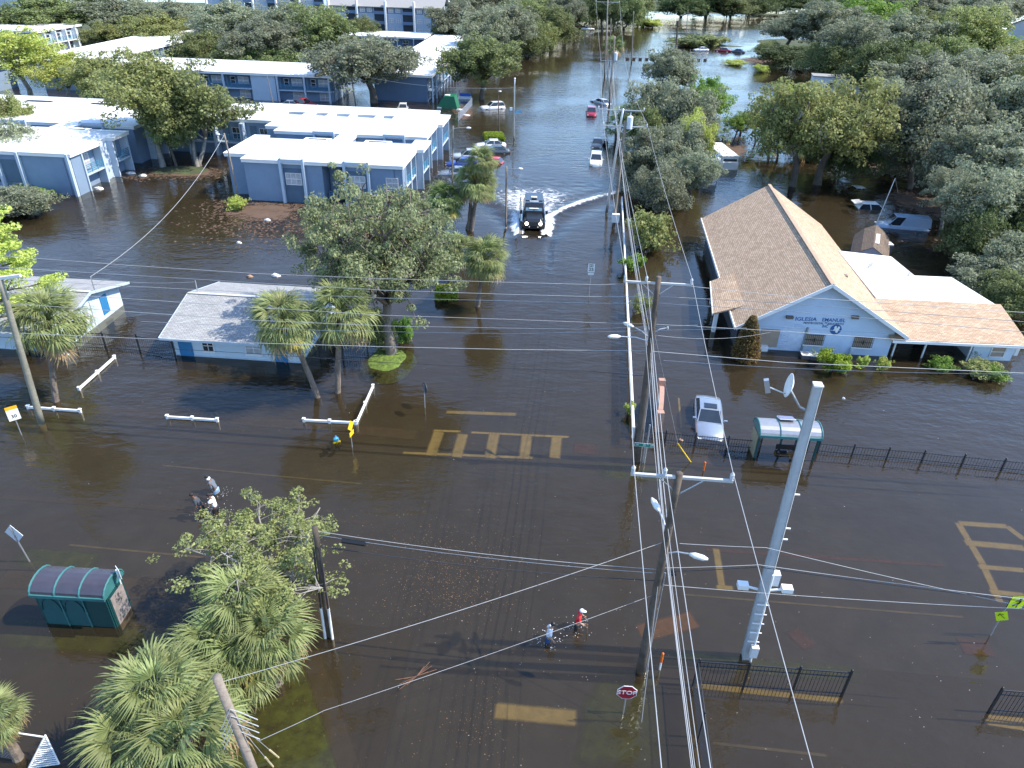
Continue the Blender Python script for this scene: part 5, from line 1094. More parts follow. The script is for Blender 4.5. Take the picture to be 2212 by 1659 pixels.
for f_, s_ in ((.3, -1), (.3, 1)):
    c_ = q.lerp(t9, f_) + UD * s_ * .25; MB().beam(c_, c_ + UD * s_ * .45 + Vector((0, 0, .1)), .07).build('antenna_bracket', WHITEP, cpole); MB().box(c_ + UD * s_ * .62 + Vector((0, 0, .15)), (.42, .3, .22), TH).build('antenna', WHITEP, cpole)
MB().box(q.lerp(t9, .35) + UD * .32 + Vector((0, 0, 0)), (.26, .3, .6), TH).build('meter_box', WHITEP, cpole)
MB().box(q.lerp(t9, .06) + UD * .12 - VD * .34, (.3, .2, .6), TH).build('meter_box', WHITEP, cpole)
MB().tube([q + UD * .1 - VD * .3, q.lerp(t9, .38) + UD * .1 - VD * .27], .04, 6).build('conduit', WHITEP, cpole)
for f_ in (.1, .14, .18, .22, .26): MB().beam(q.lerp(t9, f_) - UD * .24 - VD * .3, q.lerp(t9, f_) + UD * .24 - VD * .3, .035).build('pipe_strap', WHITEP, cpole)
for f_ in (.5, .54, .66): MB().beam(q.lerp(t9, f_) + UD * .2, q.lerp(t9, f_) + UD * .38, .05).build('step_bolt', WHITEP, cpole)
# street lamps and sign posts further on
def lamp(bx, by, tx, ty, label, dirx=1, r=.1, m=POLEW, arm=1.6, head=.7, grp='street lamps'):
    rt, b_, t_ = pole(bx, by, tx, ty, r, r * .75, label, m, 'street_lamp', 'street lamp', grp); street_light(rt, t_ - Vector((0, 0, .3)), UD * dirx, arm, head, up_=.15); return rt, b_, t_
lamp(1093, 490, 1094, 360, 'dark lamp pole with short white lamp standing at the left edge of the wake', 1, .11, POLEW, 1.2, .6)
lamp(977, 395, 979, 272, 'lamp pole beside the near end of the parked cars', 1, .1)
lamp(1078, 292, 1076, 195, 'lamp pole with round white head behind the square hedge', .01, .1, POLED, .1, .5)
lp, lb_, lt_ = lamp(1110, 305, 1112, 168, 'tall pale metal pole with blue street sign at the street edge', .01, .12, GALV, .05, .1)
MB().box(lb_.lerp(lt_, .48) + UD * .6, (1.1, .05, .25), R(20)).build('street_sign', mat('blue_sign', (.03, .25, .5), .5), lp); MB().box(lb_.lerp(lt_, .52) - UD * .5, (.4, .3, .4), 0).build('signal_box', WHITEP, lp)
lamp(517, 432, 484, 288, 'leaning wooden lamp pole at the left corner of the centre block', -1, .12, POLEW, .5, .45)
p9, b9, t9b = pole(769, 232, 752, 118, .14, .1, 'wooden pole with white transformer between the two rows', POLEW, group=None); transformer(p9, t9b - UD * .6 - Vector((0, 0, 1.6)), 1.2); street_light(p9, t9b - Vector((0, 0, 3)), UD, 1.0, .4)
pole(591, 228, 577, 165, .09, .06, 'thin bare pole in front of the balcony row', POLEW)
for i, (bx, by, tx, ty) in enumerate(((345, 80, 335, 34), (535, 60, 528, 6), (642, 40, 636, 0))): 
    rt, b_, t_ = pole(bx, by, tx, ty, .14, .1, 'far double headed lamp post, %s from the left at the top' % ('first', 'second', 'third')[i], GALV, 'street_lamp', 'street lamp', 'far lamp posts')
    for s_ in (-1, 1): street_light(rt, t_, UD * s_, 1.4, 1.0, up_=.1)

# ------------------------------------------------------------------ overhead wires
def wire(pts, label, r=.011, m=WIRE, sag=.0, grp=None, n=14, cat='overhead wire', thick=None):
    pts = [Vector(p) for p in pts]; out = []
    for i in range(len(pts) - 1):
        for k in range(n):
            t = k / n; p = pts[i].lerp(pts[i + 1], t); p.z -= sag * (pts[i + 1] - pts[i]).length * 4 * t * (1 - t); out.append(p)
    out.append(pts[-1]); root = empty('overhead_wire', pts[0], label, cat, grp)
    MB().tube(out, r, 5).build('wire', m, root)
    if thick:
        a_, b_ = thick; k0, k1 = int(a_ * (len(out) - 1)), int(b_ * (len(out) - 1)); MB().tube([out[k0] - Vector((0, 0, .08)), out[k1] - Vector((0, 0, .08))], .11, 8).build('splice_case', BLK, root)
    return root
Ga = 'wires running along the street'
nxt = b1 - VD * 30
for k, nm in enumerate(('left', 'middle', 'right')):
    far = ca3[k]
    wire([ca1[k] + (nxt - b1), ca1[k], ca2[k], ca3[k]], 'primary wire along the street on the %s insulators of the crossarms' % nm, (.014), sag=.008, grp=Ga)
    wire([ca3[k], ca4[k], ca5[k]], 'distant primary wire over the flooded street, %s of the far crossarms' % nm, .02, sag=.012, grp=Ga)
# bundles lower on the poles
def onp(b_, t_, h_, off=0): return b_.lerp(t_, h_ / t_.z) + UD * off
for k, (h_, off, lb) in enumerate(((9.3, -.5, 'secondary wire just under the crossarms, left side'), (8.2, -.05, 'secondary wire on the street side of the poles, upper'), (7.8, .05, 'secondary wire on the street side of the poles, middle'), (7.3, .05, 'secondary wire on the street side of the poles, lower'), (6.9, .1, 'thick communication cable along the street, upper'), (6.3, .2, 'slack service cable along the street, lowest of the bundle'))):
    wire([onp(b1, t1, h_, off) + (nxt - b1), onp(b1, t1, h_, off), onp(b2, t2, h_ + .1, off), onp(b3, t3, h_ - .1, off), onp(b4, t4, h_ - .2, off)], lb, (.011 if k < 4 else .013), sag=.011 + .001 * k, grp=Ga)
wire([P(1370, 1659, 6.5), b1 + UD * 0 + Vector((0, 0, 6.4))][::-1], 'thin guy wire dropping beside the near dark pole', .012, sag=0) if False else None
gz = P(1386, 1560); MBg = empty('guy_wire', gz, 'guy wire with white grip running down from the near dark pole', 'guy wire'); MB().tube([gz, onp(b1, t1, 5.6)], .013, 5).build('wire', WIRE, MBg)
# wires crossing over the street (far side of the crossroad)
Gb = 'wires crossing the street'
A_, B2_ = W(-40, 34.6), W(40, 34.6)
def crossw(pp, label, r=.013, m=WIRE): 
    pts = [PV(x, y, A_, B2_) for x, y in pp]
    a0, a1 = pts[0], pts[-1]; pts = [a0 + (a0 - pts[1]) * 1.0] + pts + [a1 + (a1 - pts[-2]) * .7]
    root = empty('overhead_wire', pts[0], label, 'overhead wire', Gb); sm = []
    for i in range(len(pts) - 1):
        for k in range(4): sm.append(pts[i].lerp(pts[i + 1], k / 4))
    MB().tube(sm + [pts[-1]], r, 5).build('wire', m, root)
crossw(((0, 552), (276, 573), (553, 591), (830, 602), (1106, 610), (1290, 615), (1420, 611), (1700, 640), (2212, 675)), 'topmost wire crossing from the left edge over the palms to the church roof')
crossw(((0, 577), (276, 594), (553, 611), (830, 627), (1106, 636), (1290, 641), (1420, 640), (1700, 655), (2212, 695)), 'second wire down crossing over the palms')
crossw(((0, 602), (276, 618), (553, 632), (830, 644), (1106, 650), (1290, 655), (1420, 655), (1700, 672), (2212, 717)), 'third wire down crossing over the palms')
crossw(((0, 628), (276, 645), (553, 664), (830, 681), (1106, 690), (1290, 697), (1410, 700), (1700, 716), (2212, 753)), 'fourth wire down crossing over the low buildings')
crossw(((200, 668), (553, 692), (830, 704), (1106, 709), (1250, 711), (1400, 706)), 'fifth wire down, ending at the corner pole', .014)
crossw(((500, 704), (700, 714), (1106, 721), (1400, 714)), 'sixth wire down, ending at the corner pole', .012)
crossw(((0, 718), (276, 730), (553, 741), (830, 749), (1106, 755), (1400, 758), (1700, 783), (2212, 806)), 'low wire crossing in front of the church gable', .018)
crossw(((0, 728), (276, 748), (553, 764), (830, 783), (1106, 796), (1250, 800), (1390, 812)), 'lowest dark cable ending at the corner pole', .015, WIREB)
wire([onp(b2, t2, 6.9, .8), PV(2212, 800, A_, B2_) + UD * 3], 'twisted service cable sagging in front of the church front', .013, sag=.012)
wire([onp(b2, t2, 8.4, .2), W(16.2, 49.6, 1.7)], 'thin service drop from the corner pole to the church wall', .009, sag=.02)
# near cables
k7 = lambda h_, o=0: b7.lerp(t7, h_ / t7.z) + UD * o
wire([k7(6.1, .1), onp(b1, t1, 6.0, -.15)], 'upper steel cable spanning from the short pole to the near dark pole', .011, sag=.016, grp='cables between the two near poles')
wire([k7(5.9, .1), onp(b1, t1, 5.8, -.15)], 'middle steel cable spanning from the short pole to the near dark pole', .011, sag=.016, grp='cables between the two near poles', thick=(.08, .2))
wire([k7(5.3, .1), onp(b1, t1, 5.4, -.15)], 'thick black cable spanning from the short pole to the near dark pole', .02, WIREB, sag=.017, grp='cables between the two near poles')
A2, B2 = b1, b1 + UD * 20
rt_ = PV(2212, 1302, A2, B2); rt2 = PV(2212, 1312, A2, B2)
wire([onp(b1, t1, 5.9, .1), PV(1640, 1225, A2, B2), rt_ + UD * 2], 'twin black cable from the near dark pole past the concrete pole to the right', .014, WIREB, sag=.006, grp='near cables to the right', thick=(.04, .1))
wire([onp(b1, t1, 6.1, .1), PV(1640, 1220, A2, B2), rt_ + UD * 2 + Vector((0, 0, .1))], 'bright steel cable above the black one to the right', .011, sag=.006, grp='near cables to the right')
wire([onp(b1, t1, 5.2, .1), rt2 + UD * 2 + Vector((0, 0, .02))], 'lower bright cable from the near dark pole to the right edge', .011, sag=.008, grp='near cables to the right')
wire([onp(b1, t1, 7.4, .5), PV(1655, 1183, A2, B2), PV(2212, 1318, A2, B2) + UD * 1], 'twisted service cable from the lamp of the near pole to the right edge', .01, sag=.006, grp='near cables to the right')
wire([onp(b1, t1, 7.4, -.1), q.lerp(t9, 0) * 0 + p8b.lerp(P(468, 1462, 7.4), .96)], 'long wire from the near dark pole down to the bare grey bottom pole', .01, sag=.012)
wire([onp(b1, t1, 4.6, -.1), P(700, 1535, 4.2), P(560, 1600, 4.2)], 'thin low wire passing the wading people', .008, sag=.008)
wire([P(1695, 1659, 9.8), ca1[2]], 'spare wire', .01) if False else None
lamp_w = lt_
wire([P(484, 292, HT(517, 432, 484, 292)), W(-35.2, 47.2, 4.0) + VD * 0], 'slack twisted service cable from the leaning lamp pole to the left house', .022, sag=.045)
wire([W(-27.3, 47.6, 3.9), W(-35.2, 47.2, 3.9)], 'short slack cable between the two low blue buildings', .012, sag=.03)
wire([t9b - Vector((0, 0, 3)), P(1110, 190, 9.0)], 'thin wire over the far car park', .018, sag=.02)

# ------------------------------------------------------------------ fences
BAR_ME = None
def picket_fence(pts, hgt, label, sp=.14, post=2.4, z0=BED, r=.011, name='picket_fence', m=FBLACK, rails=(.12, .82), top=True, pk='picket', maxp=290):
    a0 = pts[0]; root = empty(name, a0, label, 'fence'); mb = MB(); mb.tube([(0, 0, z0), (0, 0, hgt)], [r, r], 4); me = mb.mesh(pk); me.materials.append(m)
    mp = MB(); mp.beam((0, 0, z0), (0, 0, hgt + .12), .07); mp.sphere((0, 0, hgt + .15), .05, 6, 4); mpe = mp.mesh('post'); mpe.materials.append(m)
    cnt = 0
    for i in range(len(pts) - 1):
        a_, b_ = pts[i], pts[i + 1]; L_ = (b_ - a_).length; d_ = (b_ - a_) / L_
        for f_ in rails: MB().beam(a_ + Vector((0, 0, hgt * f_)), b_ + Vector((0, 0, hgt * f_)), .035).build('rail', m, root)
        if top: MB().beam(a_ + Vector((0, 0, hgt)), b_ + Vector((0, 0, hgt)), .045).build('rail', m, root)
        n = int(L_ / sp)
        for k in range(n):
            if cnt >= maxp: break
            cnt += 1; shared(pk, me, a_ + d_ * (k + .5) * L_ / n - a0, root)
        n = max(1, round(L_ / post))
        for k in range(n + (i == len(pts) - 2)): shared('post', mpe, a_ + d_ * k * L_ / n - a0, root)
    return root
picket_fence([P(1372, 950), P(1500, 962), P(1640, 974)], .78, 'black picket fence between the street wall and the right bus shelter', .15, top=False, rails=(.9, .25))
picket_fence([P(1765, 978), P(1990, 998), P(2250, 1024)], .72, 'black picket fence running right from the bus shelter', .17, top=False, rails=(.92, .2))
picket_fence([P(1498, 1480), P(1818, 1504)], 1.5, 'black fence panel in front of the concrete pole base', .15, 2.3)
picket_fence([P(2135, 1538), P(2290, 1552)], 1.4, 'black fence panel cut by the right edge', .15, 2.3)
picket_fence([P(165, 752), P(230, 755), P(303, 760), P(380, 774)], 1.3, 'black fence between the two low blue buildings', .16, 2.2, rails=(.1,))
picket_fence([P(692, 775), P(742, 778), P(796, 775)], 1.3, 'black gate fence right of the low blue building', .16, 1.2)
def chain_fence(a_, b_, hgt, label, m=GALV, sp=.08, post=2.5, r=.006):
    root = empty('chain_link_fence', a_, label, 'fence'); L_ = (b_ - a_).length; d_ = (b_ - a_) / L_; mb = MB(); k = -hgt
    while k < L_:
        for s_ in (1, -1):
            x0, x1 = (k, k + hgt); z0_, z1_ = (0, hgt) if s_ > 0 else (hgt, 0)
            if x0 < 0: z0_ += (z1_ - z0_) * (-x0 / hgt); x0 = 0
            if x1 > L_: z1_ -= (z1_ - z0_) * ((x1 - L_) / max(1e-3, x1 - x0)); x1 = L_
            if x1 > x0 + .01: mb.tube([a_ + d_ * x0 + Vector((0, 0, z0_)), a_ + d_ * x1 + Vector((0, 0, z1_))], r, 3, False)
        k += sp * 1.6
    tag(mb.build('wire_mesh', m, root), kind='stuff'); MB().tube([a_ + Vector((0, 0, hgt)), b_ + Vector((0, 0, hgt))], .025, 6).build('rail', m, root)
    n = max(1, round(L_ / post))
    for i in range(n + 1): c_ = a_ + d_ * L_ * i / n; MB().tube([c_ - Vector((0, 0, .6)), c_ + Vector((0, 0, hgt + .1))], .035, 6).build('post', m, root)
    return root
chain_fence(P(1496, 1482), P(1524, 1720), 1.5, 'black chain link fence running toward the camera left of the car park', FBLACK, .1, 2.4, .008)
chain_fence(P(30, 1640), P(-40, 1630), 1.0, 'chain link fence at the bottom left corner')
chain_fence(P(990, 262), P(1020, 228), 1.3, 'chain link fence around the debris by the green dumpster', GALV, .3, 4, .02); 
# white gate panel bottom left
g0, g1 = P(70, 1655), P(128, 1645); root = empty('gate', P(100, 1650), 'white slatted gate leaf leaning at the bottom left corner', 'gate')
qa, qb, qc = P(98, 1588, 1.3), P(62, 1659, .1), P(128, 1650, .1); MB().beam(qa, qb, .05).build('gate_frame', WHITEP, root); MB().beam(qa, qc, .05).build('gate_frame', WHITEP, root)
for i in range(1, 16): MB().beam(qa.lerp(qb, i / 15), qa.lerp(qc, i / 15), .035).build('slat', WHITEP, root)
MB().tube([P(28, 1582, 1.1), P(95, 1592, 1.1)], .03, 6).build('rail', WHITEP, root)
# far fence across the water
root = empty('far_fence', P(1350, 125), 'line of low posts and fence across the far water', 'fence', None)
for i in range(13):
    p_ = P(1355 + i * 14 if i < 8 else 1355 + i * 14, 128.5 + i * .2)
    MB().box(p_ + Vector((0, 0, .1)), (.8, .5, .7)).build('post', POLED, root); MB().tube([p_ + VD * 6, p_ + VD * 6 + Vector((0, 0, 2.2))], .06, 4).build('fence_post', GALV, root)
MB().beam(P(1350, 122, 1.8) , P(1530, 125, 1.8), .06).build('rail', GALV, root)
# white street wall / low rail right of the street
root = empty('street_rail', P(1368, 950), 'long white rail fence along the right side of the street', 'fence')
wp_ = [P(1366, 945), P(1360, 800), P(1352, 640), P(1346, 520), P(1342, 440)]
for i in range(4): MB().beam(wp_[i] + Vector((0, 0, .55)), wp_[i + 1] + Vector((0, 0, .55)), .13, .5).build('rail', WHITEP, root)
for i in range(5): MB().beam(wp_[i] - Vector((0, 0, .6)), wp_[i] + Vector((0, 0, .84)), .14).build('post', WHITEP, root)
# white parking rails
def wrail(x0, y0, x1, y1, label):
    a_, b_ = P(x0, y0), P(x1, y1); root = empty('rail_fence', a_, label, 'rail', 'short white rails around the car park'); r_ = MB().beam(a_ + Vector((0, 0, .12)), b_ + Vector((0, 0, .12)), .12, .14).build('rail', WHITEP, root)
    for t in (0, .5, 1): c_ = a_.lerp(b_, t); p_ = MB().beam(c_ + Vector((0, 0, BED)), c_ + Vector((0, 0, .23)), .14).build('post', WHITEP, root); MB().beam(c_ + Vector((0, 0, .23)), c_ + Vector((0, 0, .28)), .19).build('post_cap', WHITEP, p_)
wrail(172, 843, 248, 775, 'diagonal white rail at the fence gap left of the grey roofed building'); wrail(62, 883, 174, 891, 'white rail behind the foot of the left leaning pole'); wrail(362, 904, 470, 911, 'white rail standing alone in the middle of the left water')
wrail(657, 911, 768, 917, 'white rail with its right end at the yellow edge on sign'); wrail(771, 916, 806, 838, 'white rail running away from the yellow edge on sign')

# ------------------------------------------------------------------ signs
def sign(bx, by, hgt, label, face, rz=0, name='road_sign', cat='sign', post_h=None, lean=0, pr_=.03, m_post=GALV):
    b_ = P(bx, by); root = empty(name, b_, label, cat); MB().tube([(0, 0, -.7), (lean, 0, post_h or hgt + .3)], pr_, 6).build('post', m_post, root, (0, 0, 0)); face(root, b_, hgt, rz); return root
def plate(root, b_, hgt, rz, pts, m, th=.02, out=.05, name='sign_plate', mb_back=SIGNB):
    x = Vector((math.cos(rz), math.sin(rz), 0)); y = Vector((0, 0, 1)); n = x.cross(y); c_ = b_ + Vector((0, 0, hgt)) + n * out; mb = MB(); k = len(pts)
    for o_ in (0, th): mb.v += [tuple(c_ + x * p[0] + y * p[1] + n * o_) for p in pts]
    mb.f.append(tuple(range(k))[::-1]); mb.f.append(tuple(range(k, 2 * k)))
    for i in range(k): mb.f.append((i, (i + 1) % k, k + (i + 1) % k, k + i))
    return mb.build(name, m, root), c_ + n * th, x, y, n
def octa(r): return [(r * math.cos(math.pi / 8 + i * math.pi / 4) / math.cos(math.pi / 8), r * math.sin(math.pi / 8 + i * math.pi / 4) / math.cos(math.pi / 8)) for i in range(8)]
def rectp(w_, h_): return [(-w_ / 2, -h_ / 2), (w_ / 2, -h_ / 2), (w_ / 2, h_ / 2), (-w_ / 2, h_ / 2)]
STOPR = mat('stop_sign_red', (.32, .012, .03), .45, var=.04)
def f_stop(root, b_, h_, rz):
    plate(root, b_, h_, rz, octa(.385), WHITEP); pl, c_, x, y, n = plate(root, b_, h_, rz, octa(.36), STOPR, .006, .0705); put_text('STOP', .3, c_ + n * .002, x, y, WHITEP, pl, sx=1.05)
hs = HT(1346, 1540, 1355, 1493); sign(1346, 1540, hs, 'red STOP sign standing in the water at the bottom', f_stop, R(-2))
def f_speed(root, b_, h_, rz):
    plate(root, b_, h_, rz, rectp(.64, .82), BLK); pl, c_, x, y, n = plate(root, b_, h_, rz, rectp(.6, .78), WHITEP, .006, .0705)
    put_text('SPEED', .15, c_ + y * .28 + n * .002, x, y, BLK, pl); put_text('LIMIT', .15, c_ + y * .13 + n * .002, x, y, BLK, pl); put_text('25', .4, c_ - y * .15 + n * .002, x, y, BLK, pl, sx=1.1)
    plate(root, b_, h_ - .54, rz, rectp(.5, .2), WHITEP, name='lower_plate')
sign(1272, 640, HT(1272, 640, 1276, 578), 'white SPEED LIMIT 25 sign standing in the flooded street', f_speed, R(-3))
sign(918, 880, HT(918, 880, 920, 838), 'stop sign seen from its dark back left of the crosswalk', lambda r_, b_, h_, z_: plate(r_, b_, h_, z_, octa(.36), mat('dark_sign_back', (.06, .08, .1), .5, .3)), R(120))
def f_dia(root, b_, h_, rz): plate(root, b_, h_, rz, [(-.5, .0), (0, -.5), (.5, 0), (0, .5)], SIGNB)
def f_dia2(root, b_, h_, rz): plate(root, b_, h_, rz, [(-.47, -.12), (.12, -.47), (.47, .12), (-.12, .47)], mat('pale_sign_back', (.62, .64, .66), .5))
q = P(66, 1212); t_ = P(28, 1155, HT(66, 1212, 28, 1155)); root = empty('road_sign', q, 'large blank diamond sign back leaning at the left edge', 'sign'); MB().tube([q - Vector((0, 0, .6)), t_ + Vector((0, 0, .45))], .035, 6).build('post', GALV, root); plate(root, t_, 0, R(168), [(-.5, 0), (0, -.55), (.5, 0), (0, .55)], mat('pale_sign_back', (.62, .64, .66), .5))
q = P(258, 1330); root = empty('bus_stop_sign', q, 'small white sign on a short post at the right end of the left shelter', 'sign'); tt = P(253, 1238, HT(252, 1340, 253, 1238)); MB().tube([Vector((tt.x, tt.y, 1.9)), tt + Vector((0, 0, .2))], .03, 6).build('post', WHITEP, root); plate(root, tt, 0, R(135), rectp(.42, .5), WHITEP)
q = P(47, 940); root = empty('road_sign', q, 'white school speed sign with orange top at the left edge', 'sign'); hh_ = HT(47, 940, 42, 888); MB().tube([q - Vector((0, 0, .6)), q + Vector((0, 0, hh_ + .4))], .03, 6).build('post', GALV, root)
pl, c_, x, y, n = plate(root, q, hh_ - .1, R(40), rectp(.62, .72), WHITEP); put_text('30', .3, c_ - y * .1 + n * .003, x, y, BLK, pl); plate(root, q, hh_ + .37, R(40), rectp(.62, .22), mat('sign_orange', (.85, .42, .02), .5))
q = P(761, 966); root = empty('road_sign', q, 'yellow warning signs seen edge on beside the white rails', 'sign'); hh_ = HT(761, 966, 763, 920); MB().tube([q - Vector((0, 0, .6)), q + Vector((0, 0, hh_ + .3))], .03, 6).build('post', GALV, root)
plate(root, q, hh_ + .05, R(75), [(-.38, 0), (0, -.38), (.38, 0), (0, .38)], YEL); plate(root, q, hh_ - .5, R(75), rectp(.5, .3), YEL, name='lower_plate')
# street name sign N 15th
q = P(1388, 1000); root = empty('street_name_sign', q, 'green N 15th St street name sign beside the corner pole', 'street sign'); hh_ = HT(1378, 990, 1383, 951) ; MB().tube([q - Vector((0, 0, .6)), q + Vector((0, 0, hh_))], .03, 6).build('post', GALV, root)
GRN = mat('street_sign_green', (.01, .2, .14), .5); zc = hh_ + .02; x = Vector((.995, -.1, 0)); MB().box(q + Vector((-.08, -.05, zc)), (1.12, .02, .25), R(-6)).build('sign_border', WHITEP, root); pl = MB().box(q + Vector((-.08, -.056, zc)), (1.08, .02, .21), R(-6)).build('sign_plate', GRN, root)
put_text('N', .16, q + Vector((-.46, -.03, zc)), x, (0, 0, 1), WHITEP, pl); put_text('15', .18, q + Vector((-.08, -.075, zc)), x, (0, 0, 1), WHITEP, pl); put_text('TH', .08, q + Vector((.12, -.095, zc + .05)), x, (0, 0, 1), WHITEP, pl); put_text('ST', .16, q + Vector((.36, -.12, zc)), x, (0, 0, 1), WHITEP, pl)
# pedestrian crossing sign, right
q = P(2139, 1372); root = empty('road_sign', q, 'fluorescent yellow pedestrian crossing signs at the right edge', 'sign'); t_ = P(2163, 1330, HT(2139, 1372, 2163, 1330)); tp_ = q + (t_ - q) * 1.9; MB().tube([q - Vector((0, 0, .6)), tp_], .035, 6).build('post', GALV, root)
c0 = q + (t_ - q) * 1.75; pl, c_, x, y, n = plate(root, c0 + UD * .25, 0, R(4), rectp(.75, .78), BLK, out=.06); pl, c_, x, y, n = plate(root, c0 + UD * .25, 0, R(4), rectp(.71, .74), FLUO, .006, .0815)
mb = MB()
for (x0, z0, x1, z1, w_) in ((.1, .27, .1, .17, .1), (.1, .17, .05, -.03, .12), (.05, .13, -.14, .08, .05), (.1, .1, .2, -.02, .045), (.04, -.03, -.17, -.2, .06), (.06, -.03, .04, -.3, .06)): mb.beam(c_ + x * x0 + y * z0 + n * .004, c_ + x * x1 + y * z1 + n * .004, w_, .004 + w_ * .01, upv=(0, 0, 1))
mb.build('pedestrian_symbol', BLK, pl)
pl, c_, x, y, n = plate(root, q + (t_ - q) * 1.02, 0, R(-20), [(-.3, .1), (-.1, -.35), (.3, -.1), (.1, .35)], FLUO, .01, .05, 'lower_plate')
mb = MB(); mb.beam(c_ + x * .13 - y * .06 + n * .004, c_ - x * .1 + y * .1 + n * .004, .07, .006); mb.beam(c_ - x * .14 - y * .02 + n * .004, c_ - x * .12 + y * .13 + n * .004, .06, .007); mb.beam(c_ - x * .14 + y * .13 + n * .004, c_ + x * .03 + y * .13 + n * .004, .06, .0065); mb.build('arrow_symbol', BLK, pl)
# monument sign by the church entrance (terracotta with blue white face)
a_, b_ = P(1421, 930), P(1424, 862); root = empty('monument_sign', a_, 'terracotta framed monument sign with arched top by the church drive', 'monument sign'); d_ = (b_ - a_).normalized(); n_ = Vector((-d_.y, d_.x, 0)); L_ = (b_ - a_).length
mb = MB(); prof = []
for i in range(9): t = i / 8; prof.append((t * L_, .95 + .75 * math.sin(math.pi * t) ** .7))
for s_ in (-.15, .15): mb.v += [tuple(a_ + d_ * t + n_ * s_ + Vector((0, 0, z))) for t, z in prof] 
k0 = 18; mb.v += [tuple(a_ + n_ * s_ + d_ * t + Vector((0, 0, BED))) for s_ in (-.15, .15) for t in (0, L_)]
for i in range(8): mb.f.append((i, i + 1, 10 + i, 9 + i))
mb.f.append((18, 19, *range(8, -1, -1))); mb.f.append((20, *range(9, 18), 21)); mb.f.append((18, 0, 9, 20)); mb.f.append((19, 21, 17, 8)); mb.build('sign_body', TERRA, root)
mb = MB(); f_ = [(.35, .15), (L_ - .35, .15), (L_ - .35, .95), (L_ * .5, 1.3), (.35, .95)]; mb.quad(*[a_ + d_ * t + n_ * .18 + Vector((0, 0, z)) for t, z in f_]); mb.quad(*[a_ + d_ * t + n_ * .152 + Vector((0, 0, z)) for t, z in f_]); mb.build('sign_face', BLUEL, root)
for t in (-.1, L_ + .1): MB().box(a_ + d_ * t + Vector((0, 0, .45)), (.42, .36, 2.1), 0).build('sign_pillar', TERRA, root)
# bollard style markers, sleeve, hydrant
def marker(x, y, ty, label, c2=None):
    q = P(x, y); h_ = HT(x, y, x + (x - 1030) * -.0 , ty); root = empty('cable_marker', q, label, 'marker post'); OR = mat('marker_orange', (.8, .16, .02), .5)
    MB().tube([(0, 0, -.5), (0, 0, h_ * (.45 if c2 else .99))], .045, 8).build('post', c2 or OR, root, (0, 0, 0)); MB().tube([(0, 0, h_ * .45), (0, 0, h_ - .04), (0, 0, h_)], [.056, .056, .02], 8).build('marker_cap', OR, root, (0, 0, 0))
marker(1425, 1446, 1408, 'orange topped white marker post near the dark pole', WHITEP); marker(1520, 1016, 997, 'short orange marker post left of the right bus shelter')
g0 = P(1492, 998); g1 = onp(b1, t1, 9.8); root = empty('guy_wire', g0, 'yellow guard sleeve of the guy wire in front of the silver car', 'guy wire'); MB().tube([g0, P(1464, 958, 1.6)], .04, 6).build('guard_sleeve', YEL, root); MB().tube([P(1464, 958, 1.6), onp(b2, t2, 9)], .008, 4).build('wire', WIRE, root)
q = P(727, 956); root = empty('fire_hydrant', q, 'yellow fire hydrant with blue bonnet just above the water', 'hydrant'); HY = mat('hydrant_yellow', (.75, .48, .01), .5); HBL = mat('hydrant_blue', (.06, .35, .55), .5)
mb = MB(); mb.sm = True; mb.tube([(0, 0, -.6), (0, 0, .18), (0, 0, .22)], [.13, .13, .17], 10); mb.build('barrel', HY, root, (0, 0, 0))
for a_ in (0, 2.1, 4.2): MB().tube([(0, 0, .1), (.25 * math.cos(a_), .25 * math.sin(a_), .1)], [.08, .07], 8).build('outlet_cap', HY, root, (0, 0, 0))
mb = MB(); mb.sm = True; mb.tube([(0, 0, .22), (0, 0, .3), (0, 0, .4), (0, 0, .44), (0, 0, .52)], [.19, .18, .1, .04, .04], 10); mb.build('bonnet', HBL, root, (0, 0, 0))
for x, y, lb in ((1738, 772, 'left one of the two outdoor air conditioners below the church window'), (1757, 774, 'right one of the two outdoor air conditioners below the church window')):
    q = P(x, y); root = empty('air_conditioner', q, lb, 'air conditioner', 'outdoor air conditioners at the church'); MB().box((0, 0, -.1), (.62, .62, .8), TH).build('casing', mat('dark_fin', (.1, .1, .11), .6), root, (0, 0, 0)); t_ = MB().box((0, 0, .33), (.68, .68, .06), TH).build('top_panel', WHITEP, root, (0, 0, 0)); MB().tube([(0, 0, .362), (0, 0, .375)], .24, 16).build('fan_grille', mat('grille_grey', (.2, .2, .2), .5), t_, (0, 0, 0))
q = P(1907, 548); root = empty('air_conditioner', q, 'white topped air conditioner beside the shed', 'air conditioner'); MB().box((0, 0, .2), (1.1, .9, 1.7), TH).build('casing', mat('dark_fin', (.1, .1, .11), .6), root, (0, 0, 0)); t_ = MB().box((0, 0, 1.1), (1.2, 1.0, .12), TH).build('top_panel', WHITEP, root, (0, 0, 0)); MB().tube([(0, 0, 1.161), (0, 0, 1.175)], .36, 16).build('fan_grille', MATS['grille_grey'], t_, (0, 0, 0))

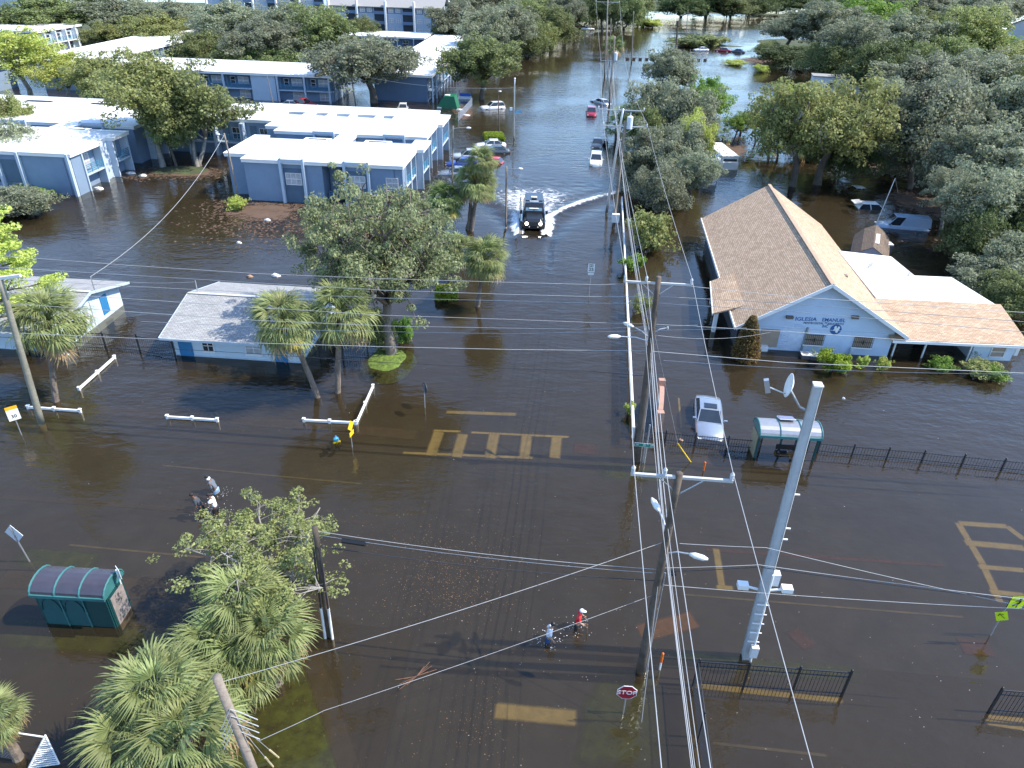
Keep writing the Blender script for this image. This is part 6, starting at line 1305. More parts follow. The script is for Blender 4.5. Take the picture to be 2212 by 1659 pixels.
# ------------------------------------------------------------------ bus shelters
def shelter(origin, L_, D_, zt, label, rz, roofm, back=True, solar=False, ribs=3, flip=1):
    root = empty('bus_shelter', origin, label, 'bus shelter', None, rz); h_ = .55; O0 = (0, 0, 0)
    def arc(x, inset=0, k=9): return [(x, D_ / 2 * math.cos(math.pi * i / k) * (1 + .16), zt + h_ * math.sin(math.pi * i / k) ** .9 + inset) for i in range(k + 1)]
    mb = MB(); mb.sm = True; a_, b_ = arc(0), arc(L_)
    for i in range(9): mb.quad(a_[i], b_[i], b_[i + 1], a_[i + 1])
    for i in range(9): mb.quad(*[(p[0], p[1], p[2] - .03) for p in (a_[i], a_[i + 1], b_[i + 1], b_[i])])
    mb.build('roof_panel', roofm, root, O0)
    for i in range(ribs + 1): x = L_ * i / ribs; MB().tube(arc(x, .01), .045, 6).build('roof_rib', TEALL, root, O0)
    for s_ in (-1, 1): MB().beam((-.02, s_ * D_ * .58, zt), (L_ + .02, s_ * D_ * .58, zt), .09, .16).build('eave_beam', TEALL if s_ < 0 else TEAL, root, O0)
    for x in (0, L_):
        MB().quad(*[(x + (.02 if x else -.02), p[1], p[2] - .06) for p in arc(0)]).build('end_arch', TEALL, root, O0)
    for x in (.08, L_ - .08):
        for y in (-D_ * .42, D_ * .42): MB().beam((x, y, -.7), (x, y, zt), .11).build('post', TEAL, root, O0)
    return root
q0, q1 = P(93, 1353), P(246, 1362); hL = HT(246, 1362, 236, 1290); dv_ = (q1 - q0); rz = math.atan2(dv_.y, dv_.x)
SMOKE = mat('smoked_roof_panel', (.055, .05, .065), .25, var=.2, scale=1, spec=.9)
sl_ = shelter(q0 + VD * .8, dv_.length * 1.02, 1.35, 1.9, 'teal bus shelter with dark curved roof seen from behind at the left', rz, SMOKE)
Ls = dv_.length * 1.02; O0 = (0, 0, 0)
for i in range(3):
    x0, x1 = .1 + i * (Ls - .2) / 3, .1 + (i + 1) * (Ls - .2) / 3; pn = MB().box(((x0 + x1) / 2, -.62, .55), (x1 - x0 - .06, .04, 2.4)).build('back_panel', TEAL if i == 2 else mat('teal_mesh_panel', (.015, .09, .1), .5), sl_, O0)
    MB().beam((x1, -.66, -.6), (x1, -.66, 1.85), .06).build('mullion', TEALL if i < 2 else TEAL, sl_, O0)
    if i < 2: MB().tube([((x0 + x1) / 2 + (x1 - x0) * .42 * math.cos(math.pi * k / 8), -.66, .9 + .75 * math.sin(math.pi * k / 8)) for k in range(9)], .02, 5).build('arch_trim', TEAL, sl_, O0)
MB().box((Ls - .05, 0, .55), (.1, 1.1, 2.4)).build('advert_frame', TEAL, sl_, O0); MB().box((Ls + .01, 0, .6), (.03, .95, 2.0)).build('advert_poster', mat('poster', (.3, .28, .27), .4, var=.4, scale=2, hue=(.36, .3, .28)), sl_, O0)
q0, q1 = P(1624, 992), P(1762, 1000); dv_ = q1 - q0; rz = math.atan2(dv_.y, dv_.x)
sr_ = shelter(q0 + VD * .75 + UD * .1, dv_.length * .95, 1.4, 1.75, 'teal bus shelter with shiny curved roof and solar panel behind the concrete pole', rz, mat('silver_roof_panel', (.38, .38, .4), .3, .5))
Lr = dv_.length * .95
MB().box((0.02, 0, .5), (.08, 1.1, 2.2)).build('advert_frame', mat('weathered_panel', (.3, .27, .18), .6, var=.3), sr_, O0)
sp_ = MB().box((Lr * .47, .35, 2.4), (.85, .6, .05), 0, Matrix.Rotation(R(-18), 3, 'X')).build('solar_panel', mat('solar_cells', (.25, .27, .4), .2), sr_, O0)
for i in range(5): MB().beam((Lr * .47 - .42 + i * .21, .06, 2.34 + .045), (Lr * .47 - .42 + i * .21, .64, 2.34 + .2 - .37 + .0), .02).build('cell_line', WHITEP, sp_, O0) if False else None
MB().box((Lr * .47, .35, 2.37), (.93, .68, .04), 0, Matrix.Rotation(R(-18), 3, 'X')).build('solar_frame', WHITEP, sr_, O0)
MB().box((Lr * .6, .3, 2.33), (.9, .06, .05)).build('solar_rack', TEALL, sr_, O0)
for x in (Lr * .5, Lr * .75): MB().beam((x, .45, -.6), (x, .45, 1.75), .1).build('post', TEAL, sr_, O0)
bn = MB().box((Lr * .68, .2, -.02), (Lr * .5, .4, .06)).build('bench', BLK, sr_, O0); MB().box((Lr * .68, .38, .25), (Lr * .5, .05, .35)).build('bench_back', BLK, bn, O0)
for i in range(4): MB().beam((Lr * .45 + i * Lr * .15, .0, 0), (Lr * .45 + i * Lr * .15, .0, .2), .03).build('arm_rest', CHROME, bn, O0)
q = P(1512, 955); 
# ------------------------------------------------------------------ vehicles
def paint(name, c, **k): return mat('car_paint_' + name, c, .3, coat=.8, var=.05, **k)
TYRE = mat('tyre_rubber', (.02, .02, .02), .9); LAMP = mat('lamp_lens', (.7, .7, .65), .1, spec=1.); TAIL = mat('tail_lens', (.4, .01, .01), .2)
KINDS = {   # length, width, profile of (x, top z) hull, cabin (x0 rear low, x1 rear high, x2 front high, x3 front low, belt z, roof z)
    'sedan': (4.7, 1.8, [(-2.35, .62), (-2.2, .88), (-1.5, .95), (.7, .93), (1.9, .78), (2.3, .62)], (-1.75, -1.05, .15, .95, .92, 1.42)),
    'suv': (4.6, 1.85, [(-2.3, .7), (-2.25, .98), (-1.9, 1.02), (.8, 1.0), (1.95, .92), (2.3, .7)], (-2.2, -1.85, .1, .95, 1.0, 1.66)),
    'hatch': (4.0, 1.7, [(-2.0, .65), (-1.95, .95), (-1.6, .97), (.8, .95), (1.7, .82), (2.0, .6)], (-1.9, -1.4, .2, 1.0, .94, 1.5)),
    'van': (5.5, 2.0, [(-2.75, .7), (-2.74, 1.1), (-2.4, 1.12), (1.5, 1.12), (2.45, .98), (2.75, .7)], (-2.72, -2.6, 1.0, 1.75, 1.1, 2.05)),
    'pickup': (5.4, 1.9, [(-2.7, .7), (-2.68, 1.0), (-2.2, 1.02), (1.1, 1.02), (2.3, .95), (2.7, .7)], (-.65, -.45, .5, 1.15, 1.0, 1.7))}
def car(px, py, fx, fy, kind, m, label, dz=BED, group=None, cat='car', name='parked_car', tilt=(0, 0), door_open=False, hatch_open=False, van_windows=True, sunroof=False):
    L_, Wd, prof, (c0, c1, c2, c3, bz, rz_) = KINDS[kind]
    loc = P(px, py); dr = P(fx, fy) - loc; ang = math.atan2(dr.y, dr.x); loc.z = dz; root = empty(name, loc, label, cat, group, ang); root.rotation_euler = (tilt[0], tilt[1], ang); O0 = (0, 0, 0); hw = Wd / 2
    mb = MB(); mb.sm = True; sec = []
    xs = sorted(set([p[0] for p in prof] + [-1.9, -1.0, 0, 1.3]))
    def top(x):
        for i in range(len(prof) - 1):
            if prof[i][0] <= x <= prof[i + 1][0]: t = (x - prof[i][0]) / (prof[i + 1][0] - prof[i][0]); return prof[i][1] * (1 - t) + prof[i + 1][1] * t
    for x in xs:
        e = abs(x) / (L_ / 2); w_ = hw * (1 - .14 * e ** 5) * (.86 if e > .995 else 1); z = top(x); b_ = .22 + .12 * e ** 6
        sec.append([(x, -w_ * s_, zz) if True else 0 for s_, zz in ((.0, b_), (.86, b_), (1, b_ + .18), (1.0, .2 + (z - .2) * .62), (.955, z - .05), (.84, z), (.0, z + .035))] + [(x, w_ * s_, zz) for s_, zz in ((.84, z), (.955, z - .05), (1.0, .2 + (z - .2) * .62), (1, b_ + .18), (.86, b_))])
    for s_ in sec: mb.v += s_
    k = 12
    for i in range(len(sec) - 1):
        for j in range(k): a_ = i * k + j; b_ = i * k + (j + 1) % k; mb.f.append((a_, b_, b_ + k, a_ + k))
    mb.f.append(tuple(range(k))[::-1]); mb.f.append(tuple(range((len(sec) - 1) * k, len(sec) * k))); body = mb.build('body', m, root, O0)
    tw = hw * .74; bw = hw * .9; cb = MB(); cb.sm = False; n_ = 0
    pts = [(c0, -bw, bz), (c3, -bw, bz), (c3, bw, bz), (c0, bw, bz), (c1, -tw, rz_), (c2, -tw, rz_), (c2, tw, rz_), (c1, tw, rz_)]
    cb.v += pts; cb.f += [(0, 1, 5, 4), (1, 2, 6, 5), (2, 3, 7, 6), (3, 0, 4, 7)]; cab = cb.build('cabin', m, root, O0)
    rb = MB(); rb.sm = True
    rr = [[(x, y * tw, rz_ + .05 * (1 - abs(y) ** 3) * (1 - abs((x - (c1 + c2) / 2) / (c2 - c1) * 2) ** 4) + .0) for y in (-1, -.5, 0, .5, 1)] for x in [c1 + (c2 - c1) * i / 4 for i in range(5)]]
    for r_ in rr: rb.v += r_
    for i in range(4):
        for j in range(4): a_ = i * 5 + j; rb.f.append((a_, a_ + 5, a_ + 6, a_ + 1))
    rb.build('car_roof', m, root, O0)
    def pane(nm, a_, b_, c_, d_, s0=.06, mm=GLASS):
        P4 = [Vector(q_) for q_ in (a_, b_, c_, d_)]; ctr = sum(P4, Vector()) / 4; nrm = (P4[1] - P4[0]).cross(P4[3] - P4[0]).normalized()
        if nrm.dot(ctr - Vector((0, 0, .8))) < 0: nrm = -nrm
        MB().quad(*[p_ + (ctr - p_) * s0 * 1.6 + nrm * .012 for p_ in P4]).build(nm, mm, root, O0)
    pane('windshield', pts[1], pts[2], pts[6], pts[5]); 
    if not hatch_open: pane('rear_window', pts[3], pts[0], pts[4], pts[7])
    for s_ in (0, 1):
        A = [pts[0], pts[1], pts[5], pts[4]] if s_ == 0 else [pts[3], pts[2], pts[6], pts[7]]; A = [Vector(a_) for a_ in A]
        if kind == 'van': cut = [.72, 1]
        else: cut = [0, .48, 1] if kind != 'pickup' else [0, 1]
        for i in range(len(cut) - 1): pane('side_window', A[0].lerp(A[1], cut[i]), A[0].lerp(A[1], cut[i + 1]), A[3].lerp(A[2], cut[i + 1]), A[3].lerp(A[2], cut[i]), .055)
    fx_ = L_ / 2
    for s_ in (-1, 1):
        z = top(fx_ - .25); MB().box((fx_ - .12, s_ * hw * .66, z - .14), (.22, hw * .34, .14), -s_ * .3).build('headlight', LAMP, root, O0); MB().box((-fx_ + .07, s_ * hw * .74, top(-fx_ + .1) - .12), (.12, hw * .3, .16), 0).build('tail_light', TAIL, root, O0)
        MB().box((c3 - .25, s_ * (hw + .08), bz + .07), (.12, .2, .13), 0).build('side_mirror', m, root, O0)
        for x in (-L_ * .31, L_ * .31):
            w__ = MB().tube([(x, s_ * (hw - .2), .32), (x, s_ * (hw + .01), .32)], .32, 14).build('wheel', TYRE, root, O0); MB().tube([(x, s_ * (hw), .32), (x, s_ * (hw + .02), .32)], .2, 10).build('rim', CHROME, w__, O0)
    MB().box((fx_ - .01, 0, .5), (.06, hw * .9, .14)).build('grille', BLK, root, O0); MB().box((fx_ + .02, 0, .38), (.02, .34, .12)).build('number_plate', WHITEP, root, O0)
    if sunroof: MB().box(((c1 + c2) / 2 + .25, 0, rz_ + .052), (.5, .8, .02)).build('sunroof', GLASS, root, O0)
    if door_open: MB().box((.75, hw + .35, .85), (.9, .06, .9), R(50)).build('open_door', BLK, root, O0)
    if hatch_open: MB().box((c1 - .45, 0, rz_ + .05), (.95, Wd * .8, .06), 0, Matrix.Rotation(R(-8), 3, 'Y')).build('raised_tailgate', m, root, O0)
    return root
WC = paint('white', (.78, .78, .77)); SC = paint('silver', (.38, .42, .47), metal=.6); DC = paint('dark_grey', (.06, .075, .09)); RC = paint('crimson', (.3, .012, .03)); RC2 = paint('bright_red', (.55, .03, .02)); BC = paint('blue', (.02, .06, .3)); LS = paint('pale_silver', (.55, .58, .6), metal=.3)
GV = 'flooded cars'
car(1530, 906, 1533, 944, 'sedan', SC, 'silver sedan with sunroof flooded to its lights behind the picket fence', group=GV, dz=-.5, sunroof=True, tilt=(0, R(2)))
car(1287, 350, 1286, 362, 'suv', WC, 'white car flooded in the street, nearest of the column facing the camera', group=GV, dz=-.5)
car(1291, 312, 1288, 322, 'sedan', DC, 'dark sedan with its door open at the edge of the tree clump', group=GV, dz=-.55, door_open=True)
car(1277, 247, 1278, 258, 'suv', RC, 'crimson car flooded in the middle of the street', group=GV, dz=-.45)
car(1297, 222, 1280, 218, 'sedan', LS, 'pale silver car turned sideways behind the crimson one', group=GV, dz=-.6, tilt=(R(4), R(-3)))
car(1064, 234, 1044, 235, 'suv', WC, 'white sport utility car right of the green dumpster, facing left', group=GV, dz=-.5)
car(871, 238, 869, 246, 'hatch', WC, 'white hatchback in the water before the dark end wall', group=GV, dz=-.4)
car(622, 231, 604, 231, 'sedan', LS, 'silver car partly hidden by the front roof, left of the red pickup', group=GV, dz=-.3)
car(655, 230, 675, 232, 'pickup', RC2, 'red pickup in the flooded car park behind the centre roof', group=GV, dz=-.3, cat='pickup', name='pickup_truck')
car(1060, 318, 1040, 318, 'sedan', WC, 'white sedan in front of the square lime hedge', group=GV, dz=-.3)
car(1067, 329, 1047, 329, 'sedan', DC, 'dark sedan right next to the white sedan by the hedge', group=GV, dz=-.45)
car(1010, 339, 990, 339, 'suv', LS, 'pale silver car left of the palm cluster', group=GV, dz=-.55)
car(1057, 350, 1035, 348, 'hatch', RC2, 'bright red car low in the water behind the palms', group=GV, dz=-.8)
car(999, 354, 980, 354, 'sedan', BC, 'deep blue car behind the lamp pole left of the palms', group=GV, dz=-.55)
car(985, 374, 965, 374, 'sedan', SC, 'dull silver car at the corner of the centre block', group=GV, dz=-.6)
car(1514, 110, 1500, 110, 'sedan', WC, 'far white sedan by the grassy strip', group=GV, dz=-.3); car(1561, 111, 1547, 110, 'sedan', RC, 'far dark red sedan right of the far white one', group=GV, dz=-.3); car(1592, 113, 1580, 112, 'sedan', DC, 'far dark car right of the far dark red one', group=GV, dz=-.4)
car(1890, 449, 1910, 450, 'suv', WC, 'white wagon sunk to its windows with the tailgate raised', group=GV, dz=-1.05, hatch_open=True)
car(1948, 490, 1900, 486, 'van', paint('pale_blue', (.3, .4, .52)), 'pale blue van with dark windscreen flooded under the oaks', group=GV, dz=-.75, cat='van', name='parked_van')
car(1863, 405, 1880, 405, 'sedan', WC, 'white car roof barely above the water', group=GV, dz=-1.33); car(1831, 392, 1850, 392, 'sedan', paint('pale_blue', (.3, .4, .52)), 'pale blue car roof barely above the water', group=GV, dz=-1.36)
car(205, 152, 225, 150, 'suv', WC, 'white car by the small balcony block at the upper left', group=GV, dz=0.1)
car(292, 208, 292, 220, 'van', WC, 'white van behind the thin courtyard tree', group=GV, dz=-.3, cat='van', name='parked_van')
for i, (x, y, mm) in enumerate(((250, 58, WC), (305, 70, LS), (400, 72, WC), (430, 66, WC), (470, 78, WC), (240, 130, DC), (330, 118, LS), (1270, 66, WC))):
    car(x, y, x + 14, y, 'sedan', mm, 'tiny parked car glimpsed between the far trees, %s from the left' % ('second', 'third', 'fifth', 'sixth', 'seventh', 'first', 'fourth', 'eighth')[i], group='tiny parked cars', dz=.0)
# armoured truck
tk = P(1152, 497); fr = P(1152, 520); ang = math.atan2(fr.y - tk.y, fr.x - tk.x); tk = tk + (tk - fr).normalized() * 2.9; tk.z = -.5
AT = empty('armoured_truck', tk, 'black armoured rescue truck ploughing a wake down the street with headlights on', 'truck', None, ang); O0 = (0, 0, 0)
BK = mat('truck_black', (.012, .014, .018), .35, coat=.5, var=.3); BKR = mat('truck_roof_blue_black', (.03, .045, .07), .45, coat=.4)
def loft(secs, name, m, root):
    mb = MB(); k = len(secs[0])
    for s_ in secs: mb.v += s_
    for i in range(len(secs) - 1):
        for j in range(k): a_ = i * k + j; b_ = i * k + (j + 1) % k; mb.f.append((a_, b_, b_ + k, a_ + k))
    mb.f.append(tuple(range(k))[::-1]); mb.f.append(tuple(range((len(secs) - 1) * k, len(secs) * k))); return mb.build(name, m, root, O0)
def tsec(x, w_, zb, zs, zt, wt): return [(x, -w_ * .92, zb), (x, -w_, zs), (x, -wt, zt), (x, wt, zt), (x, w_, zs), (x, w_ * .92, zb)]
loft([tsec(-3.0, 1.2, .7, 1.8, 2.75, .95), tsec(.9, 1.2, .7, 1.8, 2.85, .95), tsec(1.5, 1.2, .7, 1.75, 2.1, 1.0)], 'body', BK, AT)
loft([tsec(1.45, 1.0, .7, 1.6, 1.95, .8), tsec(2.8, .98, .7, 1.45, 1.7, .72), tsec(3.1, .95, .75, 1.3, 1.45, .7)], 'hood', BK, AT)
loft([[(-2.9, -.93, 2.77), (-2.9, .93, 2.77), (-2.9, .9, 2.82), (-2.9, -.9, 2.82)], [(.2, -.93, 2.85), (.2, .93, 2.85), (.2, .9, 2.9), (.2, -.9, 2.9)]], 'roof_plate', BKR, AT)
for s_ in (-1, 1):
    MB().quad((.93, s_ * .05, 2.78), (1.47, s_ * .05, 2.16), (1.47, s_ * .88, 2.16), (.93, s_ * .85, 2.78)).build('windshield', mat('tinted_windscreen', (.12, .2, .27), .12, spec=1.), AT, O0)
    mb = MB(); mb.sm = True; mb.sphere((3.16, s_ * .74, 1.28), (.08, .17, .17)); mb.build('headlight', mat('lit_headlight', (1, .93, .75), .2, emis=7.), AT, O0)
    MB().box((2.2, s_ * 1.08, 1.15), (1.7, .32, .5)).build('fender', BK, AT, O0); MB().box((1.2, s_ * 1.38, 1.9), (.12, .25, .4)).build('side_mirror', BK, AT, O0)
    for x in (-2.0, 2.2): w__ = MB().tube([(x, s_ * .85, .55), (x, s_ * 1.22, .55)], .55, 16).build('wheel', TYRE, AT, O0); MB().tube([(x, s_ * 1.22, .55), (x, s_ * 1.24, .55)], .28, 12).build('rim', DC, w__, O0)
    for x in (-2.4, -1.5, -.6): MB().box((x, s_ * 1.12, 2.1), (.55, .06, .35), 0, Matrix.Rotation(s_ * R(14), 3, 'X')).build('side_window', GLASS, AT, O0)
    MB().beam((-2.8, s_ * 1.25, 1.3), (.8, s_ * 1.25, 1.3), .05).build('grab_rail', CHROME, AT, O0); MB().beam((-2.6, s_ * 1.3, .75), (.9, s_ * 1.3, .75), .2, .06).build('running_board', CHROME, AT, O0)
MB().box((.75, 0, 2.93), (.22, .95, .13)).build('light_bar', WHITEP, AT, O0); MB().box((1.35, 0, 2.35), (.1, 1.0, .12), 0, Matrix.Rotation(R(40), 3, 'Y')).build('lamp_strip', WHITEP, AT, O0)
MB().box((-.6, 0, 2.98), (.45, .62, .16)).build('roof_hatch', WHITEP, AT, O0); MB().box((-.25, 0, 2.95), (.4, .5, .12)).build('hatch_well', BLK, AT, O0)
MB().box((3.2, 0, .95), (.2, 2.1, .35)).build('bumper', BLK, AT, O0); 
for i in range(5): MB().box((3.1, -.4 + i * .2, 1.25), (.05, .08, .35)).build('grille_bar', DC, AT, O0)
for s_ in (-1, 1): MB().sphere((3.32, s_ * .45, .98), .07).build('fog_light', LAMP, AT, O0)
# motorhome and box truck
q = P(1560, 352); fr = P(1588, 376); ang = math.atan2(fr.y - q.y, fr.x - q.x); RV = empty('motorhome', q, 'white motorhome with weathered roof under the trees right of the clump', 'motorhome', None, ang)
mb = MB(); mb.box((-1, 0, .6), (8, 2.3, 2.0)); mb.build('body', WHITEP, RV, O0); MB().box((-1, 0, 1.65), (8.1, 2.4, .12)).build('car_roof', mat('weathered_white', (.7, .7, .67), .8, var=.25, scale=2), RV, O0); MB().box((3.2, 0, .3), (.8, 2.1, 1.3)).build('cab', WHITEP, RV, O0); MB().box((3.02, 0, .95), (.1, 1.9, .7)).build('windshield', GLASS, RV, O0)
for x in (-4, -2, 0, 1.6): MB().box((x, -1.17, .9), (1.1, .04, .6)).build('side_window', GLASS, RV, O0); MB().box((x, .1, 1.76), (.6, .5, .14)).build('roof_vent', WHITEP, RV, O0)
q = P(1530, 388); fr = P(1529, 400); ang = math.atan2(fr.y - q.y, fr.x - q.x); BT = empty('box_truck', q, 'white truck facing the camera half covered by a spreading oak', 'truck', None, ang)
MB().box((-2.2, 0, 1.0), (5, 2.3, 3.0)).build('cargo_box', WHITEP, BT, O0); MB().box((1.0, 0, .75), (1.6, 2.0, 2.0)).build('cab', WHITEP, BT, O0); MB().box((1.82, 0, 1.2), (.05, 1.6, .8)).build('windshield', GLASS, BT, O0); MB().box((2.1, 0, .25), (.9, 1.8, .9)).build('hood', WHITEP, BT, O0)
for s_ in (-1, 1): MB().box((1.0, s_ * 1.02, 1.2), (.8, .04, .6)).build('side_window', GLASS, BT, O0)
# green dumpster, floating play thing, wire dome
q = P(968, 232); D = empty('dumpster', q, 'tipped green dumpster by the end wall of the long block', 'dumpster', None, R(-8)); GR = mat('dumpster_green', (.01, .13, .06), .5, var=.12)
mb = MB(); mb.v += [(-2.3, -1.2, -.4), (2.1, -1.2, -.4), (2.1, 1.2, -.4), (-2.3, 1.2, -.4), (-.6, -1.0, 2.0), (1.4, -1.0, 2.1), (1.4, 1.0, 2.3), (-.6, 1.0, 2.2)]; mb.f += [(0, 1, 5, 4), (1, 2, 6, 5), (2, 3, 7, 6), (3, 0, 4, 7), (4, 5, 6, 7), (3, 2, 1, 0)]; mb.build('bin_body', GR, D, O0)
MB().box((.0, -.3, 2.2), (.9, .9, .1)).build('lid', WHITEP, D, O0); MB().box((-1.4, -1.22, .1), (.8, .05, .2)).build('label_plate', WHITEP, D, O0)
q = P(1005, 213); D = empty('play_raft', q, 'small blue and white float with corner posts near the dark oak', 'raft'); MB().box((0, 0, .2), (2.4, 1.2, .5)).build('float', WHITEP, D, O0); MB().box((0, .2, .7), (2.0, .7, .5)).build('cover', mat('tarp_blue', (.03, .1, .45), .6), D, O0)
for s_ in (-1, 1): MB().beam((s_ * 1.15, 0, 0), (s_ * 1.15, 0, 1.6), .1).build('post', DC, D, O0)
q = P(2080, 545); D = empty('wire_dome', q, 'white wire dome half sunk by the dark tree at the right', 'frame')
for i in range(7):
    a_ = i * math.pi / 7; MB().tube([(1.1 * math.cos(a_) * math.cos(t), 1.1 * math.sin(a_) * math.cos(t), 1.7 * math.sin(t)) for t in [math.pi * k / 10 for k in range(11)]], .02, 4).build('hoop', WHITEP, D, O0)
q = P(1893, 470); D = empty('flag_mast', q, 'thin leaning pole with stay wires before the half sunk white wagon', 'mast'); MB().tube([(-.6, -1.5, -.5), (.8, 0, 4.6)], .04, 6).build('pole_shaft', GALV, D, O0); MB().tube([(.8, 0, 4.6), (1.6, 0, 3.0)], .012, 4).build('stay_wire', WIRE, D, O0)
for x, y, lb in ((1830, 842, 0),): pass
q = P(1995, 655); D = empty('blue_tarp', q, 'crumpled blue and white tarp behind the annex roof', 'tarp'); mb = MB(); mb.sm = True
for j in range(7):
    for i in range(7): mb.v.append((-1 + i / 3, -.7 + j * .23, .5 + .35 * noise.noise(Vector((i * .9, j * .9, 1))) - .05 * ((i - 3) ** 2 + (j - 3) ** 2) / 2))
for j in range(6):
    for i in range(6): a_ = j * 7 + i; mb.f.append((a_, a_ + 1, a_ + 8, a_ + 7))
mb.build('sheet', mat('tarp_blue', (.03, .1, .45)), D, O0)

# ------------------------------------------------------------------ people wading
def skin(verts, edges, rad, sub=1):
    me = bpy.data.meshes.new('t'); me.from_pydata(verts, edges, []); o = bpy.data.objects.new('t', me); C.objects.link(o)
    o.modifiers.new('s', 'SKIN'); sv = me.skin_vertices[0].data
    for i, r_ in enumerate(rad): sv[i].radius = (r_, r_) if not isinstance(r_, tuple) else r_
    sv[0].use_root = True; s_ = o.modifiers.new('u', 'SUBSURF'); s_.levels = sub; s_.render_levels = sub
    dg = bpy.context.evaluated_depsgraph_get(); dg.update(); out = bpy.data.meshes.new_from_object(o.evaluated_get(dg)); bpy.data.objects.remove(o)
    out.polygons.foreach_set('use_smooth', [True] * len(out.polygons)); return out
def addmesh(me, name, m, root):
    me.materials.clear(); me.materials.append(m); o = bpy.data.objects.new(name, me); C.objects.link(o); o.parent = root; return o
def person(px, py, ang, label, top, bottom, skinc, hairm, lean=.12, rh=(.35, -.28, .95), lh=(-.25, .3, .98), stride=.17, sleeve=.6, hat=None, stick=False, hood=None, h=1.0, elb=0.):
    loc = P(px, py); loc.z = BED; root = empty('person', loc, label, 'person', 'people wading through the flood', ang)
    def L(z): return lean * (z - .9) * 2
    pel, wst, chs, nk = (0, 0, .93), (L(1.12), 0, 1.12), (L(1.35), 0, 1.35), (L(1.5) + .01, 0, 1.5); hb, ht = (L(1.58) + .03, 0, 1.59), (L(1.66) + .05, 0, 1.7)
    V = [pel, wst, chs, nk, hb, ht]; E = [(0, 1), (1, 2), (2, 3), (3, 4), (4, 5)]; Rr = [(.14, .11), (.135, .1), (.15, .1), .055, .075, .088]
    def chain(base, pts, rs):
        p_ = base
        for q_, r_ in zip(pts, rs): V.append(q_); Rr.append(r_); E.append((p_, len(V) - 1)); p_ = len(V) - 1
        return p_
    sh = {}; hands = {}
    for s_, hd in ((-1, rh), (1, lh)):
        shd = (L(1.4), s_ * .19, 1.41); hand = Vector(hd); mid = (Vector(shd) + hand) / 2; el = mid + Vector((-.08 - elb, s_ * .04, -.03)); sh[s_] = (shd, tuple(el), tuple(hand))
        chain(2, [shd, tuple(el), tuple(el.lerp(hand, .85)), tuple(hand)], [.06, .042, .03, .036]); hands[s_] = (el, hand)
    for s_ in (-1, 1):
        st_ = stride * s_; kn = (st_ * .55 + .06, s_ * .1, .5); an = (st_, s_ * .1, .08); chain(0, [(.0, s_ * .09, .86), kn, (st_ * .95, s_ * .1, .2), an, (st_ + .16, s_ * .1, .04)], [.09, .058, .045, .04, .035])
    body = addmesh(skin(V, E, Rr, 2), 'body', skinc, root)
    for s_ in (-1, 1):
        el, hd = hands[s_]; d_ = (hd - el).normalized(); sd = d_.cross(Vector((0, 0, 1)));  sd = sd.normalized() if sd.length > .05 else Vector((0, 1, 0)); fm = MB(); fm.sm = True
        for i in range(4): b_ = hd + sd * (i - 1.5) * .02 + d_ * .025; l_ = (.062, .072, .068, .052)[i]; fm.tube([b_, b_ + d_ * l_ * .6, b_ + d_ * l_ * .85 + Vector((0, 0, -.03))], [.011, .01, .007], 5)
        tb = hd + sd * .04; fm.tube([tb, tb + sd * .03 + d_ * .03, tb + sd * .03 + d_ * .055], [.013, .011, .008], 5); tag(fm.build('fingers', skinc, root, O0), kind=None)
    V, E, Rr = [(0, 0, .9), wst, chs, (nk[0], 0, 1.46)], [(0, 1), (1, 2), (2, 3)], [(.175, .14), (.16, .13), (.185, .135), .075]
    for s_ in (-1, 1):
        a_, b_, c_ = sh[s_]; e_ = Vector(a_).lerp(Vector(b_), min(1, sleeve * 1.3)); pts = [(a_[0], a_[1] * .95, a_[2] - .01), tuple(e_)]; rs = [.085, .075]
        if sleeve > .9: pts.append(tuple(Vector(b_).lerp(Vector(c_), .85))); rs.append(.055)
        chain(2, pts, rs)
    addmesh(skin(V, E, Rr, 2), 'shirt', top, root)
    V, E, Rr = [(0, 0, .98), (0, 0, .9)], [(0, 1)], [(.16, .13), (.17, .14)]
    for s_ in (-1, 1): chain(1, [(.0, s_ * .1, .82), (stride * s_ * .5 + .05, s_ * .105, .5)], [.115, .1])
    addmesh(skin(V, E, Rr, 1), 'shorts', bottom, root)
    hc = Vector((L(1.66) + .04, 0, 1.69)); mb = MB(); mb.sm = True; mb.sphere(hc + Vector((-.015, 0, .035)), (.115, .1, .105), 12, 8); addm = mb.build('hair' if not hat else 'cap', hat or hairm, root, O0)
    if hat: mb = MB(); mb.sm = True; mb.sphere(hc + Vector((.1, 0, .03)), (.1, .075, .014), 10, 4); mb.build('cap_peak', BLK if hat != WHITEP else hat, addm, O0)
    if hood: mb = MB(); mb.sm = True; mb.sphere(hc + Vector((-.08, 0, -.09)), (.11, .14, .1), 10, 6); mb.build('hood', hood, root, O0)
    mb = MB(); mb.sphere(hc + Vector((.1, 0, -.02)), (.02, .014, .02), 6, 4); mb.build('nose', skinc, root, O0)
    for s_ in (-1, 1): MB().sphere(hc + Vector((.085, s_ * .033, .008)), (.01, .013, .009), 6, 4).build('eye', BLK, root, O0); MB().sphere(hc + Vector((0, s_ * .093, -.01)), (.02, .012, .03), 6, 4).build('ear', skinc, root, O0)
    if stick:
        s_ = empty('walking_stick', loc, 'brown walking stick held in the hand of the person in red', 'stick', None, ang); h_ = Vector(rh); MB().tube([h_ + Vector((.06, 0, .12)), h_ + Vector((.05, 0, -.95))], .016, 6).build('shaft', mat('stick_wood', (.2, .1, .05), .7), s_, O0)
        MB().tube([h_ + Vector((.06, 0, .12)), h_ + Vector((-.02, 0, .15))], .018, 6).build('handle', MATS['stick_wood'], s_, O0)
    # rings of splashed water round the legs
    rnd = random.Random(int(px)); sp_ = MB()
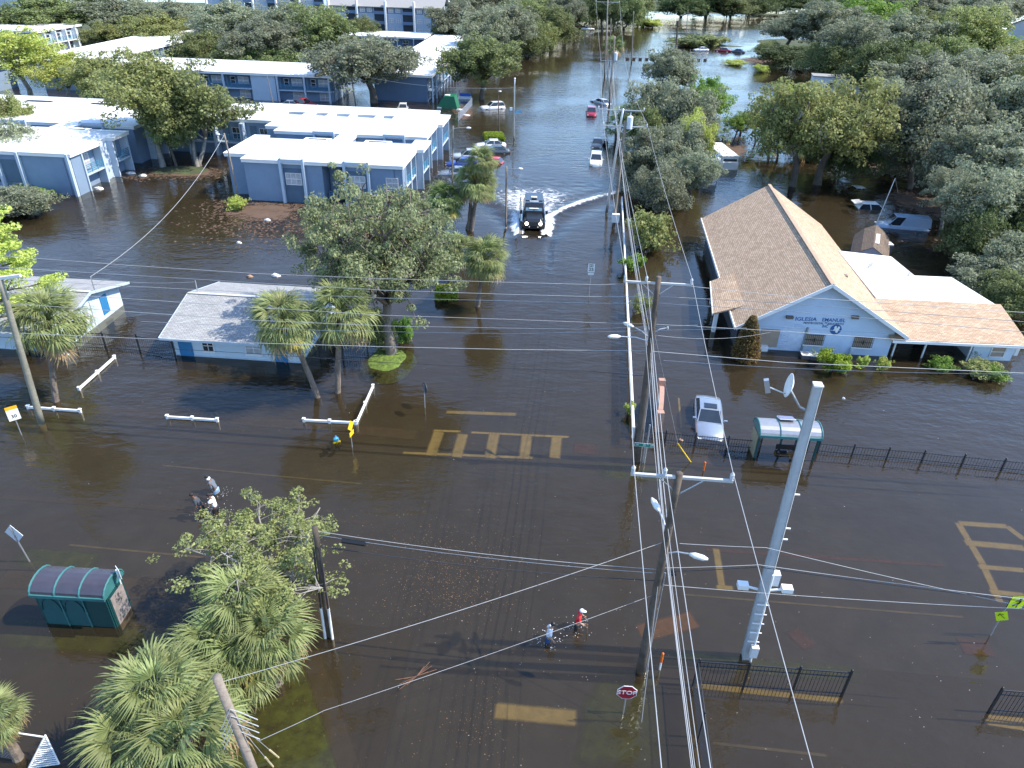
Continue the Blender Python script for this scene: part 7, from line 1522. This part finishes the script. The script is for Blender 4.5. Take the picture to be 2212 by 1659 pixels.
    for _ in range(46):
        a_ = rnd.uniform(0, 6.28); r_ = abs(rnd.gauss(.4, .22)); c_ = Vector((math.cos(a_) * r_ - .1, math.sin(a_) * r_, .62 + rnd.uniform(.0, .05))); s1 = rnd.uniform(.01, .034); sp_.sphere(c_, (s1, s1 * rnd.uniform(.3, .8), .012), 5, 3)
    f_ = empty('splash', Vector((loc.x, loc.y, BED)), 'splash at the legs of the ' + label.split(' wading')[0].split(', ')[0].split(' shirt')[0].split(' jacket')[0] + {437: ', leftmost', 469: ', farthest', 468: ' long shirt'}.get(px, ''), 'splash', None, ang); tag(sp_.build('droplets', mat('foam_white', (.75, .76, .76), .5), f_, O0), kind='stuff')
    return root
SK1 = mat('skin_brown', (.16, .08, .05), .5); SK2 = mat('skin_tan', (.38, .22, .15), .5); HR = mat('dark_hair', (.02, .014, .012), .7, bump=.4, bscale=60)
REDS = mat('red_shirt', (.6, .02, .025), .8, var=.1, bump=.3, bscale=12); WSH = mat('white_shirt', (.75, .76, .8), .8, var=.05, bump=.3, bscale=12); DGS = mat('dark_grey_shirt', (.05, .06, .075), .8, bump=.3, bscale=12); JN = mat('light_denim', (.25, .38, .52), .8); NV = mat('navy_shorts', (.02, .06, .16), .8); BKS = mat('black_shorts', (.015, .015, .018), .8); GYS = mat('grey_jacket', (.12, .14, .17), .8, bump=.3, bscale=12)
person(1246, 1355, TH + R(-6), 'person in a red hooded shirt wading with a walking stick', REDS, BKS, SK2, HR, .08, rh=(.42, -.22, 1.05), lh=(.28, .15, 1.25), hat=WHITEP, stick=True, hood=REDS, elb=.03)
person(1183, 1384, TH + R(0), 'person in a white shirt and navy shorts wading behind the red one', WSH, NV, SK2, HR, .1, rh=(.28, -.27, .92), lh=(-.12, .27, .95), hat=BLK)
person(437, 1101, TH + R(200), 'person in a dark grey shirt, leftmost of the three walking left', DGS, BKS, SK1, HR, .2, rh=(.1, -.24, .88), lh=(.35, .26, .78))
person(469, 1064, TH + R(186), 'person in a grey jacket and light jeans, farthest of the three walking left', GYS, JN, SK1, HR, .22, rh=(.2, -.2, .98), lh=(.22, .2, .98), sleeve=1, hood=WSH)
person(468, 1104, TH + R(182), 'person in a white long shirt, nearest of the three walking left', WSH, BKS, SK1, HR, .14, rh=(.3, -.15, 1.15), lh=(.32, .15, 1.12), elb=.05)

# ------------------------------------------------------------------ foam of the wake
fm = bpy.data.materials.new('wake_foam'); fm.use_nodes = True; N = fm.node_tree.nodes; L = fm.node_tree.links; b_ = N['Principled BSDF']; b_.inputs['Base Color'].default_value = (.82, .84, .86, 1); b_.inputs['Roughness'].default_value = .6
at = N.new('ShaderNodeAttribute'); at.attribute_name = 'cover_amount'; tc = N.new('ShaderNodeTexCoord'); n1 = N.new('ShaderNodeTexNoise'); n1.inputs['Scale'].default_value = 1.6; n1.inputs['Detail'].default_value = 9; n1.inputs['Roughness'].default_value = .72; n1.inputs['Distortion'].default_value = .6
L.new(tc.outputs['Object'], n1.inputs['Vector']); a1 = N.new('ShaderNodeMath'); a1.operation = 'ADD'; L.new(at.outputs['Fac'], a1.inputs[0]); L.new(n1.outputs[0], a1.inputs[1]); mr = N.new('ShaderNodeMapRange'); mr.inputs[1].default_value = .78; mr.inputs[2].default_value = 1.02; L.new(a1.outputs[0], mr.inputs[0])
tr = N.new('ShaderNodeBsdfTransparent'); ms = N.new('ShaderNodeMixShader'); L.new(mr.outputs[0], ms.inputs[0]); L.new(tr.outputs[0], ms.inputs[1]); L.new(b_.outputs[0], ms.inputs[2]); L.new(ms.outputs[0], N['Material Output'].inputs[0])
mb = MB(); mb.sm = True; den = []; fx0, fx1, fy0, fy1 = -9, 14, 71, 95; nx, ny = 110, 116
for j in range(ny + 1):
    for i in range(nx + 1):
        x = fx0 + (fx1 - fx0) * i / nx; y = fy0 + (fy1 - fy0) * j / ny; dx = x - 1.7; dy = y - 73.0; d_ = 0
        if dy > -.6: d_ = max(d_, .78 * math.exp(-((abs(dx) - 1.5) / (.55 + max(0, dy) * .17)) ** 2) * math.exp(-max(0, dy - 2) / 7)); d_ = max(d_, .6 * math.exp(-(dx / (1.2 + max(0, dy) * .22)) ** 2) * math.exp(-((dy - 7.5) / 5.5) ** 2))
        d_ = max(d_, .45 * math.exp(-(dx / (2 + max(0, dy) * .3)) ** 2) * math.exp(-((dy - 12) / 6) ** 2))
        for sgn, spread in ((1, 5.0), (-1, 6.0)):
            lat = sgn * dx
            if lat > 1.3:
                c_ = crest_d(lat, dy, spread) - .25; a_ = (.74 if sgn > 0 else .45) * (1 - .045 * lat); a_ *= .9 + .25 * noise.noise(Vector((x * .9, 1, sgn)))
                if sgn < 0: a_ *= math.exp(-max(0, lat - 2.5) / 2.5)
                d_ = max(d_, a_ * math.exp(-(c_ / (.4 + .045 * lat)) ** 2) * (1 if lat < 12.3 else 0))
        mb.v.append((x, y, wake_h(x, y) + .03 + .1 * max(0, d_ - .3) * (1 + noise.noise(Vector((x * 2.5, y * 2.5, 0)))))); den.append(d_)
for j in range(ny):
    for i in range(nx):
        a_ = j * (nx + 1) + i
        if max(den[a_], den[a_ + 1], den[a_ + nx + 1], den[a_ + nx + 2]) > .12: mb.f.append((a_, a_ + 1, a_ + nx + 2, a_ + nx + 1))
o = mb.build('wake_foam', fm); at_ = o.data.attributes.new('cover_amount', 'FLOAT', 'POINT'); at_.data.foreach_set('value', den); tag(o, kind='stuff', label='white foam of the bow wave and churned water behind the armoured truck', cat='foam')

# ------------------------------------------------------------------ floating debris
def scatter(name, zones, m, label, size, seed, cat='debris'):
    rnd = random.Random(seed); mb = MB()
    for (x, y, wx, wy, n) in zones:
        for _ in range(n):
            p = P(x + rnd.gauss(0, wx), y + rnd.gauss(0, wy), .006); a_ = rnd.uniform(0, 3.14); s_ = size * rnd.uniform(.4, 1.6) * (1 + p.y / 90); d_ = Vector((math.cos(a_), math.sin(a_), 0)) * s_; e_ = Vector((-d_.y, d_.x, 0)) * rnd.uniform(.2, .6); h_ = Vector((0, 0, rnd.uniform(.002, .015)))
            mb.quad(p - d_, p - e_ + h_, p + d_, p + e_ + h_ * .5)
    return tag(mb.build(name, m), label, cat, kind='stuff')
LEAFB = mat('brown_leaf_litter', (.16, .085, .045), .9, var=.5, scale=2, hue=(.3, .18, .1)); PALE = mat('pale_litter', (.6, .58, .54), .8, var=.2, scale=2)
scatter('floating_leaves', [(990, 1220, 70, 45, 900), (960, 1290, 80, 30, 500), (860, 1150, 120, 60, 300), (1100, 1100, 500, 250, 350), (700, 1430, 200, 120, 300), (1700, 1450, 400, 150, 120), (250, 1480, 160, 60, 120), (840, 780, 20, 12, 120), (1040, 1560, 60, 60, 250)], LEAFB, 'brown leaf litter drifting over the crossroad', .02, 1)
scatter('floating_leaves', [(555, 452, 55, 18, 1500), (560, 490, 80, 22, 800), (640, 430, 30, 10, 500), (400, 372, 50, 8, 1200), (300, 378, 20, 6, 300), (1000, 238, 14, 8, 500), (1660, 132, 45, 4, 1500), (1730, 150, 20, 4, 300), (1580, 315, 25, 12, 700), (1880, 350, 50, 25, 1500), (1990, 440, 40, 30, 900), (2080, 520, 30, 30, 500)], mat('dark_leaf_litter', (.09, .055, .035), .9, var=.5, scale=2, hue=(.17, .1, .06)), 'dense brown debris mats by the buildings and under the oaks', .1, 2)
scatter('floating_specks', [(1150, 1150, 600, 300, 260), (1220, 1370, 120, 60, 70), (1950, 1500, 250, 120, 60), (640, 470, 150, 40, 60), (1000, 245, 12, 10, 40), (1640, 135, 60, 6, 60), (700, 500, 300, 60, 60)], PALE, 'tiny pale specks and foam flecks on the water', .014, 3)
MATM = bpy.data.materials.new('debris_mat'); MATM.use_nodes = True; N = MATM.node_tree.nodes; L = MATM.node_tree.links; b_ = N['Principled BSDF']; b_.inputs['Roughness'].default_value = .95
tc = N.new('ShaderNodeTexCoord'); n1 = N.new('ShaderNodeTexNoise'); n1.inputs['Scale'].default_value = .7; n1.inputs['Detail'].default_value = 9; n1.inputs['Roughness'].default_value = .7; L.new(tc.outputs['Object'], n1.inputs['Vector'])
cr_ = N.new('ShaderNodeMix'); cr_.data_type = 'RGBA'; cr_.inputs[6].default_value = (.06, .035, .022, 1); cr_.inputs[7].default_value = (.19, .12, .08, 1); L.new(n1.outputs[0], cr_.inputs[0]); L.new(cr_.outputs[2], b_.inputs['Base Color'])
at = N.new('ShaderNodeAttribute'); at.attribute_name = 'cover_amount'; a1 = N.new('ShaderNodeMath'); a1.operation = 'ADD'; L.new(at.outputs['Fac'], a1.inputs[0]); L.new(n1.outputs[0], a1.inputs[1]); mr = N.new('ShaderNodeMapRange'); mr.inputs[1].default_value = .85; mr.inputs[2].default_value = 1.0; mr.inputs[4].default_value = .85; L.new(a1.outputs[0], mr.inputs[0])
tr = N.new('ShaderNodeBsdfTransparent'); ms = N.new('ShaderNodeMixShader'); L.new(mr.outputs[0], ms.inputs[0]); L.new(tr.outputs[0], ms.inputs[1]); L.new(b_.outputs[0], ms.inputs[2]); L.new(ms.outputs[0], N['Material Output'].inputs[0])
def dmat(x, y, wx, wy, label):
    c_ = P(x, y); rx = (P(x + wx, y) - P(x - wx, y)).length / 2; ry = (P(x, y - wy) - P(x, y + wy)).length / 2; mb = MB(); den = [.62]; mb.v.append((c_.x, c_.y, .022)); k = 30; rg = 6
    for r_ in range(1, rg + 1):
        for j in range(k):
            a_ = 2 * math.pi * j / k; f_ = r_ / rg * (1 + .3 * noise.noise(Vector((math.cos(a_) * 1.5 + x, math.sin(a_) * 1.5 + y, 0)))); mb.v.append((c_.x + rx * f_ * math.cos(a_), c_.y + ry * f_ * math.sin(a_), .022)); den.append(.62 * (1 - (r_ / rg) ** 2.2))
    for j in range(k): mb.f.append((0, 1 + j, 1 + (j + 1) % k))
    for r_ in range(rg - 1):
        for j in range(k): a_ = 1 + r_ * k + j; b2_ = 1 + r_ * k + (j + 1) % k; mb.f.append((a_, a_ + k, b2_ + k, b2_))
    o = mb.build('debris_mat', MATM); at_ = o.data.attributes.new('cover_amount', 'FLOAT', 'POINT'); at_.data.foreach_set('value', den); tag(o, label, 'debris mat', 'brown debris mats', 'stuff')
dmat(570, 458, 130, 26, 'brown debris mat at the foot of the centre block'); dmat(400, 372, 120, 14, 'dark debris mat in the courtyard under the two trees'); dmat(1660, 130, 90, 7, 'brown debris mat below the dark shrubs on the pond'); dmat(1575, 318, 55, 24, 'brown debris mat between clump and yellowish oaks')
dmat(1900, 355, 110, 45, 'brown debris mat under the grey oaks'); dmat(1990, 440, 80, 45, 'brown debris mat around the van and wagon'); dmat(1003, 245, 26, 22, 'litter strewn debris mat beside the green dumpster')
rnd = random.Random(9)
for i, (x, y, s_, lb) in enumerate(((578, 476, .45, 'pale board floating before the centre block'), (516, 525, .35, 'white lump floating alone in the wide left water'), (540, 598, .4, 'brown and white scrap, left of two above the grey roof'), (594, 596, .55, 'white and brown scrap, right of two above the grey roof'), (213, 408, .8, 'rounded white junk by the balcony corner of the left block'), (94, 432, .3, 'white scrap near the banana plant'), (282, 375, .8, 'white sheet by the dark wall of the left blocks'), (310, 380, .7, 'white sheet right of the other near the courtyard'),
                                    (676, 466, .5, 'white board at the edge of the big oak'), (1283 * 0 + 993, 238, .9, 'white board in the debris by the dumpster'), (1007, 250, .8, 'white foam slab in the debris by the chain link fence'), (1470, 952, .2, 'small scrap by the silver car'), (135, 765, .6, 'pale junk at the corner of the left house'), (1822, 862, .15, 'small pale scrap before the church'))):
    q = P(x, y); mb = MB(); k = 7; pts = [(s_ * rnd.uniform(.6, 1.1) * math.cos(6.28 * j / k), s_ * .6 * rnd.uniform(.6, 1.1) * math.sin(6.28 * j / k)) for j in range(k)]; n = len(mb.v)
    mb.v += [(a_, b_, -.02) for a_, b_ in pts] + [(a_ * .85, b_ * .85, .1 * s_ + .04 + .04 * (j % 3)) for j, (a_, b_) in enumerate(pts)]; mb.f.append(tuple(range(k, 2 * k)))
    for j in range(k): mb.f.append((j, (j + 1) % k, k + (j + 1) % k, k + j))
    o = mb.build('floating_scrap', mat('scrap_white', (.7, .69, .66), .7, var=.2, scale=3) if i % 3 != 2 else mat('scrap_brown', (.35, .22, .15), .8, var=.4)); o.location = q; tag(o, lb, 'debris')
q = P(900, 1462); root = empty('fallen_branch', q, 'bundle of dead twigs floating right of the palm clump', 'branch')
for i in range(9): a_ = .7 + rnd.uniform(-.5, .5); l_ = rnd.uniform(.3, .9); MB().tube([(-l_ * math.cos(a_), -l_ * math.sin(a_), .02), (0, 0, .05), (l_ * math.cos(a_ + .2), l_ * math.sin(a_ + .2), .04)], .012, 4).build('twig', mat('twig_brown', (.16, .08, .05), .9), root, O0)
